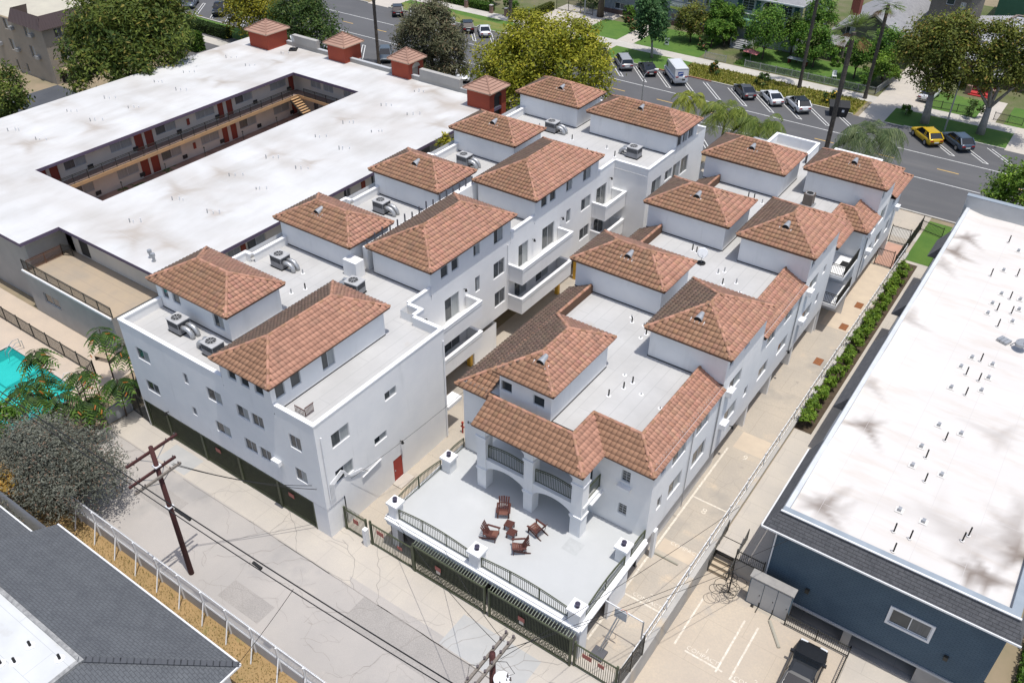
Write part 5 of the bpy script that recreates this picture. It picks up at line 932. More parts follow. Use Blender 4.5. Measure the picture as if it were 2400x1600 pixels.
for k in range(7): MB().box(-10.42, -9.05, 37.33+k*.34, 37.40+k*.34, LZ+.2*(k+1)-.03, LZ+.2*(k+1)+.004).build('nosing', mat('nosing_dark', (.10, .085, .06), rough=.8), stp)
for x in (-10.4, -9.05): railing(stp, (x, 37.3), (x, 39.9), LZ+.1, 1.0, 0, .14, dark_metal, 'handrail', 1.2, 1.4)
fence('court_railing', (-9.0, 38.0), (-7.2, 38.0), 1.0, 'short dark railing beside the steps above the utility corner', dark_metal, .12, 2, 'railing', 0)
fence('court_railing', (-4.85, 36.3), (-1.0, 36.3), 1.05, 'dark railing along the sunken garage ramp of the blue building', dark_metal, .12, 2, 'railing', LZ)
fence('court_railing', (-1.0, 36.3), (-1.0, 28.0), 1.05, 'dark railing beside the parked black car', dark_metal, .14, 2.4, 'railing', LZ)
sh = empty('storage_shed', (-6.2, 37.0, LZ), 0, 'grey utility shed with three pale metal doors beside the steps', 'shed')
MB().box(-1.3, 1.32, -.42, .1, 0, 2.35).build('body', mat('shed_blue', (.12, .17, .21), rough=.8), sh); MB().box(-1.38, 1.4, -.5, .2, 2.35, 2.45).build('shed_top', mat('shed_top', (.33, .32, .30), (.27, .26, .25), 2, rough=.9), sh)
for k in range(3): d_ = MB().box(-1.24+k*.86, -.42+k*.86, -.46, -.425, .12, 2.25).build('door', mat('shed_door', (.43, .43, .42), rough=.7), sh); MB().cyl(-.55+k*.86, -.48, 1.1, 1.16, .03, seg=8).build('handle', dark_metal, d_)
for x in (-.45, .45): MB().box(x-.03, x+.03, -.9, -.42, 0, .05).box(x-.03, x+.03, -.47, -.43, 0, .5).build('bollard_bracket', dark_metal, sh)
cb_ = empty('cable_coil', (-8.6, 36.2, LZ), 0, 'tangle of black cable loops beside the utility shed', 'cable')
cm = MB()
for k in range(11):
    cx, cy, r_, zz = random.uniform(-.6, .6), random.uniform(-.9, .6), random.uniform(.25, .5), random.uniform(.3, 1.4); ti = random.uniform(-.8, .8)
    cm.tube([(cx+r_*math.cos(t), cy+r_*math.sin(t)*math.cos(ti), zz+r_*math.sin(t)*math.sin(ti)+.3) for t in np.linspace(0, 2*math.pi, 17)], .018, 5, False)
cm.tube([(0, .3, 0), (0, .3, 2.0)], .05, 6); cm.build('loop', black, cb_)
w_ = empty('wheel_stop', (-5.1, 35.3, LZ), -.9, 'loose grey wheel stop lying skewed in the parking court', 'wheel stop'); MB().box(-.95, .95, -.09, .09, 0, .1).build('block', mat('wheelstop', (.36, .34, .28), rough=.9), w_); MB().box(-.9, .9, -.05, .05, .1, .13).build('top_chamfer', mat('wheelstop', (.36, .34, .28), rough=.9), w_)
w_ = empty('wheel_stop', (-12.7, 35.5, .01), 0, 'low wheel stop across the numbered bays beside the garage', 'wheel stop'); MB().box(-.9, .9, -.07, .07, 0, .09).build('block', mat('wheelstop', (.36, .34, .28), rough=.9), w_); MB().box(-.85, .85, -.04, .04, .09, .12).build('top_chamfer', mat('wheelstop', (.36, .34, .28), rough=.9), w_)
# white rail fence along the drive, drain grates, yard gates
fence('rail_fence', (-10.85, 26), (-10.85, 83.0), 1.15, 'long white painted fence on the wall between drive and hedge', white_metal, .6, 3.0)
rust = mat('rusty_grate', (.25, .10, .05), (.16, .08, .05), 4, rough=.9)
for (x, y), nm in zip(((-11.67, 71.4), (-11.71, 67.3), (-11.81, 61.2)), ('farthest of three rusty drain grates in the drive', 'middle one of three rusty drain grates in the drive', 'nearest of three rusty drain grates in the drive, most orange')):
    g = empty('drain_grate', (x, y, .01), 0, nm, 'drain', 'drain grates in the drive'); MB().box(-.32, .32, -.5, .5, 0, .012).build('frame', rust, g); gs = MB()
    for k in range(9): gs.box(-.28, .28, -.45+k*.1, -.4+k*.1, .012, .02)
    gs.build('bar', mat('rust_bar', (.32, .13, .05), rough=.9), g)
fence('yard_gate', (-12.75, 79.4), (-11.2, 79.4), 1.9, 'dark iron gate across the drive, nearer of two', dark_metal, .13, 1.5, 'gate'); fence('yard_gate', (-12.9, 84.7), (-11.1, 84.7), 1.9, 'dark iron gate across the drive, farther of two', dark_metal, .13, 1.5, 'gate'); fence('yard_fence', (-11.0, 79.4), (-10.9, 89.0), 1.6, 'dark panel fence beside the lawn strip at the street', dark_metal, .1, 2); fence('yard_fence', (-10.9, 89.0), (-8.7, 88.4), 1.2, 'short dark fence at the end of the lawn strip', dark_metal, .13, 2)
struct('drive_tiles', MB().sheet(-12.9, -11.1, 79.6, 84.6, .013), mat('red_drive', (.50, .30, .22), (.44, .27, .21), .8, rough=.9))
struct('lawn', MB().sheet(-10.6, -8.3, 82.0, 91.5, .02), grass_m)
# ---------------- grey roofed house at the bottom left -------------
H = empty('house', (0, 0, 0), 0, 'low house with dark grey shingle roof and white flat top beside the alley fence', 'house')
shg = mat('slate_shingle', (.105, .112, .122), (.075, .08, .09), 1.2, rough=.95, fine=(.17, .18, .19), fscale=9, lines=(.33, .17, (.06, .064, .07), .012, (0, 0, 0)))
rf = MB(); z0, z1 = 3.3, 5.8
rf.quad((-43.0, 13.7, z0), (-26.6, 13.7, z0), (-31.55, 8.5, z1), (-43.0, 8.5, z1)); rf.quad((-26.6, 13.7, z0), (-26.6, -15, z0), (-31.55, -15, z1), (-31.55, 8.5, z1))
rf.quad((-70, 12.45, z0), (-43.0, 12.45, z0), (-43.0, 8.5, z1-.6), (-70, 8.5, z1-.6)); rf.quad((-43.0, 13.7, z0), (-43.0, 8.5, z1), (-43.0, 8.5, z1-.6), (-43.0, 12.45, z0)); rf.build('roof', shg, H)
hp = MB(); a, b_ = Vector((-26.6, 13.7, z0+.02)), Vector((-31.55, 8.5, z1+.02))
for k in range(24): t = k/24; p = a.lerp(b_, t); hp.bar(p, a.lerp(b_, t+.05), .3, .05)
hp.build('hip_shingle', mat('hip_shingle', (.085, .09, .10), rough=.95), H)
MB().sheet(-70, -31.6, -15, 8.4, z1-.06).build('flat_roof', mat('flat_white', (.58, .59, .59), (.52, .53, .53), .5, rough=.8, lines=(6, 1.6, (.40, .41, .41), .012, (0, 0, 0)), patch=((.46, .45, .43), .5, .6, .75)), H)
MB().box(-70, -31.35, 8.4, 8.62, z1-.1, z1+.05).box(-31.6, -31.38, -15, 8.4, z1-.1, z1+.05).build('coping', mat('coping_tar', (.36, .36, .35), (.2, .2, .2), 4, rough=.8), H)
MB().bar((-43.0, 13.74, z0-.05), (-26.55, 13.74, z0-.05), .09, .12).bar((-26.55, 13.74, z0-.05), (-26.55, -15, z0-.05), .09, .12).bar((-70, 12.5, z0-.05), (-43.0, 12.5, z0-.05), .09, .12).build('gutter', white_metal, H)
MB().wall('Y', 13.2, -70, -27.0, 0, z0, (), 1).wall('X', -27.0, -15, 13.2, 0, z0, (), 1).build('wall', stucco, H)
for x, y in ((-34.26, 7.55), (-34.0, 6.6), (-32.4, 7.98), (-34.5, 6.16)): MB().cyl(x, y, z1-.06, z1-.02, .25, seg=12).build('flashing', flash_white, H); MB().cyl(x, y, z1-.05, z1+.3, .07, seg=8).build('vent_pipe', black, H)
# alley fence: block wall, white pickets, braced posts
F = empty('alley_fence', (0, 16, 0), 0, 'long white picket fence on a low wall between dry lawn and alley', 'fence'); F.location = (0, 0, 0)
MB().box(-47, -17, 15.92, 16.02, 0, .95).build('wall', mat('fence_block', (.50, .51, .53), (.44, .45, .47), .6, rough=.9), F)
MB().bar((-47, 15.97, 2.12), (-17, 15.97, 2.12), .07, .06).bar((-47, 15.97, 1.0), (-17, 15.97, 1.0), .05, .05).build('rail', white_metal, F)
pk = MB()
for k in range(250): x = -46.95+k*.12; pk.bar((x, 15.97, .95), (x, 15.97, 2.28), .025, .025)
tag(pk.build('picket', white_metal, F), kind='stuff')
for k in range(14):
    x = -45.4+k*2.1; MB().bar((x, 15.88, 0), (x, 15.88, 2.2), .09, .09).build('post', white_metal, F); MB().bar((x+.05, 15.85, 1.3), (x+.35, 15.2, 0), .06, .06).build('brace', white_metal, F)
# ---------------- iron gates towards the alley -------------
sign_red = mat('sign_red', (.36, .09, .07), (.30, .12, .10), 8, rough=.6); backing_dark = mat('gate_backing_dark', (.045, .047, .04), (.03, .032, .028), 3, rough=.8)
def iron_panel(e, x0, x1, y, h, sp=.105, m=green_metal, mesh=False, infill=False, spear=False, top=True):
    r = MB(); r.bar((x0, y, .12), (x1, y, .12), .07, .07); r.bar((x0, y, h-.08), (x1, y, h-.08), .07, .07)
    if mesh: r.bar((x0, y, .95), (x1, y, .95), .05, .05)
    r.build('rail', m, e)
    for x in (x0, x1): MB().box(x-.06, x+.06, y-.06, y+.06, 0, h+.12).build('post', m, e)
    p = MB(); c = int((x1-x0)/sp)
    for i in range(1, c): x = x0+(x1-x0)*i/c; p.bar((x, y, .12), (x, y, h+(.22 if spear else 0)), .026, .026)
    tag(p.build('picket', m, e), kind='stuff')
    if mesh:
        q = MB(); n = int((x1-x0)/.16); 
        for i in range(n+5):
            for s in (1, -1):
                a, b2 = x0+i*.16-.5, x0+i*.16-.5+.4
                if s < 0: a, b2 = b2, a
                t0, t1 = 0, 1
                lo, hi = min(a, b2), max(a, b2)
                if lo < x0 or hi > x1: continue
                q.bar((a, y+.02, .14), (b2, y+.02, .93), .018, .018)
        tag(q.build('diamond_mesh', m, e), kind='stuff')
    if infill: MB().box(x0+.08, x1-.08, y+.05, y+.06, .97, h-.12).build('dark_mesh_backing', backing_dark, e)  # opaque dark sheet for the gate infill and the unlit garage behind
for x0, x1, lab, lp in ((-24.95, -19.55, 'olive iron garage gate under the terrace, nearer the red door', -23.0), (-19.2, -13.6, 'olive iron garage gate under the terrace, nearer the basketball hoop', -16.9)):
    g = empty('garage_gate', (0, 0, 0), 0, lab, 'gate'); iron_panel(g, x0, x1, 25.55, 2.42, .1, mesh=True, infill=True)
    k = MB(); n = int((x1-x0)/.19)
    for i in range(n+1): x = x0+(x1-x0)*i/n; k.bar((x, 25.5, 2.44), (x, 26.06, 2.56), .03, .03)
    tag(k.build('top_grille', mat('grille_pale', (.30, .33, .26), rough=.6), g), kind='stuff'); MB().bar((x0, 25.48, 2.5), (x1, 25.48, 2.5), .06, .08).build('top_rail', green_metal, g)
    MB().box(lp-.22, lp+.22, 25.49, 25.51, 1.45, 1.8).build('sign', sign_red, g); MB().box(lp-.14, lp+.16, 25.49, 25.505, 1.18, 1.42).build('sign', mat('sign_pale', (.5, .45, .4), rough=.7), g)
g = empty('yard_gate', (0, 0, 0), 0, 'olive pedestrian gate panel with red signs beside the terrace', 'gate'); iron_panel(g, -28.55, -25.1, 25.6, 2.05, .13); MB().box(-28.0, -27.4, 25.53, 25.55, 1.4, 1.75).build('sign', sign_red, g); MB().box(-26.3, -25.9, 25.53, 25.55, 1.2, 1.45).build('sign', sign_red, g)
g = empty('yard_gate', (0, 0, 0), 0, 'spiked olive gate panel next to the front corner of the left block', 'gate'); iron_panel(g, -30.8, -28.95, 25.6, 1.95, .11, spear=True); MB().box(-30.0, -29.6, 25.53, 25.55, 1.1, 1.5).build('sign', sign_red, g)
g = empty('yard_gate', (0, 0, 0), 0, 'olive gate across the drive below the basketball hoop', 'gate'); iron_panel(g, -13.4, -10.75, 25.7, 2.1, .13); MB().box(-12.9, -12.3, 25.63, 25.65, 1.3, 1.65).build('sign', sign_red, g); MB().box(-11.9, -11.5, 25.63, 25.65, 1.3, 1.6).build('sign', sign_red, g)
fence('yard_fence', (-10.6, 25.7), (-10.5, 28.3), 2.1, 'dark dense iron fence panel at the corner of the drive', dark_metal, .09, 1.3)
tag(MB().box(-28.95, -28.65, 25.2, 25.5, 0, 1.5).build('gate_pillar', stucco), 'small white pillar between the two olive gate panels', 'pillar')
g = empty('garage_fence', (0, 0, 0), 0, 'dark olive iron gates closing the garage under the left block', 'gate'); 
for a, b2 in ((-49.5, -47.1), (-47.0, -43.3), (-43.2, -39.5), (-39.4, -35.7), (-35.6, -32.35)): iron_panel(g, a, b2, 24.5, 2.5, .105)
MB().box(-49.4, -32.4, 24.6, 24.62, .2, 2.4).build('dark_mesh_backing', backing_dark, g)  # dark sheet stands for the unlit garage behind the pickets
for x in (-41.6, -34.4): MB().box(x-.25, x+.25, 24.43, 24.45, 1.7, 2.05).build('sign', sign_red, g)
fence('yard_fence', (-52.2, 24.7), (-49.6, 24.5), 2.3, 'dark iron fence between peeling wall and front garage', dark_metal, .11, 1.3)
# ---------------- utility poles and wires -------------
pole_m = mat('creosote_pole', (.085, .03, .028), (.055, .022, .02), 2, rough=.8, stretch=(6, 6, .4)); pole_g = mat('weathered_timber', (.24, .21, .18), (.16, .14, .12), 3, rough=.9, stretch=(1, 4, 1)); wire = mat('black_wire', (.02, .02, .02), rough=.6); insul = mat('insulator', (.12, .10, .10), rough=.3)
p1 = empty('utility_pole', (-36.1, 17.35, 0), 0, 'tall reddish brown utility pole with three cross arms in the alley', 'utility pole', 'utility poles along the alley')
MB().tube([(0, 0, 0), (0, 0, 10.7)], [.17, .13], 12).build('pole', pole_m, p1, True)
for z, x, y0, y1, m_ in ((10.25, -.18, -1.55, 1.75, pole_m), (8.85, -.2, -1.75, 1.3, pole_m), (8.6, .2, -1.75, 1.3, pole_g)):
    a = MB().box(x-.06, x+.06, y0, y1, z-.07, z+.07).build('cross_arm', m_, p1)
    for y in (y0+.15, y0+.7, y1-.7, y1-.15): MB().cyl(x, y, z+.07, z+.2, .04, seg=8).build('insulator', insul, a)
    MB().bar((x, y0+.8, z-.06), (0, 0, z-.7), .04, .03).bar((x, y1-.8, z-.06), (0, 0, z-.7), .04, .03).build('brace', galv, a)
MB().box(-.185, .185, -.185, .185, 9.25, 9.32).box(-.19, .19, -.19, .19, 6.0, 6.06).build('band', white_metal, p1)
p2 = empty('utility_pole', (-13.35, 17.95, 0), 0, 'weathered utility pole with round transformer at the bottom edge of the view', 'utility pole', 'utility poles along the alley')
MB().tube([(0, 0, 0), (0, 0, 10.6)], [.18, .14], 12).build('pole', pole_m, p2, True)
for x, z in ((-.2, 10.3), (.2, 10.3)):
    a = MB().box(x-.06, x+.06, -1.65, 1.4, z-.07, z+.07).build('cross_arm', pole_g, p2)
    for y in (-1.5, -.8, -.3, .35, .9, 1.3): MB().cyl(x, y, z+.07, z+.16, .045, seg=8).cyl(x, y, z+.16, z+.22, .065, seg=8).build('insulator', insul, a)
tf = MB().cyl(.55, -.05, 8.1, 9.2, .36, seg=18).build('transformer', mat('transformer_blue', (.30, .36, .42), rough=.35, metal=.2), p2, True); MB().cyl(.55, -.05, 9.2, 9.27, .385, seg=18).build('lid', mat('transformer_lid', (.70, .71, .72), rough=.5), tf)
for dx, dy in ((.15, .22), (.35, .15), (.1, -.3)): MB().cyl(.55+dx, -.05+dy, 9.27, 9.5, .05, .03, 8).build('bushing', insul, tf)
MB().tube([(.0, .1, 9.9), (.4, .5, 9.7), (.95, .35, 9.5), (.75, .1, 9.45)], .015, 5).tube([(-.2, -.6, 10.2), (-.9, -.5, 9.6), (-.7, -.9, 9.3)], .012, 5).tube([(.75, 0, 9.4), (1.1, -.1, 8.6), (.9, -.4, 7.6)], .015, 5).build('jumper_wire', wire, p2)
def sag(a, b, s, n=14): a, b = Vector(a), Vector(b); return [a.lerp(b, i/n)-Vector((0, 0, 4*s*(i/n)*(1-i/n))) for i in range(n+1)]
def cable(label, segs, r, name='overhead_cable'):
    e = empty(name, (0, 0, 0), 0, label, 'cable')
    for a, b, s in segs: MB().tube(sag(a, b, s), r, 5).build('wire', wire, e)
    return e
c1 = cable('pair of thick black cables sagging along the alley between poles', [((-75, 16.0, 9.6), (-36.2, 16.1, 8.9), .5), ((-36.2, 16.1, 8.9), (-13.2, 16.4, 9.5), .2), ((-13.2, 16.4, 9.5), (0, 16.4, 9.6), .1)], .035)
for a, b, s in (((-75, 15.75, 9.6), (-36.2, 15.8, 8.9), .55), ((-36.2, 15.8, 8.9), (-13.4, 16.1, 9.5), .28)): MB().tube(sag(a, b, s), .028, 5).build('wire', wire, c1)
for x in (-32.4, -33.0, -26.9): MB().tube([(x, 16.1, 8.82), (x+.6, 16.1, 8.78)], .09, 8).build('splice_case', wire, c1)
cable('service drop wire from the alley pole to the front corner of left block', [((-36.1, 18.3, 8.7), (-32.0, 24.35, 4.3), .5), ((-36.1, 18.2, 8.7), (-31.6, 24.35, 4.2), .35)], .02)
cable('thin wire crossing diagonally above the terrace gates', [((-13.5, 18.6, 10.3), (-26.5, 25.9, 3.2), .6), ((-13.4, 18.9, 10.3), (-22.8, 26.0, 3.0), .5)], .015)
cable('thin wire running along the east wall to the terrace corner', [((-30.9, 26.6, 3.7), (-27.0, 36.5, 8.2), .3)], .012)
cable('thin wire from the pole to the grey house eave', [((-24.0, 16.1, 8.9), (-26.6, 13.6, 3.4), .1)], .015)
cable('bundle of thin wires from the bottom pole to the blue building', [((-13.3, 18.4, 10.2), (-6.2, 37.6, 4.2), .3), ((-13.2, 18.6, 10.2), (-7.6, 36.8, 2.0), .3), ((-13.1, 18.2, 10.1), (-9.8, 39.0, 3.5), .25)], .014)
# basketball hoop in the drive
hb = empty('basketball_hoop', (-12.62, 27.2, .008), 0, 'portable basketball hoop with clear backboard over the gated drive', 'basketball hoop')
MB().box(-.4, .4, -.5, .3, 0, .14).build('base', mat('hoop_base', (.10, .10, .11), rough=.6), hb)
MB().tube([(-.06, 0, .14), (.45, .85, 2.75)], .045, 8).tube([(.08, 0, .14), (.6, .8, 2.75)], .03, 8).build('pole', galv, hb); MB().box(.2, .95, .95, 1.0, 2.55, 3.25).build('backboard', mat('backboard', (.42, .44, .46), rough=.3), hb)
MB().tube([(.58+.22*math.cos(t), 1.28+.22*math.sin(t), 2.75) for t in np.linspace(0, 2*math.pi, 15)], .018, 5, False).build('rim', mat('rim_orange', (.45, .12, .04), rough=.5), hb)
gb = empty('swing_barrier', (0, 0, 0), 0, 'horizontal white bar across the drive behind the hoop', 'barrier'); MB().bar((-13.4, 28.75, 2.6), (-10.9, 28.7, 2.6), .06, .06).build('bar', white_metal, gb); MB().bar((-10.85, 28.7, 0), (-10.85, 28.7, 2.65), .07, .07).build('post', galv, gb)
# ---------------- terrace furniture -------------
redwood = mat('chair_redwood', (.105, .038, .030), (.075, .028, .022), 5, rough=.6, stretch=(1, 6, 1)); redlight = mat('chair_seat', (.19, .085, .06), (.15, .065, .05), 5, rough=.6)
def adirondack(loc, rz, label):
    e = empty('adirondack_chair', loc, rz, label, 'chair', 'chairs on the terrace')
    for k in range(5): MB().bar((-.28, -.42+k*.13, .38-k*.035), (.28, -.42+k*.13, .38-k*.035), .115, .025).build('seat_slat', redlight if k < 3 else redwood, e)
    for k in range(5): x = -.24+k*.12; MB().bar((x, .14, .24), (x*1.25, .52, 1.05-.03*abs(k-2)), .1, .022, up=(0, 1, .4)).build('back_slat', redwood, e)
    for s in (-1, 1):
        MB().bar((s*.38, -.5, .56), (s*.38, .35, .58), .13, .028).build('arm', redwood, e); MB().bar((s*.34, -.42, 0), (s*.34, -.42, .55), .1, .03).build('front_leg', redwood, e); MB().bar((s*.31, -.42, .3), (s*.31, .62, .02), .03, .12).build('rear_leg', redwood, e); MB().bar((s*.38, .33, .57), (s*.36, .28, .2), .05, .03).build('arm_support', redwood, e)
    MB().bar((-.34, .34, .62), (.34, .34, .62), .06, .025).build('back_rail', redwood, e); return e
PZ = 2.803
adirondack((-21.75, 30.55, PZ), .55, 'dark red adirondack chair nearest the arcade, facing the little tables'); adirondack((-21.3, 28.55, PZ), 1.85, 'dark red adirondack chair nearest the west railing, facing the tables')
adirondack((-19.15, 30.45, PZ), -1.75, 'dark red adirondack chair in front of the middle arcade pier, seen side-on'); adirondack((-19.25, 28.75, PZ), -.9, 'dark red adirondack chair nearest the alley railing, angled away from the tables')
def side_table(loc, rz, label):
    e = empty('side_table', loc, rz, label, 'table', 'tables on the terrace')
    for k in range(5): MB().box(-.27, .27, -.27+k*.11, -.17+k*.11, .42, .445).build('top_slat', redwood, e)
    for sx in (-1, 1):
        for sy in (-1, 1): MB().box(sx*.22-.03, sx*.22+.03, sy*.22-.03, sy*.22+.03, 0, .42).build('leg', redwood, e)
side_table((-20.75, 29.75, PZ), .15, 'small slatted side table between the chairs, nearer the arcade'); side_table((-20.25, 29.3, PZ), .1, 'small slatted side table between the chairs, nearer the alley')
# red standpipe, roof ladder guard
sp = empty('fire_hydrant', (-30.3, 37.3, .01), 0, 'slim red standpipe at the rear corner of the left block', 'standpipe'); MB().cyl(0, 0, 0, .9, .06, seg=8).build('riser', doorm, sp); MB().cyl(0, 0, .9, 1.05, .09, seg=8).box(-.16, .16, -.04, .04, .55, .65).build('outlet', doorm, sp)
lg = empty('roof_ladder_guard', (-33.2, 25.3, ZD), 0, 'rusty brown ladder guard railing on the front deck corner', 'railing'); q = MB()
for k in range(8): q.bar((k*.12-.3, 0, .05), (k*.12-.3, 0, .55), .03, .03); q.bar((.6, k*.09, .05), (.6, k*.09, .75), .03, .03)
q.build('bar', mat('guard_brown', (.12, .055, .045), rough=.8), lg); MB().bar((-.3, 0, .5), (.6, 0, .5), .04, .04).bar((.6, 0, .7), (.6, .7, .7), .04, .04).build('rail', mat('guard_brown', (.12, .055, .045), rough=.8), lg)
# ---------------- houses across the street and at the far left -------------
sage = mat('sage_siding', (.36, .41, .39), (.31, .36, .345), .8, rough=.85, lines=(9, .16, (.27, .31, .3), .012, (math.pi/2, 0, 0))); dkgreen = mat('shutter_green', (.03, .085, .075), rough=.6); trimw = mat('house_trim', (.62, .64, .62), rough=.7); mint = mat('mint_trim', (.22, .42, .30), rough=.7); greyroof = mat('ash_shingle', (.27, .27, .275), (.2, .2, .21), 1.5, rough=.95, fine=(.36, .36, .37), fscale=7); taupe = mat('taupe_siding', (.165, .15, .13), (.14, .128, .11), .8, rough=.9, lines=(9, .2, (.11, .1, .085), .012, (math.pi/2, 0, 0))); bluegrey = mat('bluegrey_siding', (.20, .23, .255), (.17, .2, .225), .6, rough=.9)
h2 = empty('house', (0, 0, 0), 0, 'sage green two storey house with dark green shutters, arched porch and balcony', 'house')
hw = [(-50.9, -49.0, 4.95, 6.6, 'grid'), (-44.3, -43.0, 4.75, 6.6, 'grid')]; ah = [(-49.75, -48.25, .95, 2.8), (-47.6, -45.4, 4.0, 6.2)]
MB().wall('Y', 134.5, -54.2, -41.85, 0, 7.1, holes(hw)+ah, -1, .2).wall('X', -41.85, 134.5, 150, 0, 7.1, [(136, 137.4, 4.4, 6.2)], 1).wall('X', -54.2, 134.5, 150, 0, 7.1, (), -1).build('wall', sage, h2); windows(h2, 'Y', 134.5, hw, -1, fm=winframe_white)
MB().box(-50.2, -48, 135.5, 135.6, .9, 2.9).box(-47.7, -45.3, 135.6, 135.7, 4, 6.5).build('porch_recess', darkvoid, h2)
for x in (-51.6, -48.65, -45.0, -42.6): MB().box(x-.05 if x != -45 else x, x+.65, 134.4, 134.48, 4.6, 6.7).build('shutter', dkgreen, h2)
for xc, w_, zs in ((-49.0, .9, 2.5), (-46.5, 1.2, 5.9)):
    ac = MB(); pts = [(xc+w_*math.cos(t), 134.42, zs+.75*w_*math.sin(t)) for t in np.linspace(0, math.pi, 11)]
    for a, b in zip(pts[:-1], pts[1:]): ac.bar(a, b, .1, .14)
    ac.build('arch_trim', trimw, h2); MB().add([(p[0], 134.46, p[2]) for p in pts], [tuple(range(11))]).build('arch_recess', darkvoid, h2)
MB().box(-51.2, -47.4, 133.0, 134.45, 3.1, 3.9).build('balcony', mint, h2); railing(h2, (-51.1, 133.1), (-47.5, 133.1), 3.9, .95, 0, .16, mat('balcony_iron', (.16, .17, .2), rough=.6)); MB().box(-51.25, -47.35, 132.98, 133.15, 4.85, 4.95).build('balcony_rail', trimw, h2)
MB().add([(-54.8, 133.9, 7.0), (-41.2, 133.9, 7.0), (-41.2, 152, 7.0), (-54.8, 152, 7.0), (-48, 140.7, 10.2), (-48, 145.2, 10.2)], [(0, 1, 4), (1, 2, 5, 4), (2, 3, 5), (3, 0, 4, 5), (3, 2, 1, 0)]).build('roof', greyroof, h2)
MB().box(-54.8, -41.2, 133.85, 134.0, 6.88, 7.08).build('eave_board', trimw, h2)
for k in range(5): MB().box(-50.6, -48.2, 131.1+k*.34, 134.4, .0+k*.19, .19*(k+1)).build('porch_step', mat('step_grey', (.36, .37, .38), (.3, .31, .32), 2, rough=.9), h2)
for x in (-50.9, -48.0): MB().box(x-.2, x+.2, 132.3, 134.4, 0, 1.25).build('step_cheek', trimw, h2)
h1 = empty('apartment_house', (0, 0, 0), 0, 'blue grey apartment house with a leasing banner between its windows', 'building')
w1 = [(-74.0, -72.0, .9, 1.9), (-71.8, -70.4, .9, 1.9), (-63.45, -61.75, 1.05, 1.95), (-63.3, -61.6, 4.0, 5.2), (-60.8, -59.0, 4.0, 5.2), (-57.6, -56.4, 4.0, 5.2), (-72.5, -70.6, 4.1, 5.3)]
MB().wall('Y', 136, -76, -55.8, 0, 6.3, holes(w1), -1).wall('X', -55.8, 136, 150, 0, 6.3, (), 1).wall('X', -76, 136, 150, 0, 6.3, (), -1).sheet(-76, -55.8, 136, 150, 6.3).build('wall', bluegrey, h1); windows(h1, 'Y', 136, w1, -1, fm=winframe_white)
MB().box(-76, -55.8, 135.9, 135.98, .0, .75).build('brick_base', mat('dark_brick', (.13, .085, .075), (.1, .07, .06), 4, rough=.9), h1)
bn_ = MB().box(-63.7, -59.9, 135.9, 135.94, 2.65, 3.75).build('banner', mat('banner_grey', (.42, .45, .44), rough=.7), h1); MB().box(-63.65, -59.95, 135.88, 135.9, 2.7, 3.05).build('banner_stripe', mat('banner_lime', (.42, .50, .12), rough=.7), bn_)
lettering('NOW LEASING', (-61.8, 135.885, 3.38), .42, 0, mat('banner_text', (.75, .76, .74), rough=.7), 'banner_lettering', .005, math.pi/2, bn_)
h3 = empty('house', (0, 0, 0), 0, 'olive craftsman bungalow with grey gabled roof behind the tall palms', 'house')
MB().wall('Y', 138, -37.0, -26.4, 0, 3.6, [(-30.3, -28.6, 1.6+1.8, 3.59)], -1).wall('X', -26.4, 138, 156, 0, 3.6, (), 1).wall('X', -37.0, 138, 156, 0, 3.6, (), -1).add([(-37, 138, 3.6), (-26.4, 138, 3.6), (-31.7, 138, 6.6)], [(0, 1, 2)]).build('wall', mat('olive_siding', (.17, .17, .13), (.145, .145, .11), .8, rough=.9), h3)
MB().add([(-38.2, 137.1, 3.0), (-31.7, 137.1, 6.9), (-31.7, 157, 6.9), (-38.2, 157, 3.0)], [(3, 2, 1, 0)]).add([(-25.2, 137.1, 3.0), (-31.7, 137.1, 6.9), (-31.7, 157, 6.9), (-25.2, 157, 3.0)], [(0, 1, 2, 3)]).build('roof', greyroof, h3)
for s in (-1, 1): MB().bar((-31.7+s*6.55, 137.05, 2.95), (-31.7, 137.05, 6.88), .08, .28).build('barge_board', mat('barge_tan', (.36, .34, .28), rough=.7), h3)
for a, b, z in ((-30.2, -28.9, 4.1), (-28.3, -27.6, 3.9), (-35.5, -34.2, 4.2)): window(h3, 'Y', 137.86, a, b, z-1.2, z+.2, -1, 'slide', winframe_white)
MB().add([(-37.4, 137.9, 3.3), (-34.4, 137.9, 3.3), (-34.2, 134.3, 2.5), (-37.2, 134.3, 2.5)], [(3, 2, 1, 0)]).box(-37.2, -34.2, 134.28, 134.4, 2.35, 2.5).build('porch_roof', greyroof, h3); MB().box(-37.0, -36.4, 134.6, 135.2, 0, 2.45).box(-34.8, -34.3, 134.6, 135.2, 0, 2.45).build('porch_pier', taupe, h3); MB().box(-36.4, -34.8, 136.8, 137, .2, 2.4).build('porch_recess', darkvoid, h3)
MB().box(-36.0, -34.8, 140, 141.5, 5.5, 8.8).build('chimney', mat('red_brick', (.27, .09, .06), (.2, .07, .05), 5, rough=.9), h3)
h4 = empty('house', (0, 0, 0), 0, 'dark taupe two storey house with white framed windows beyond the driveway', 'house')
w4 = [(-23.5, -21.9, 5.5, 6.6, 'one'), (-22.0, -21.3, 7.4, 8.5, 'both'), (-24.0, -22.9, 7.9, 8.9, 'one')]
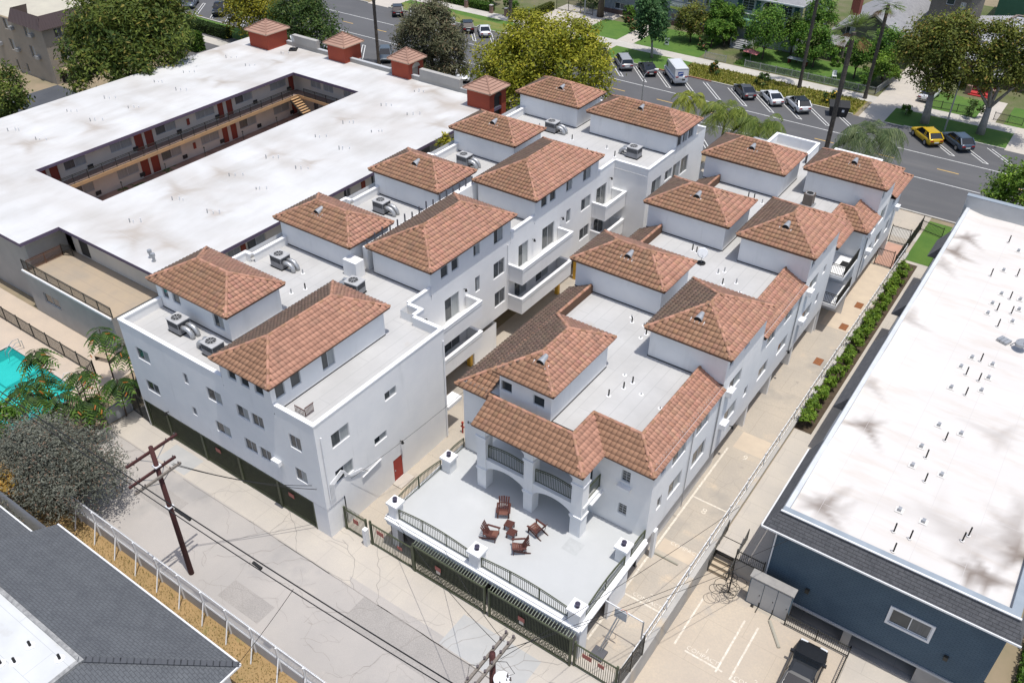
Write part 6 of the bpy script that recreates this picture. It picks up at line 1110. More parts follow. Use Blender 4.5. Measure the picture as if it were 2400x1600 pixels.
MB().wall('Y', 145, -26.1, -20.7, 0, 9.5, holes(w4), -1).wall('X', -20.7, 145, 158, 0, 9.5, (), 1).wall('X', -26.1, 145, 158, 0, 9.5, (), -1).sheet(-26.1, -20.7, 145, 158, 9.5).build('wall', taupe, h4); windows(h4, 'Y', 145, w4, -1, fm=winframe_white); MB().add([(-26.6, 144.4, 9.4), (-20.2, 144.4, 9.4), (-20.2, 158, 9.4), (-26.6, 158, 9.4), (-23.4, 151, 11.5)], [(0, 1, 4), (1, 2, 4), (2, 3, 4), (3, 0, 4)]).build('roof', greyroof, h4)
h5 = empty('house', (0, 0, 0), 0, 'house with wide pale shake roof behind the two broad trees', 'house')
shake = mat('pale_shake', (.44, .44, .45), (.26, .26, .28), .9, rough=.95, stretch=(.25, 3, 3), fine=(.55, .55, .56), fscale=5)
rf5 = MB().add([(-21.5, 137, 3.2), (-1, 137, 3.2), (-1, 160, 3.2), (-21.5, 160, 3.2), (-14.5, 147, 7.4), (-8, 147, 7.4)], [(0, 1, 5, 4), (1, 2, 5), (2, 3, 4, 5), (3, 0, 4), (3, 2, 1, 0)]).build('roof', shake, h5)
for q in range(1, 20):
    f = q/20; y = 137+10*f; z = 3.2+4.2*f; MB().bar((-21.5+7*f, y, z+.03), (-1-7*f, y, z+.03), .05, .06).build('shake_course', shake, rf5); MB().bar((-21.5+7*f, y, z+.03), (-21.5+7*f, 160-13*f, z+.03), .05, .06).build('shake_course', shake, rf5)
MB().bar((-21.5, 137, 3.3), (-14.5, 147, 7.5), .4, .08).bar((-14.5, 147, 7.5), (-8, 147, 7.5), .4, .08).bar((-1, 137, 3.3), (-8, 147, 7.5), .4, .08).build('hip_cap', mat('hip_cap_brown', (.21, .17, .145), rough=.9), h5)
MB().wall('Y', 138, -20.5, -2, 0, 3.2, (), -1).wall('X', -20.5, 138, 159, 0, 3.2, (), -1).build('wall', mat('brown_wall', (.2, .14, .11), rough=.9), h5)
MB().box(-16.6, -12.0, 133.2, 138, 2.5, 2.7).build('porch_roof', greyroof, h5); MB().box(-15.8, -12.8, 132.1, 133.2, 0, .16).box(-15.6, -13.0, 132.4, 138, .16, .35).build('porch_step', mat('step_red', (.45, .05, .05), rough=.7), h5)
for x in (-15.9, -12.7): MB().box(x-.35, x+.35, 132.2, 132.9, 0, 1.2).build('porch_pier', mat('pier_brick', (.26, .17, .14), (.2, .13, .11), 4, rough=.9), h5)
MB().box(-16.2, -12.4, 136.5, 136.6, .3, 2.5).build('porch_recess', darkvoid, h5)
h6 = empty('house', (0, 0, 0), 0, 'dark green building far behind the shake roof', 'house'); MB().box(-20, 2, 168, 180, 0, 9).build('wall', mat('bottle_green', (.045, .12, .075), rough=.8), h6); window(h6, 'Y', 167.95, -16, -14.4, 5.8, 7.2, -1, 'one', winframe_white); window(h6, 'Y', 167.95, -12, -10.6, 5.8, 7.2, -1, 'one', winframe_white)
# beige apartment block at the far left
f0 = empty('apartment_house', (0, 0, 0), 0, 'beige three storey block with brown metal mansard and carport at far left', 'building')
FX, FY = -119.0, 60.55
fs = [(-123.5, -122.3, 5.8, 7.3), (-123.5, -122.3, 2.95, 4.6), (-128.6, -127.3, 5.9, 7.4), (-128.6, -127.3, 3.0, 4.6), (-128.5, -127.9, .1, 1.7, 'one'), (-133.5, -132.2, 5.9, 7.4), (-133.5, -132.2, 3.0, 4.6), (-126.0, -125.4, .4, 1.6, 'one')]
fe = [(62.2, 63.3, 6.0, 7.2), (62.25, 63.4, 3.0, 4.25), (67.5, 68.8, 6.0, 7.2), (67.5, 68.8, 3.0, 4.25)]
MB().wall('Y', FY, -140, FX, 0, 7.55, holes(fs), -1).wall('X', FX, FY, 80, 1.9, 7.55, holes(fe), 1).wall('X', FX, FY, 61.4, 0, 1.9, (), 1).build('wall', mat('tan_stucco', (.36, .31, .25), (.31, .27, .22), .6, rough=.92), f0); windows(f0, 'Y', FY, fs, -1); windows(f0, 'X', FX, fe, 1)
MB().box(FX-.6, FX+.9, FY+.8, 80, 1.66, 1.95).build('carport_beam', mat('carport_tan', (.55, .42, .28), rough=.8), f0); MB().wall('X', FX-.3, 61.4, 80, 0, 1.66, (), 1).build('carport_wall', darkvoid, f0); window(f0, 'X', FX-.15, 62.4, 63.85, .3, 1.3, 1, 'slide', winframe_white)
mm = MB(); mm.quad((-126.2, FY-.5, 7.45), (FX+.5, FY-.5, 7.45), (FX, FY+.1, 9.2), (-125.6, FY+.1, 9.2)); mm.quad((FX+.5, FY-.5, 7.45), (FX+.5, 80, 7.45), (FX, 80, 9.2), (FX, FY+.1, 9.2)); mm.quad((-126.2, FY-.5, 7.45), (-125.6, FY+.1, 9.2), (-125.6, 63, 9.2), (-126.2, 63, 7.45)); mo_ = mm.build('mansard', mat('brown_metal', (.115, .085, .085), rough=.5), f0)
sm = MB()
for k in range(22): x = -126+k*.34; sm.bar((x, FY-.5, 7.46), (x+(.5-.5*(x+126.2)/7.7), FY+.09, 9.2), .04, .05)
for k in range(55): y = FY-.3+k*.34; sm.bar((FX+.5, y, 7.46), (FX, y+.0, 9.2), .04, .05)
tag(sm.build('standing_seam', mat('brown_metal', (.115, .085, .085), rough=.5), mo_), kind='stuff')
MB().sheet(-140, FX, FY+.1, 80, 7.7).build('flat_roof', mat('tan_roof', (.50, .47, .38), (.44, .41, .34), .4, rough=.9), f0)
for x, z in ((-121.6, 6.3), (-121.6, 3.3), (-126.5, 3.4), (-126.4, 6.4), (-131, 3.4)): MB().box(x-.35, x+.35, FY-.5, FY-.01, z-.2, z+.25).build('window_air_conditioner', galv, f0)
struct('parking_lot', MB().sheet(-119, -96.3, 30, 60.5, .006), mat('lot_asphalt', (.085, .09, .10), (.07, .075, .085), .4, rough=.9)); struct('parking_lot', MB().sheet(-124, -112, 78, 88.3, .006), mat('lot_asphalt2', (.12, .12, .125), (.1, .1, .1), .4, rough=.9))
# fences, lamps and small things along the street
for (a, b), lab in zip((((-51.6, 124.2), (-48.2, 124.2)), ((-45.2, 124.2), (-26.2, 124.4))), ('short chain link fence in front of the sage green house', 'long chain link fence along the pavement behind the palms')): fence('garden_fence', a, b, 1.1, lab, galv, .12, 2.3)
fence('garden_fence', (-26.2, 124.4), (-25.6, 131.5), 1.1, 'chain link fence at the side of the concrete driveway', galv, .12, 2.3); fence('garden_fence', (-19.4, 124.3), (-13.6, 124.8), 1.1, 'low dark garden fence beside the trunk of the broad tree', dark_metal, .14, 2.2); fence('garden_fence', (-11.0, 124.7), (-7.6, 124.7), 1.1, 'low dark garden fence at the far right lawn', dark_metal, .14, 2.2)
fence('drive_gate', (-83.3, 132.2), (-76.4, 132.8), 2.0, 'tall dark iron gate across the driveway of the hedge garden', dark_metal, .18, 2.3, 'gate')
def lamp(loc, h, arm, label):
    e = empty('street_lamp', loc, 0, label, 'street lamp', 'street lamps'); MB().tube([(0, 0, 0), (0, 0, h*.6), (0, 0, h)], [.11, .09, .07], 8).build('post', galv, e)
    MB().tube([(0, 0, h-.05), (arm[0]*.4, arm[1]*.4, h+.45), (arm[0], arm[1], h+.65)], .045, 6).build('arm', galv, e); MB().tube([(arm[0]-.05, arm[1], h+.66), (arm[0]*1.35, arm[1]*1.35, h+.64)], [.09, .14], 8).build('head', white_metal, e)
lamp((-45.2, 91.6, 0), 8.2, (1.0, .6), 'slim grey street lamp rising behind the far tiled roofs'); lamp((-69.3, 118, 0), 9, (0, -1.5), 'grey lamp post on the lawn beside the wide driveway'); lamp((-15.3, 117.3, 0), 7.6, (-.3, -1.0), 'leaning grey street lamp between yellow car and broad tree')
for x, y, lab in ((-96.4, 123.6, 'brick gate pier in the middle of clipped hedge'), (-91.0, 123.6, 'brick gate pier at the hedge end by the path'), (-87.9, 123.6, 'brick gate pier starting the second hedge'), (-83.4, 123.7, 'brick gate pier at the driveway corner of hedge')):
    e = empty('gate_pier', (x, y, 0), 0, lab, 'pier', 'brick piers along the clipped hedge'); MB().box(-.25, .25, -.25, .25, 0, 1.3).build('shaft', mat('pier_brick2', (.28, .18, .14), (.22, .14, .11), 6, rough=.9), e); MB().box(-.3, .3, -.3, .3, 1.3, 1.38).build('cap', kerb_m, e)
dp = empty('dumpster', (-28.0, 114.3, .01), .35, 'black roll-off dumpster bin at the kerb beside the flowers', 'dumpster')
MB().add([(-1.05, -.75, .12), (1.05, -.75, .12), (1.05, .75, .12), (-1.05, .75, .12), (-1.25, -.9, 1.35), (1.25, -.9, 1.35), (1.25, .9, 1.6), (-1.25, .9, 1.6)], [(3, 2, 1, 0), (0, 1, 5, 4), (1, 2, 6, 5), (2, 3, 7, 6), (3, 0, 4, 7)]).build('bin', mat('dumpster_black', (.02, .02, .022), rough=.6), dp); MB().add([(-1.3, -.95, 1.36), (0, -.95, 1.36), (0, .95, 1.66), (-1.3, .95, 1.66)], [(0, 1, 2, 3)]).add([(.02, -.95, 1.37), (1.3, -.95, 1.37), (1.3, .95, 1.67), (.02, .95, 1.67)], [(0, 1, 2, 3)]).build('lid', mat('dumpster_lid', (.03, .03, .03), rough=.7), dp); MB().box(.35, .65, -.86, -.83, .7, 1.15).build('label_plate', white_metal, dp)
for sx in (-.8, .8):
    for sy in (-.5, .5): MB().tube([(sx-.05, sy, .08), (sx+.05, sy, .08)], .08, 8).build('caster', black, dp)
pt = empty('garden_table', (-39.3, 130.0, .02), -.05, 'long white topped garden table on dark red legs', 'table'); MB().box(-1.5, 1.5, -.55, .55, .72, .8).build('table_top', mat('table_white', (.78, .78, .78), rough=.6), pt)
for sx in (-1.3, 1.3): MB().box(sx-.06, sx+.06, -.45, .45, 0, .72).build('leg', mat('table_red', (.25, .05, .04), rough=.7), pt)
gc = empty('garden_chair', (-32.9, 127.4, .02), .4, 'white garden chair on the lawn near the leaf screen', 'chair'); MB().box(-.3, .3, -.3, .3, .35, .4).build('seat', trimw, gc); MB().bar((0, .3, .38), (0, .55, 1.0), .6, .04, up=(0, 1, 0)).build('backrest', trimw, gc)
for sx in (-.28, .28): MB().box(sx-.03, sx+.03, -.3, .3, 0, .35).build('leg', trimw, gc)
ys = empty('yard_sign', (-58.8, 125.8, .02), .1, 'small white sign board standing on the lawn', 'sign'); MB().box(-.35, .35, -.02, .02, .2, 1.3).build('board', mat('sign_white', (.72, .73, .73), rough=.6), ys); MB().box(-.2, .2, -.03, -.021, .45, .7).box(-.22, .22, -.03, -.021, .85, 1.1).build('print', dark_metal, ys)
um = empty('parasol', (-45.5, 127.0, .02), 0, 'closed pink and black garden canopy behind the chain fence', 'parasol'); MB().add([(-1.1, -.7, 1.5), (1.1, -.7, 1.3), (1.1, .7, 1.3), (-1.1, .7, 1.5), (0, 0, 1.9)], [(0, 1, 4), (1, 2, 4), (2, 3, 4), (3, 0, 4)]).build('canopy', mat('canopy_pink', (.45, .16, .16), rough=.8), um); MB().cyl(0, 0, 0, 1.7, .03, seg=6).build('mast', galv, um)
# ---------------- vegetation -------------
leaf_m = mat('leaves', (1, 1, 1), attr='Col', rough=.6, spec=.25, trans=.28)
bark = mat('bark', (.13, .10, .075), (.085, .065, .05), 3, rough=.95, stretch=(1, 1, .2)); palebark = mat('pale_bark', (.36, .33, .30), (.27, .25, .23), 3, rough=.95)
def leaves(name, blobs, n, size, cols, parent=None, asp=2.0, spread=.15, up=.6, cl=60, shell=.62, droop=0):
    tot = sum(b[3]*b[4]*b[5] if len(b) > 5 else b[3]**3 for b in blobs); P, N, K = [], [], []
    for b in blobs:
        c = np.array(b[:3]); r = np.array(b[3:6]) if len(b) > 5 else np.array([b[3]]*3); k = max(2, int(n*(r[0]*r[1]*r[2])/tot/cl))
        d = rng.normal(size=(k, 3)); d /= np.linalg.norm(d, axis=1)[:, None]; d[:, 2] = np.where(d[:, 2] < -.6, -d[:, 2], d[:, 2])
        rad = rng.uniform(shell, 1.0, (k, 1))*(1+.12*np.sin(5*d[:, :1]+3*d[:, 1:2]+c[0])); cc = c+d*rad*r
        tone = rng.normal(0, .8, k)+.5*d[:, 2]  # light from above put into colour: upper clumps lean to the paler tone
        pp = cc[:, None]+rng.normal(size=(k, cl, 3))*(r*spread)[None, None]; P.append(pp.reshape(-1, 3)); N.append(np.repeat(d, cl, 0)); K.append(np.repeat(tone, cl))
    P, N, K = np.concatenate(P), np.concatenate(N), np.concatenate(K); m = len(P)
    nn = N*.5+np.array([0, 0, up])+rng.normal(0, .55, (m, 3)); nn /= np.linalg.norm(nn, axis=1)[:, None]
    t = rng.normal(size=(m, 3))-np.array([0, 0, droop]); t -= nn*np.sum(t*nn, 1)[:, None]; t /= np.linalg.norm(t, axis=1)[:, None]; b2 = np.cross(nn, t)
    s = size*rng.uniform(.6, 1.3, (m, 1)); L, Wd = t*s*.5*asp**.5, b2*s*.5/asp**.5
    V = np.stack([P-L, P+Wd*.9-L*.1, P+L, P-Wd*.9-L*.1], 1).reshape(-1, 3); F = np.arange(4*m).reshape(-1, 4)
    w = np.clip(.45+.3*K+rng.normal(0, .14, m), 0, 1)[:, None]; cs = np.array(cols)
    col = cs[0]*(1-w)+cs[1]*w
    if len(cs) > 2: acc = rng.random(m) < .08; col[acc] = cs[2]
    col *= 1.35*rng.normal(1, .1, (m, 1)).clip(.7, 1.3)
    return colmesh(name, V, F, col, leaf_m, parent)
def tree(name, base, blobs, n, size, cols, label, trunk=.25, bm=None, cat='tree', group=None, h0=None, **kw):
    e = empty(name, (0, 0, 0), 0, label, cat, group); x, y = base[:2]; z = base[2] if len(base) > 2 else 0
    c = np.mean([b[:3] for b in blobs], 0); zf = z+(min(b[2]-(b[5] if len(b) > 5 else b[3])*.6 for b in blobs)-z)*.8 if h0 is None else h0; zf = max(zf, z+.5)
    t = MB().tube([(x, y, z-.05), (x+(c[0]-x)*.1, y+(c[1]-y)*.1, (z+zf)/2), (x+(c[0]-x)*.25, y+(c[1]-y)*.25, zf)], [trunk*1.3, trunk, trunk*.8], 9)
    for b in blobs:
        a = Vector((x+(c[0]-x)*.25, y+(c[1]-y)*.25, zf-.1)); q = Vector(b[:3]); mid = a.lerp(q, .5)+Vector((random.uniform(-.3, .3), random.uniform(-.3, .3), .2)); t.tube([a, mid, q], [trunk*.6, trunk*.35, trunk*.12], 6)
        for k in range(3):
            q2 = q+Vector((random.uniform(-1, 1), random.uniform(-1, 1), random.uniform(-.2, .9)))*(b[3]*.75); t.tube([mid, (mid+q2)/2+Vector((0, 0, .15)), q2], [trunk*.25, trunk*.15, trunk*.05], 5)
    t.build('trunk', bm or bark, e, True); leaves('crown', blobs, n, size, cols, e, **kw); return e
G = dict(pine=((.03, .055, .012), (.12, .15, .025), (.16, .14, .03)), yel=((.10, .11, .012), (.27, .24, .02), (.07, .10, .02)), dark=((.02, .045, .012), (.06, .10, .02), (.10, .12, .03)), euc=((.05, .058, .028), (.14, .135, .075), (.18, .13, .08)), brt=((.035, .09, .012), (.10, .19, .022), (.16, .22, .04)), mag=((.025, .065, .022), (.075, .15, .05), (.12, .2, .08)), olive=((.045, .065, .012), (.15, .165, .028), (.20, .14, .03)), grey=((.055, .06, .045), (.17, .175, .14), (.18, .12, .085)), fic=((.08, .105, .01), (.27, .26, .02), (.34, .30, .03)), hedge=((.05, .10, .012), (.135, .22, .022), (.2, .27, .04)))
tree('pine_tree', (-101, 59.6), [(-101, 61, 10, 5.2), (-105, 59, 8, 4), (-98.3, 64, 8.5, 4.2), (-101, 57, 6.4, 3.6), (-103, 65, 9, 4.5), (-97.6, 60.5, 7, 3), (-105, 64, 12.5, 4), (-100, 66, 11, 4)], 34000, .38, G['pine'], 'huge dark pine overhanging the edge of the white courtyard roof', .5, asp=3, spread=.14)
tree('street_tree', (-100.5, 44), [(-100.5, 44.8, 7.5, 2.6, 2.6, 3), (-101.5, 43.5, 5.5, 2.2)], 6500, .3, G['pine'], 'green tree cut by the left edge above the parking lot', .25)
tree('yellow_tree', (-112, 90), [(-112, 90, 4.5, 4), (-108, 90.5, 3.6, 3.2), (-114.5, 91, 6, 3.5)], 11000, .32, G['yel'], 'yellow green tree behind the first red kiosk', .25)
tree('green_tree', (-101, 89.5), [(-104, 90, 3.6, 3.6), (-99.5, 90, 4.6, 3.8), (-96.4, 90, 3, 3), (-102, 91, 6.4, 3.2)], 14000, .3, G['dark'], 'dark green tree between the first two red kiosks', .3)
tree('eucalyptus_tree', (-76.5, 89.8), [(-76, 90, 8, 3.4), (-79.5, 90, 6.2, 2.8), (-73.6, 90.3, 6.4, 2.8), (-75, 89, 3.4, 2.8), (-78, 89, 3.2, 2.4), (-72.8, 90, 3.6, 2.2), (-76, 91, 9.8, 2.2)], 20000, .3, G['euc'], 'brownish eucalyptus with drooping leaves beside the third kiosk', .35, palebark, asp=4, droop=.9)
tree('ficus_tree', (-56.5, 86.5), [(-56.5, 87, 8.6, 4.6), (-62, 86.5, 6.6, 4), (-51, 87, 8, 4), (-57, 85, 5, 4), (-60, 89, 10, 3.6), (-53.5, 89, 10.6, 3.4), (-63.5, 88, 4.6, 3), (-51, 85.3, 5.4, 3)], 40000, .3, G['fic'], 'broad yellow green tree in front of the street behind left block', .5, spread=.13)
tree('magnolia_tree', (-58.1, 119.6), [(-58.9, 119.6, 6, 2.7), (-58.2, 119.8, 4.2, 2.3), (-59.6, 119.3, 7.3, 2)], 6000, .38, G['mag'], 'round dark magnolia with slim trunk on the green verge', .18, palebark)
for i, (x, y, z, r, k, lab) in enumerate(((-56.8, 130, 3.6, 2.4, 'olive', 'bushy olive tree left of the sage green house'), (-54.1, 133, 4.3, 1.8, 'brt', 'bright green small tree at the corner of sage house'), (-51.3, 132.4, 4.3, 1.7, 'brt', 'bright green round tree before the sage house balcony'), (-53.0, 129.5, 2.8, 1.5, 'brt', 'small green tree above the orange flowering shrub'), (-51.4, 130.8, 2.3, 1.5, 'brt', 'small green tree beside the sage porch steps'), (-44.4, 129, 4.6, 3.0, 'brt', 'large bright green tree in front of green shutters'), (-41.6, 133.3, 4.3, 1.6, 'dark', 'small dark green tree at the house corner with shutters'), (-39.8, 131, 4.0, 1.7, 'brt', 'bright tree beside the leftmost tall palm trunk'), (-38.4, 134, 6.4, 2.2, 'brt', 'tall bright tree between sage house and bungalow'), (-37.0, 130, 3.4, 2.4, 'brt', 'leafy tree left of the bungalow porch'), (-30.6, 129, 3.6, 1.9, 'brt', 'bright tree between the two tall palms'), (-27.2, 131, 4.8, 2.4, 'brt', 'bright round tree before the bungalow gable'), (-26.4, 128, 2.8, 1.9, 'hedge', 'light green bush tree at the driveway edge'))):
    tree('garden_tree', (x, y), [(x, y, z, r), (x+r*.45, y+.3, z-r*.4, r*.72), (x-r*.4, y-.2, z-r*.5, r*.68)], int(2300*r), .25, G[k], lab, .12, group='garden trees across the street')
tree('broad_tree', (-18.0, 118.2), [(-19, 118.3, 9.8, 3.6), (-21.2, 118, 7.9, 2.6), (-16.3, 118.6, 8.6, 3), (-18.6, 117.6, 6.6, 3), (-17.4, 119.4, 11.2, 2.7), (-21.5, 119, 9.6, 2.2), (-17.6, 117.6, 5.2, 2.3)], 22000, .28, G['olive'], 'broad olive brown crowned tree beside the yellow car', .45, palebark, h0=3.8)
tree('broad_tree', (-11.4, 118.9), [(-13.4, 119, 11, 2.5), (-10, 119, 10.6, 3.2), (-11.8, 118.3, 8.2, 2.9), (-8, 119, 8.8, 3), (-14, 118.2, 6.6, 1.8)], 20000, .28, G['olive'], 'broad olive crowned tree at the right edge behind the blue car', .42, palebark, h0=3.5)
tree('yard_tree', (-75, 133), [(-75.5, 133, 7.5, 2.4), (-72.8, 133.4, 8, 2.4)], 3000, .4, G['dark'], 'big trunked tree by the iron driveway gate at the top', .5, bark, h0=5)
tree('corner_tree', (-3.8, 90.2), [(-3.8, 90, 6.0, 2.7), (-5.3, 89.4, 4.8, 1.9), (-1.5, 90.3, 7, 2.5), (-3, 88.8, 7.6, 1.8)], 9000, .25, G['hedge'], 'leafy green tree behind the far end of the cream roof', .2)
tree('yellow_bush', (-53.2, 64.5), [(-53.2, 64.5, 6.4, 1.3), (-53.4, 66, 5.6, 1.2), (-53, 62.8, 5, 1.1)], 1500, .3, G['yel'], 'yellow flowering bush in the gap beside the white roof', .1, cat='bush')
tree('yellow_bush', (-53.2, 79.8), [(-53, 79.5, 4.5, 2.2), (-50.5, 80, 5.2, 1.8)], 2200, .32, G['brt'], 'green bush behind the last red kiosk', .15, cat='bush')
# bushes and pool-side sumac plants at the lower left
tree('olive_bush', (-47.5, 17), [(-47.8, 17, 2.9, 2.3), (-50.4, 17.2, 2.7, 2.3), (-45.3, 17.6, 2.6, 1.9), (-45.8, 15.9, 2.4, 1.9), (-48.2, 15.2, 2.0, 2.0), (-52.5, 16.2, 2.2, 2.0), (-46.4, 18.5, 3.6, 1.5)], 36000, .13, G['grey'], 'sprawling grey green bush spilling over the alley fence', .18, asp=2.6, spread=.2, cat='bush')
tree('green_bush', (-56.0, 17.6), [(-56.5, 17.6, 1.6, 1.6), (-54.2, 18.6, 1.3, 1.2)], 2500, .24, G['brt'], 'bright green bush at the left edge beyond the pool', .1, cat='bush'); tree('orange_bush', (-49.6, 13.6), [(-49.6, 13.7, 2.3, 1.1), (-51, 13.5, 2, 1)], 1500, .22, ((.12, .10, .02), (.32, .20, .05), (.4, .16, .03)), 'orange tinged bush beside the grey house eave', .1, cat='bush')
tree('flower_bush', (-52.9, 21.9), [(-52.9, 21.9, .9, .7), (-53.6, 22.8, 1.1, .8)], 700, .22, ((.06, .1, .02), (.14, .17, .03), (.75, .42, .02)), 'small bush with yellow flowers by the peeling wall', .05, cat='bush')
def sumac(x, y, h, n, label, col=('dark', 'brt')):
    """slender stem carrying a rosette of long pinnate leaves"""
    e = empty('sumac_plant', (x, y, 0), 0, label, 'plant', 'sumac plants around the pool'); MB().tube([(0, 0, 0), (.1, .05, h*.6), (.15, .1, h)], [.07, .05, .04], 6).build('stem', bark, e)
    V, F, Cc = [], [], []
    for k in range(n):
        a = k*2.4+random.uniform(-.3, .3); L = random.uniform(1.0, 1.6); z0 = h-random.uniform(0, .9); el = random.uniform(.1, .6)
        for i in range(2, 10):
            s = i/9; p = np.array([.15+math.cos(a)*L*s, .1+math.sin(a)*L*s, z0+L*(el*s-.9*s*s)]); sd_2 = np.array([-math.sin(a), math.cos(a), 0]); f = np.array([math.cos(a), math.sin(a), -.4])
            for sg in (-1, 1):
                w = .34*(1-abs(s-.5)*.7); tip = p+sd_2*sg*w+f*.1+np.array([0, 0, -.1]); q = len(V); V.extend([p-f*.055, p+f*.055, tip+f*.04, tip-f*.03]); F.append((q, q+1, q+2, q+3)); c = np.array(G['dark'][0])*(1-s)*.8+np.array(G['brt'][0 if random.random() < .5 else 1])*s; Cc.append(c*random.uniform(.75, 1.2) if random.random() > .03 else np.array((.35, .12, .02)))
    colmesh('crown', np.array(V), np.array(F), np.array(Cc), leaf_m, e)
for x, y, h, n, lab in ((-55.6, 25.6, 5.6, 22, 'sumac plant nearest the terrace wall, rising beside the front block'), (-53.2, 25.9, 5.2, 18, 'sumac plant squeezed against the front block wall'), (-56.2, 21.0, 6.2, 24, 'tallest sumac standing alone above the pool corner'), (-55.2, 20.2, 5.0, 20, 'sumac below the tallest one, reddish tips'), (-54.0, 22.4, 4.4, 22, 'sumac between pool ladder and corner fence'), (-52.0, 24.0, 3.6, 26, 'bright broad sumac before the dark corner fence'), (-54.0, 19.0, 4.6, 26, 'sumac in the middle of the poolside thicket'), (-52.6, 20.0, 4.6, 24, 'sumac above the rusty lattice fence'), (-51.5, 21.2, 4.0, 22, 'sumac beside the lattice, next to the peeling wall'), (-57.6, 19.4, 3.4, 20, 'low sumac at the left end of the pool thicket')): sumac(x, y, h, n, lab)
# hedges
def hedge_(name, x0, x1, y0, y1, h, n, size, cols, label, cat='hedge'):
    e = empty(name, (0, 0, 0), 0, label, cat); MB().box(x0+.12, x1-.12, y0+.12, y1-.12, 0, h-.12).build('core', mat('hedge_core', (.015, .025, .008), rough=1), e)
    m = n; A_ = [(x1-x0)*(y1-y0)*1.6, (x1-x0)*h*2, (y1-y0)*h*2]; pr_ = np.array(A_)/sum(A_); f = rng.choice(3, m, p=pr_); P = np.c_[rng.uniform(x0, x1, m), rng.uniform(y0, y1, m), rng.uniform(.05, h, m)]; sg = rng.random(m) < .5
    P[f == 0, 2] = h; P[f == 1, 1] = np.where(sg[f == 1], y0, y1); P[f == 2, 0] = np.where(sg[f == 2], x0, x1); P += rng.normal(0, .05, P.shape)
    nn = rng.normal(0, .7, (m, 3))+np.array([0, 0, .5]); nn /= np.linalg.norm(nn, axis=1)[:, None]; t = rng.normal(size=(m, 3)); t -= nn*np.sum(t*nn, 1)[:, None]; t /= np.linalg.norm(t, axis=1)[:, None]; b2 = np.cross(nn, t); s = size*rng.uniform(.6, 1.3, (m, 1))
    V = np.stack([P-t*s*.6, P+b2*s*.4, P+t*s*.6, P-b2*s*.4], 1).reshape(-1, 3); w = rng.random((m, 1)); colmesh('foliage', V, np.arange(4*m).reshape(-1, 4), np.array(cols[0])*(1-w)+np.array(cols[1])*w, leaf_m, e)
hedge_('clipped_hedge', -106, -96.8, 123.9, 125.2, 1.1, 5000, .16, G['brt'], 'long clipped green hedge by the pavement, farther part'); hedge_('clipped_hedge', -96.0, -91.4, 123.9, 125.2, 1.1, 3000, .16, G['brt'], 'clipped green hedge between two brick piers by the pavement'); hedge_('clipped_hedge', -87.5, -83.8, 123.9, 124.9, 1.15, 2500, .16, G['dark'], 'clipped hedge beside the tall palm trunk'); hedge_('clipped_hedge', -84.2, -83.3, 124.9, 131.5, 1.3, 3500, .16, G['olive'], 'clipped hedge leading to the iron driveway gate')
hedge_('clipped_hedge', -132, -115.8, 87.2, 88.6, 1.5, 6000, .18, G['dark'], 'dark hedge below the lawn strip by the parked truck'); hedge_('parkway_bush', -120, -114.5, 80.5, 82.2, 2.6, 4000, .25, G['brt'], 'leafy shrub row hiding the dark parked car', 'bush')
# round shrubs in a row between drive and blue building
for k in range(17):
    y = 53.0+k*1.62; x = -9.95+random.uniform(-.1, .1); r = random.uniform(.62, .8); nm = '%s bright green shrub of the row along the drive wall' % ('first', 'second', 'third', 'fourth', 'fifth', 'sixth', 'seventh', 'eighth', 'ninth', 'tenth', 'eleventh', 'twelfth', 'thirteenth', 'fourteenth', 'fifteenth', 'sixteenth', 'last')[k]+' from the steps'*(k < 16)
    e = empty('shrub', (x, y, 0), 0, nm or 'round bright green shrub in the row along the drive wall', 'shrub', 'shrub row along the drive'); MB().tube([(0, 0, 0), (0, 0, .7)], [.08, .05], 6).build('stem', bark, e)
    q = leaves('foliage', [(0, 0, .78, r*.85, r*1.1, .55), (.1, .5, .55, .42), (-.1, -.5, .6, .42)], 1100, .15, G['hedge'], e, spread=.17)
struct('planting_bed', MB().sheet(-10.5, -9.2, 52.2, 81.5, .008), mat('bed_soil', (.10, .075, .05), (.07, .05, .035), 2, rough=1))
hedge_('garden_hedge', 7.2, 8.6, 34, 60, .9, 6000, .16, G['brt'], 'narrow hedge at the far right behind the blue building'); fence('wire_fence', (9.0, 33), (9.0, 60), 1.2, 'pale wire fence behind the narrow hedge at right', galv, .3, 2.5)
# meadow-like parkway and garden beds
gm = np.random.default_rng(5)
def tufts(name, x0, x1, y0, y1, n, h, cols, wd=.08):
    P = np.c_[gm.uniform(x0, x1, n), gm.uniform(y0, y1, n), np.full(n, .02)]; a = gm.uniform(0, 6.28, n); d = np.c_[np.cos(a), np.sin(a), np.zeros(n)]; hh = h*gm.uniform(.5, 1.3, (n, 1)); ln = np.c_[np.cos(a+1), np.sin(a+1), np.zeros(n)]*hh*.6
    up_ = np.c_[np.zeros((n, 2)), hh]; V = np.stack([P-d*wd, P+d*wd, P+d*wd*.6+up_+ln, P-d*wd*.6+up_+ln], 1).reshape(-1, 3); w = gm.random((n, 1)); tag(colmesh(name, V, np.arange(4*n).reshape(-1, 4), np.array(cols[0])*(1-w)+np.array(cols[1])*w, leaf_m), kind='stuff')
struct('verge', MB().sheet(-52.2, -26.2, 115.7, 121.4, .018), mat('verge_soil', (.17, .18, .035), (.22, .17, .06), .8, rough=1))
tufts('grass', -52.0, -26.4, 115.8, 121.3, 5200, .22, ((.12, .15, .025), (.30, .28, .045)))
tufts('grass', -52, -19.6, 13.6, 15.8, 5000, .09, ((.36, .25, .11), (.17, .17, .05)), .02)
tufts('undergrowth', -47, -28, 124.6, 126.4, 1500, .35, ((.04, .10, .015), (.1, .17, .03)))
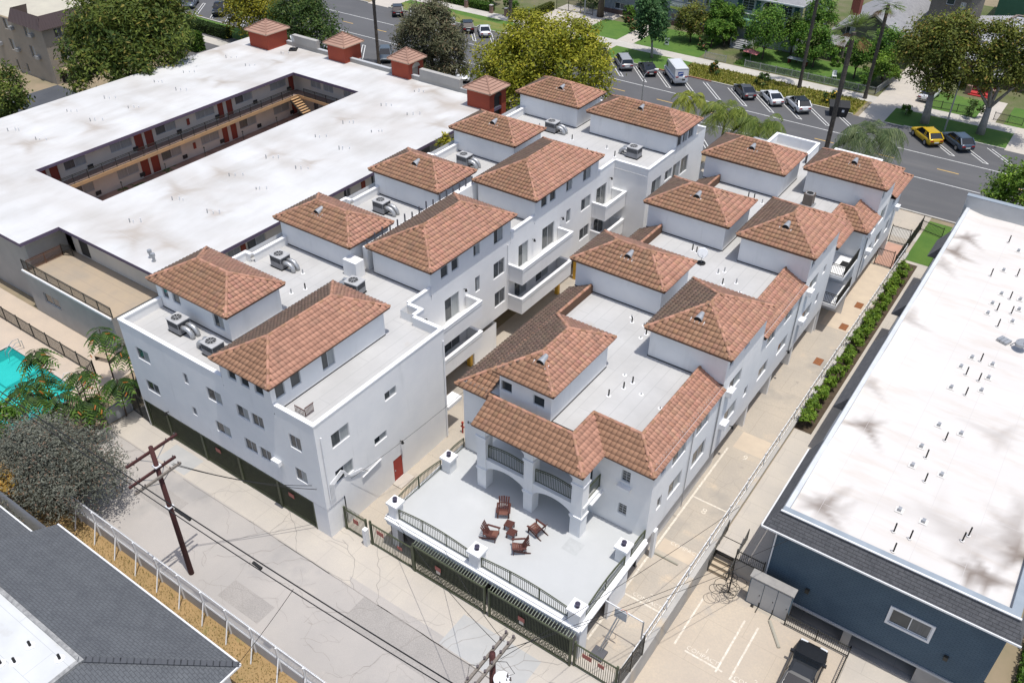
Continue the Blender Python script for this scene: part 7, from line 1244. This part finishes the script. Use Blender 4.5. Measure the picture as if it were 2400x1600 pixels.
for x, y, lab, cf in ((-47.6, 119.2, 'flowering shrub with yellow and red blossoms on the verge by the van', (.7, .3, .05)), (-40.2, 118.6, 'small rounded shrub with pale flowers on the verge', (.6, .5, .2)), (-30.2, 117.6, 'shrub with yellow blossoms beside the dumpster', (.75, .5, .05)), (-53.6, 128.0, 'orange pink flowering shrub before the sage house', (.5, .22, .14)), (-66, 128.6, 'red leafed shrub beside the garden path', (.28, .08, .04)), (-68.6, 131.6, 'dark mixed shrub at the foot of the blue grey apartments', (.4, .1, .08))):
    tree('flowering_shrub', (x, y), [(x, y, .9, .9), (x+.6, y-.4, .6, .6), (x-.5, y+.2, .7, .7)], 700, .26, (*G['dark'][:2], cf), lab, .05, cat='shrub')
for x, y, r, lab in ((-34.5, 133.0, .9, 'round clipped shrub before the bungalow porch'), (-28.5, 126.0, 1.0, 'low shrub behind the end of the chain fence'), (-47.3, 129.3, .9, 'low hedge clump beside the sage porch steps'), (-20.8, 119.8, .8, 'small shrub at the foot of the first broad tree'), (-13.6, 124.0, 1.3, 'dark round bush beside the garden fence gate')):
    tree('garden_shrub', (x, y), [(x, y, r*.7, r), (x+r*.6, y, r*.5, r*.7)], 600, .24, G['dark'] if r > 1.2 else G['brt'], lab, .05, cat='shrub')
# palms
def queen_palm(base, h, L, n, label, cols=((.05, .09, .02), (.13, .17, .04)), r=.14):
    x, y = base; e = empty('palm_tree', (x, y, 0), 0, label, 'palm', 'feather palms at the street end'); MB().tube([(0, 0, 0), (.1, 0, h*.5), (.15, .1, h)], [r*1.3, r, r*.9], 9).build('trunk', bark, e); V, F, Cc = [], [], []
    for k in range(n):
        a = k*2.4; el = random.uniform(.15, 1.15); LL = L*random.uniform(.8, 1.1)
        pts = [np.array([.15+math.cos(a)*LL*s*(1-.25*s), .1+math.sin(a)*LL*s*(1-.25*s), h+LL*(el*s-(.55+.5*el)*s*s)]) for s in np.linspace(0, 1, 15)]
        for i in range(2, 14):
            p = pts[i]; d = pts[i+1]-pts[i-1] if i < 14 else pts[i]-pts[i-1]; d /= np.linalg.norm(d); sd2 = np.array([-math.sin(a), math.cos(a), 0]); wl = L*.2*(1-abs(i/14-.45))
            for sg in (-1, 1):
                for j in range(2):
                    pp = p+d*j*L*.03; tip = pp+sd2*sg*wl*random.uniform(.6, 1)+d*wl*.5+np.array([0, 0, -wl*random.uniform(.45, .9)]); q = len(V); V.extend([pp-d*.045, pp+d*.045, tip+d*.02, tip-d*.02]); F.append((q, q+1, q+2, q+3)); w = random.random(); Cc.append((np.array(cols[0])*(1-w)+np.array(cols[1])*w)*random.uniform(.8, 1.2))
    colmesh('crown', np.array(V), np.array(F), np.array(Cc), leaf_m, e)
queen_palm((-38.6, 90), 7.2, 3.0, 26, 'bright young feather palm behind the far tiled roof of left block', ((.12, .16, .02), (.30, .32, .05))); queen_palm((-33.4, 88.2), 7.4, 4.0, 40, 'feather palm with brown trunk between the two blocks', ((.08, .13, .02), (.24, .28, .05))); queen_palm((-29.4, 88), 7.0, 4.0, 40, 'dense feather palm above the street-end parapet', ((.07, .12, .02), (.20, .25, .05))); queen_palm((-18.5, 90.2), 7.6, 5.0, 48, 'large grey green feather palm beside the street behind the right block', ((.06, .10, .04), (.17, .21, .09)))
def fan_palm(base, h, label, crown=True, r=.22, skirt=True):
    x, y = base; e = empty('palm_tree', (x, y, 0), 0, label, 'palm', 'tall fan palms'); pts = [(0, 0, z) for z in np.linspace(0, h, 9)]; t = MB().tube(pts, [r*1.35]+[r]*7+[r*.9], 10)
    for k in range(int(h*2.2)): t.cyl(0, 0, k/2.2, k/2.2+.12, r*1.1, seg=8) if k % 2 else None
    t.build('trunk', mat('palm_trunk', (.105, .09, .075), (.065, .055, .05), 4, rough=.95), e)
    if not crown: return
    V, F, Cc = [], [], []
    for k in range(46):
        a = k*2.4; el = random.uniform(-.7, 1.3); L = random.uniform(1.1, 1.6); c = np.array([math.cos(a)*L*math.cos(el), math.sin(a)*L*math.cos(el), h+L*math.sin(el)*.8]); d = np.array([math.cos(a)*math.cos(el), math.sin(a)*math.cos(el), math.sin(el)-.3]); d /= np.linalg.norm(d); s_ = np.array([-math.sin(a), math.cos(a), 0]); dead = el < -.35
        for j in range(11):
            g = (j-5)/5*1.25; tip = c+(d*math.cos(g)+s_*math.sin(g))*random.uniform(.75, 1.0)+np.array([0, 0, -.18*abs(g)]); w2 = s_*math.cos(g)*.07; q = len(V); V.extend([c-w2*.4, c+w2*.4, tip+w2*.6, tip-w2*.6]); F.append((q, q+1, q+2, q+3)); Cc.append((np.array((.20, .12, .05)) if dead else np.array((.09, .13, .03))*(1+.6*random.random()))*random.uniform(.8, 1.2))
    colmesh('crown', np.array(V), np.array(F), np.array(Cc), leaf_m, e)
fan_palm((-22.6, 91), 17.4, 'tallest fan palm with long dark trunk rising behind the right block', True, .24); fan_palm((-26.9, 122.3), 12.4, 'fan palm at the end of the chain fence by the driveway'); fan_palm((-35.6, 120.8), 15.5, 'fan palm trunk on the verge leftmost of the palms across the street'); fan_palm((-87.6, 91.5), 15, 'bare dark palm trunk between the second and third kiosk'); fan_palm((-85.6, 121.6), 13.5, 'grey palm trunk on the lawn beside the clipped hedge', True, .3)
for k, (x, y, r) in enumerate(((-103, 128, 1.6), (-98.5, 129, 1.4), (-94.2, 127.6, 1.5), (-79.4, 136.5, 2.2), (-89.6, 127.2, 1.1), (-66.5, 134.6, 1.3), (-70.4, 134.8, 1.1))):
    tree('garden_shrub', (x, y), [(x, y, r*.9, r), (x+r*.7, y+.2, r*.7, r*.75), (x-r*.6, y, r*.6, r*.7)], int(1200*r), .22, G['dark'] if k % 2 else G['brt'], ('dark rounded bush', 'fresh green bush')[k % 2 == 0]+(' behind the left end of clipped hedge', ' behind the first brick pier', ' behind the second brick pier', ' behind the iron driveway gate', ' beside the white path steps', ' at the red path corner of blue apartments', ' under the blue apartments window')[k], .06, cat='shrub')
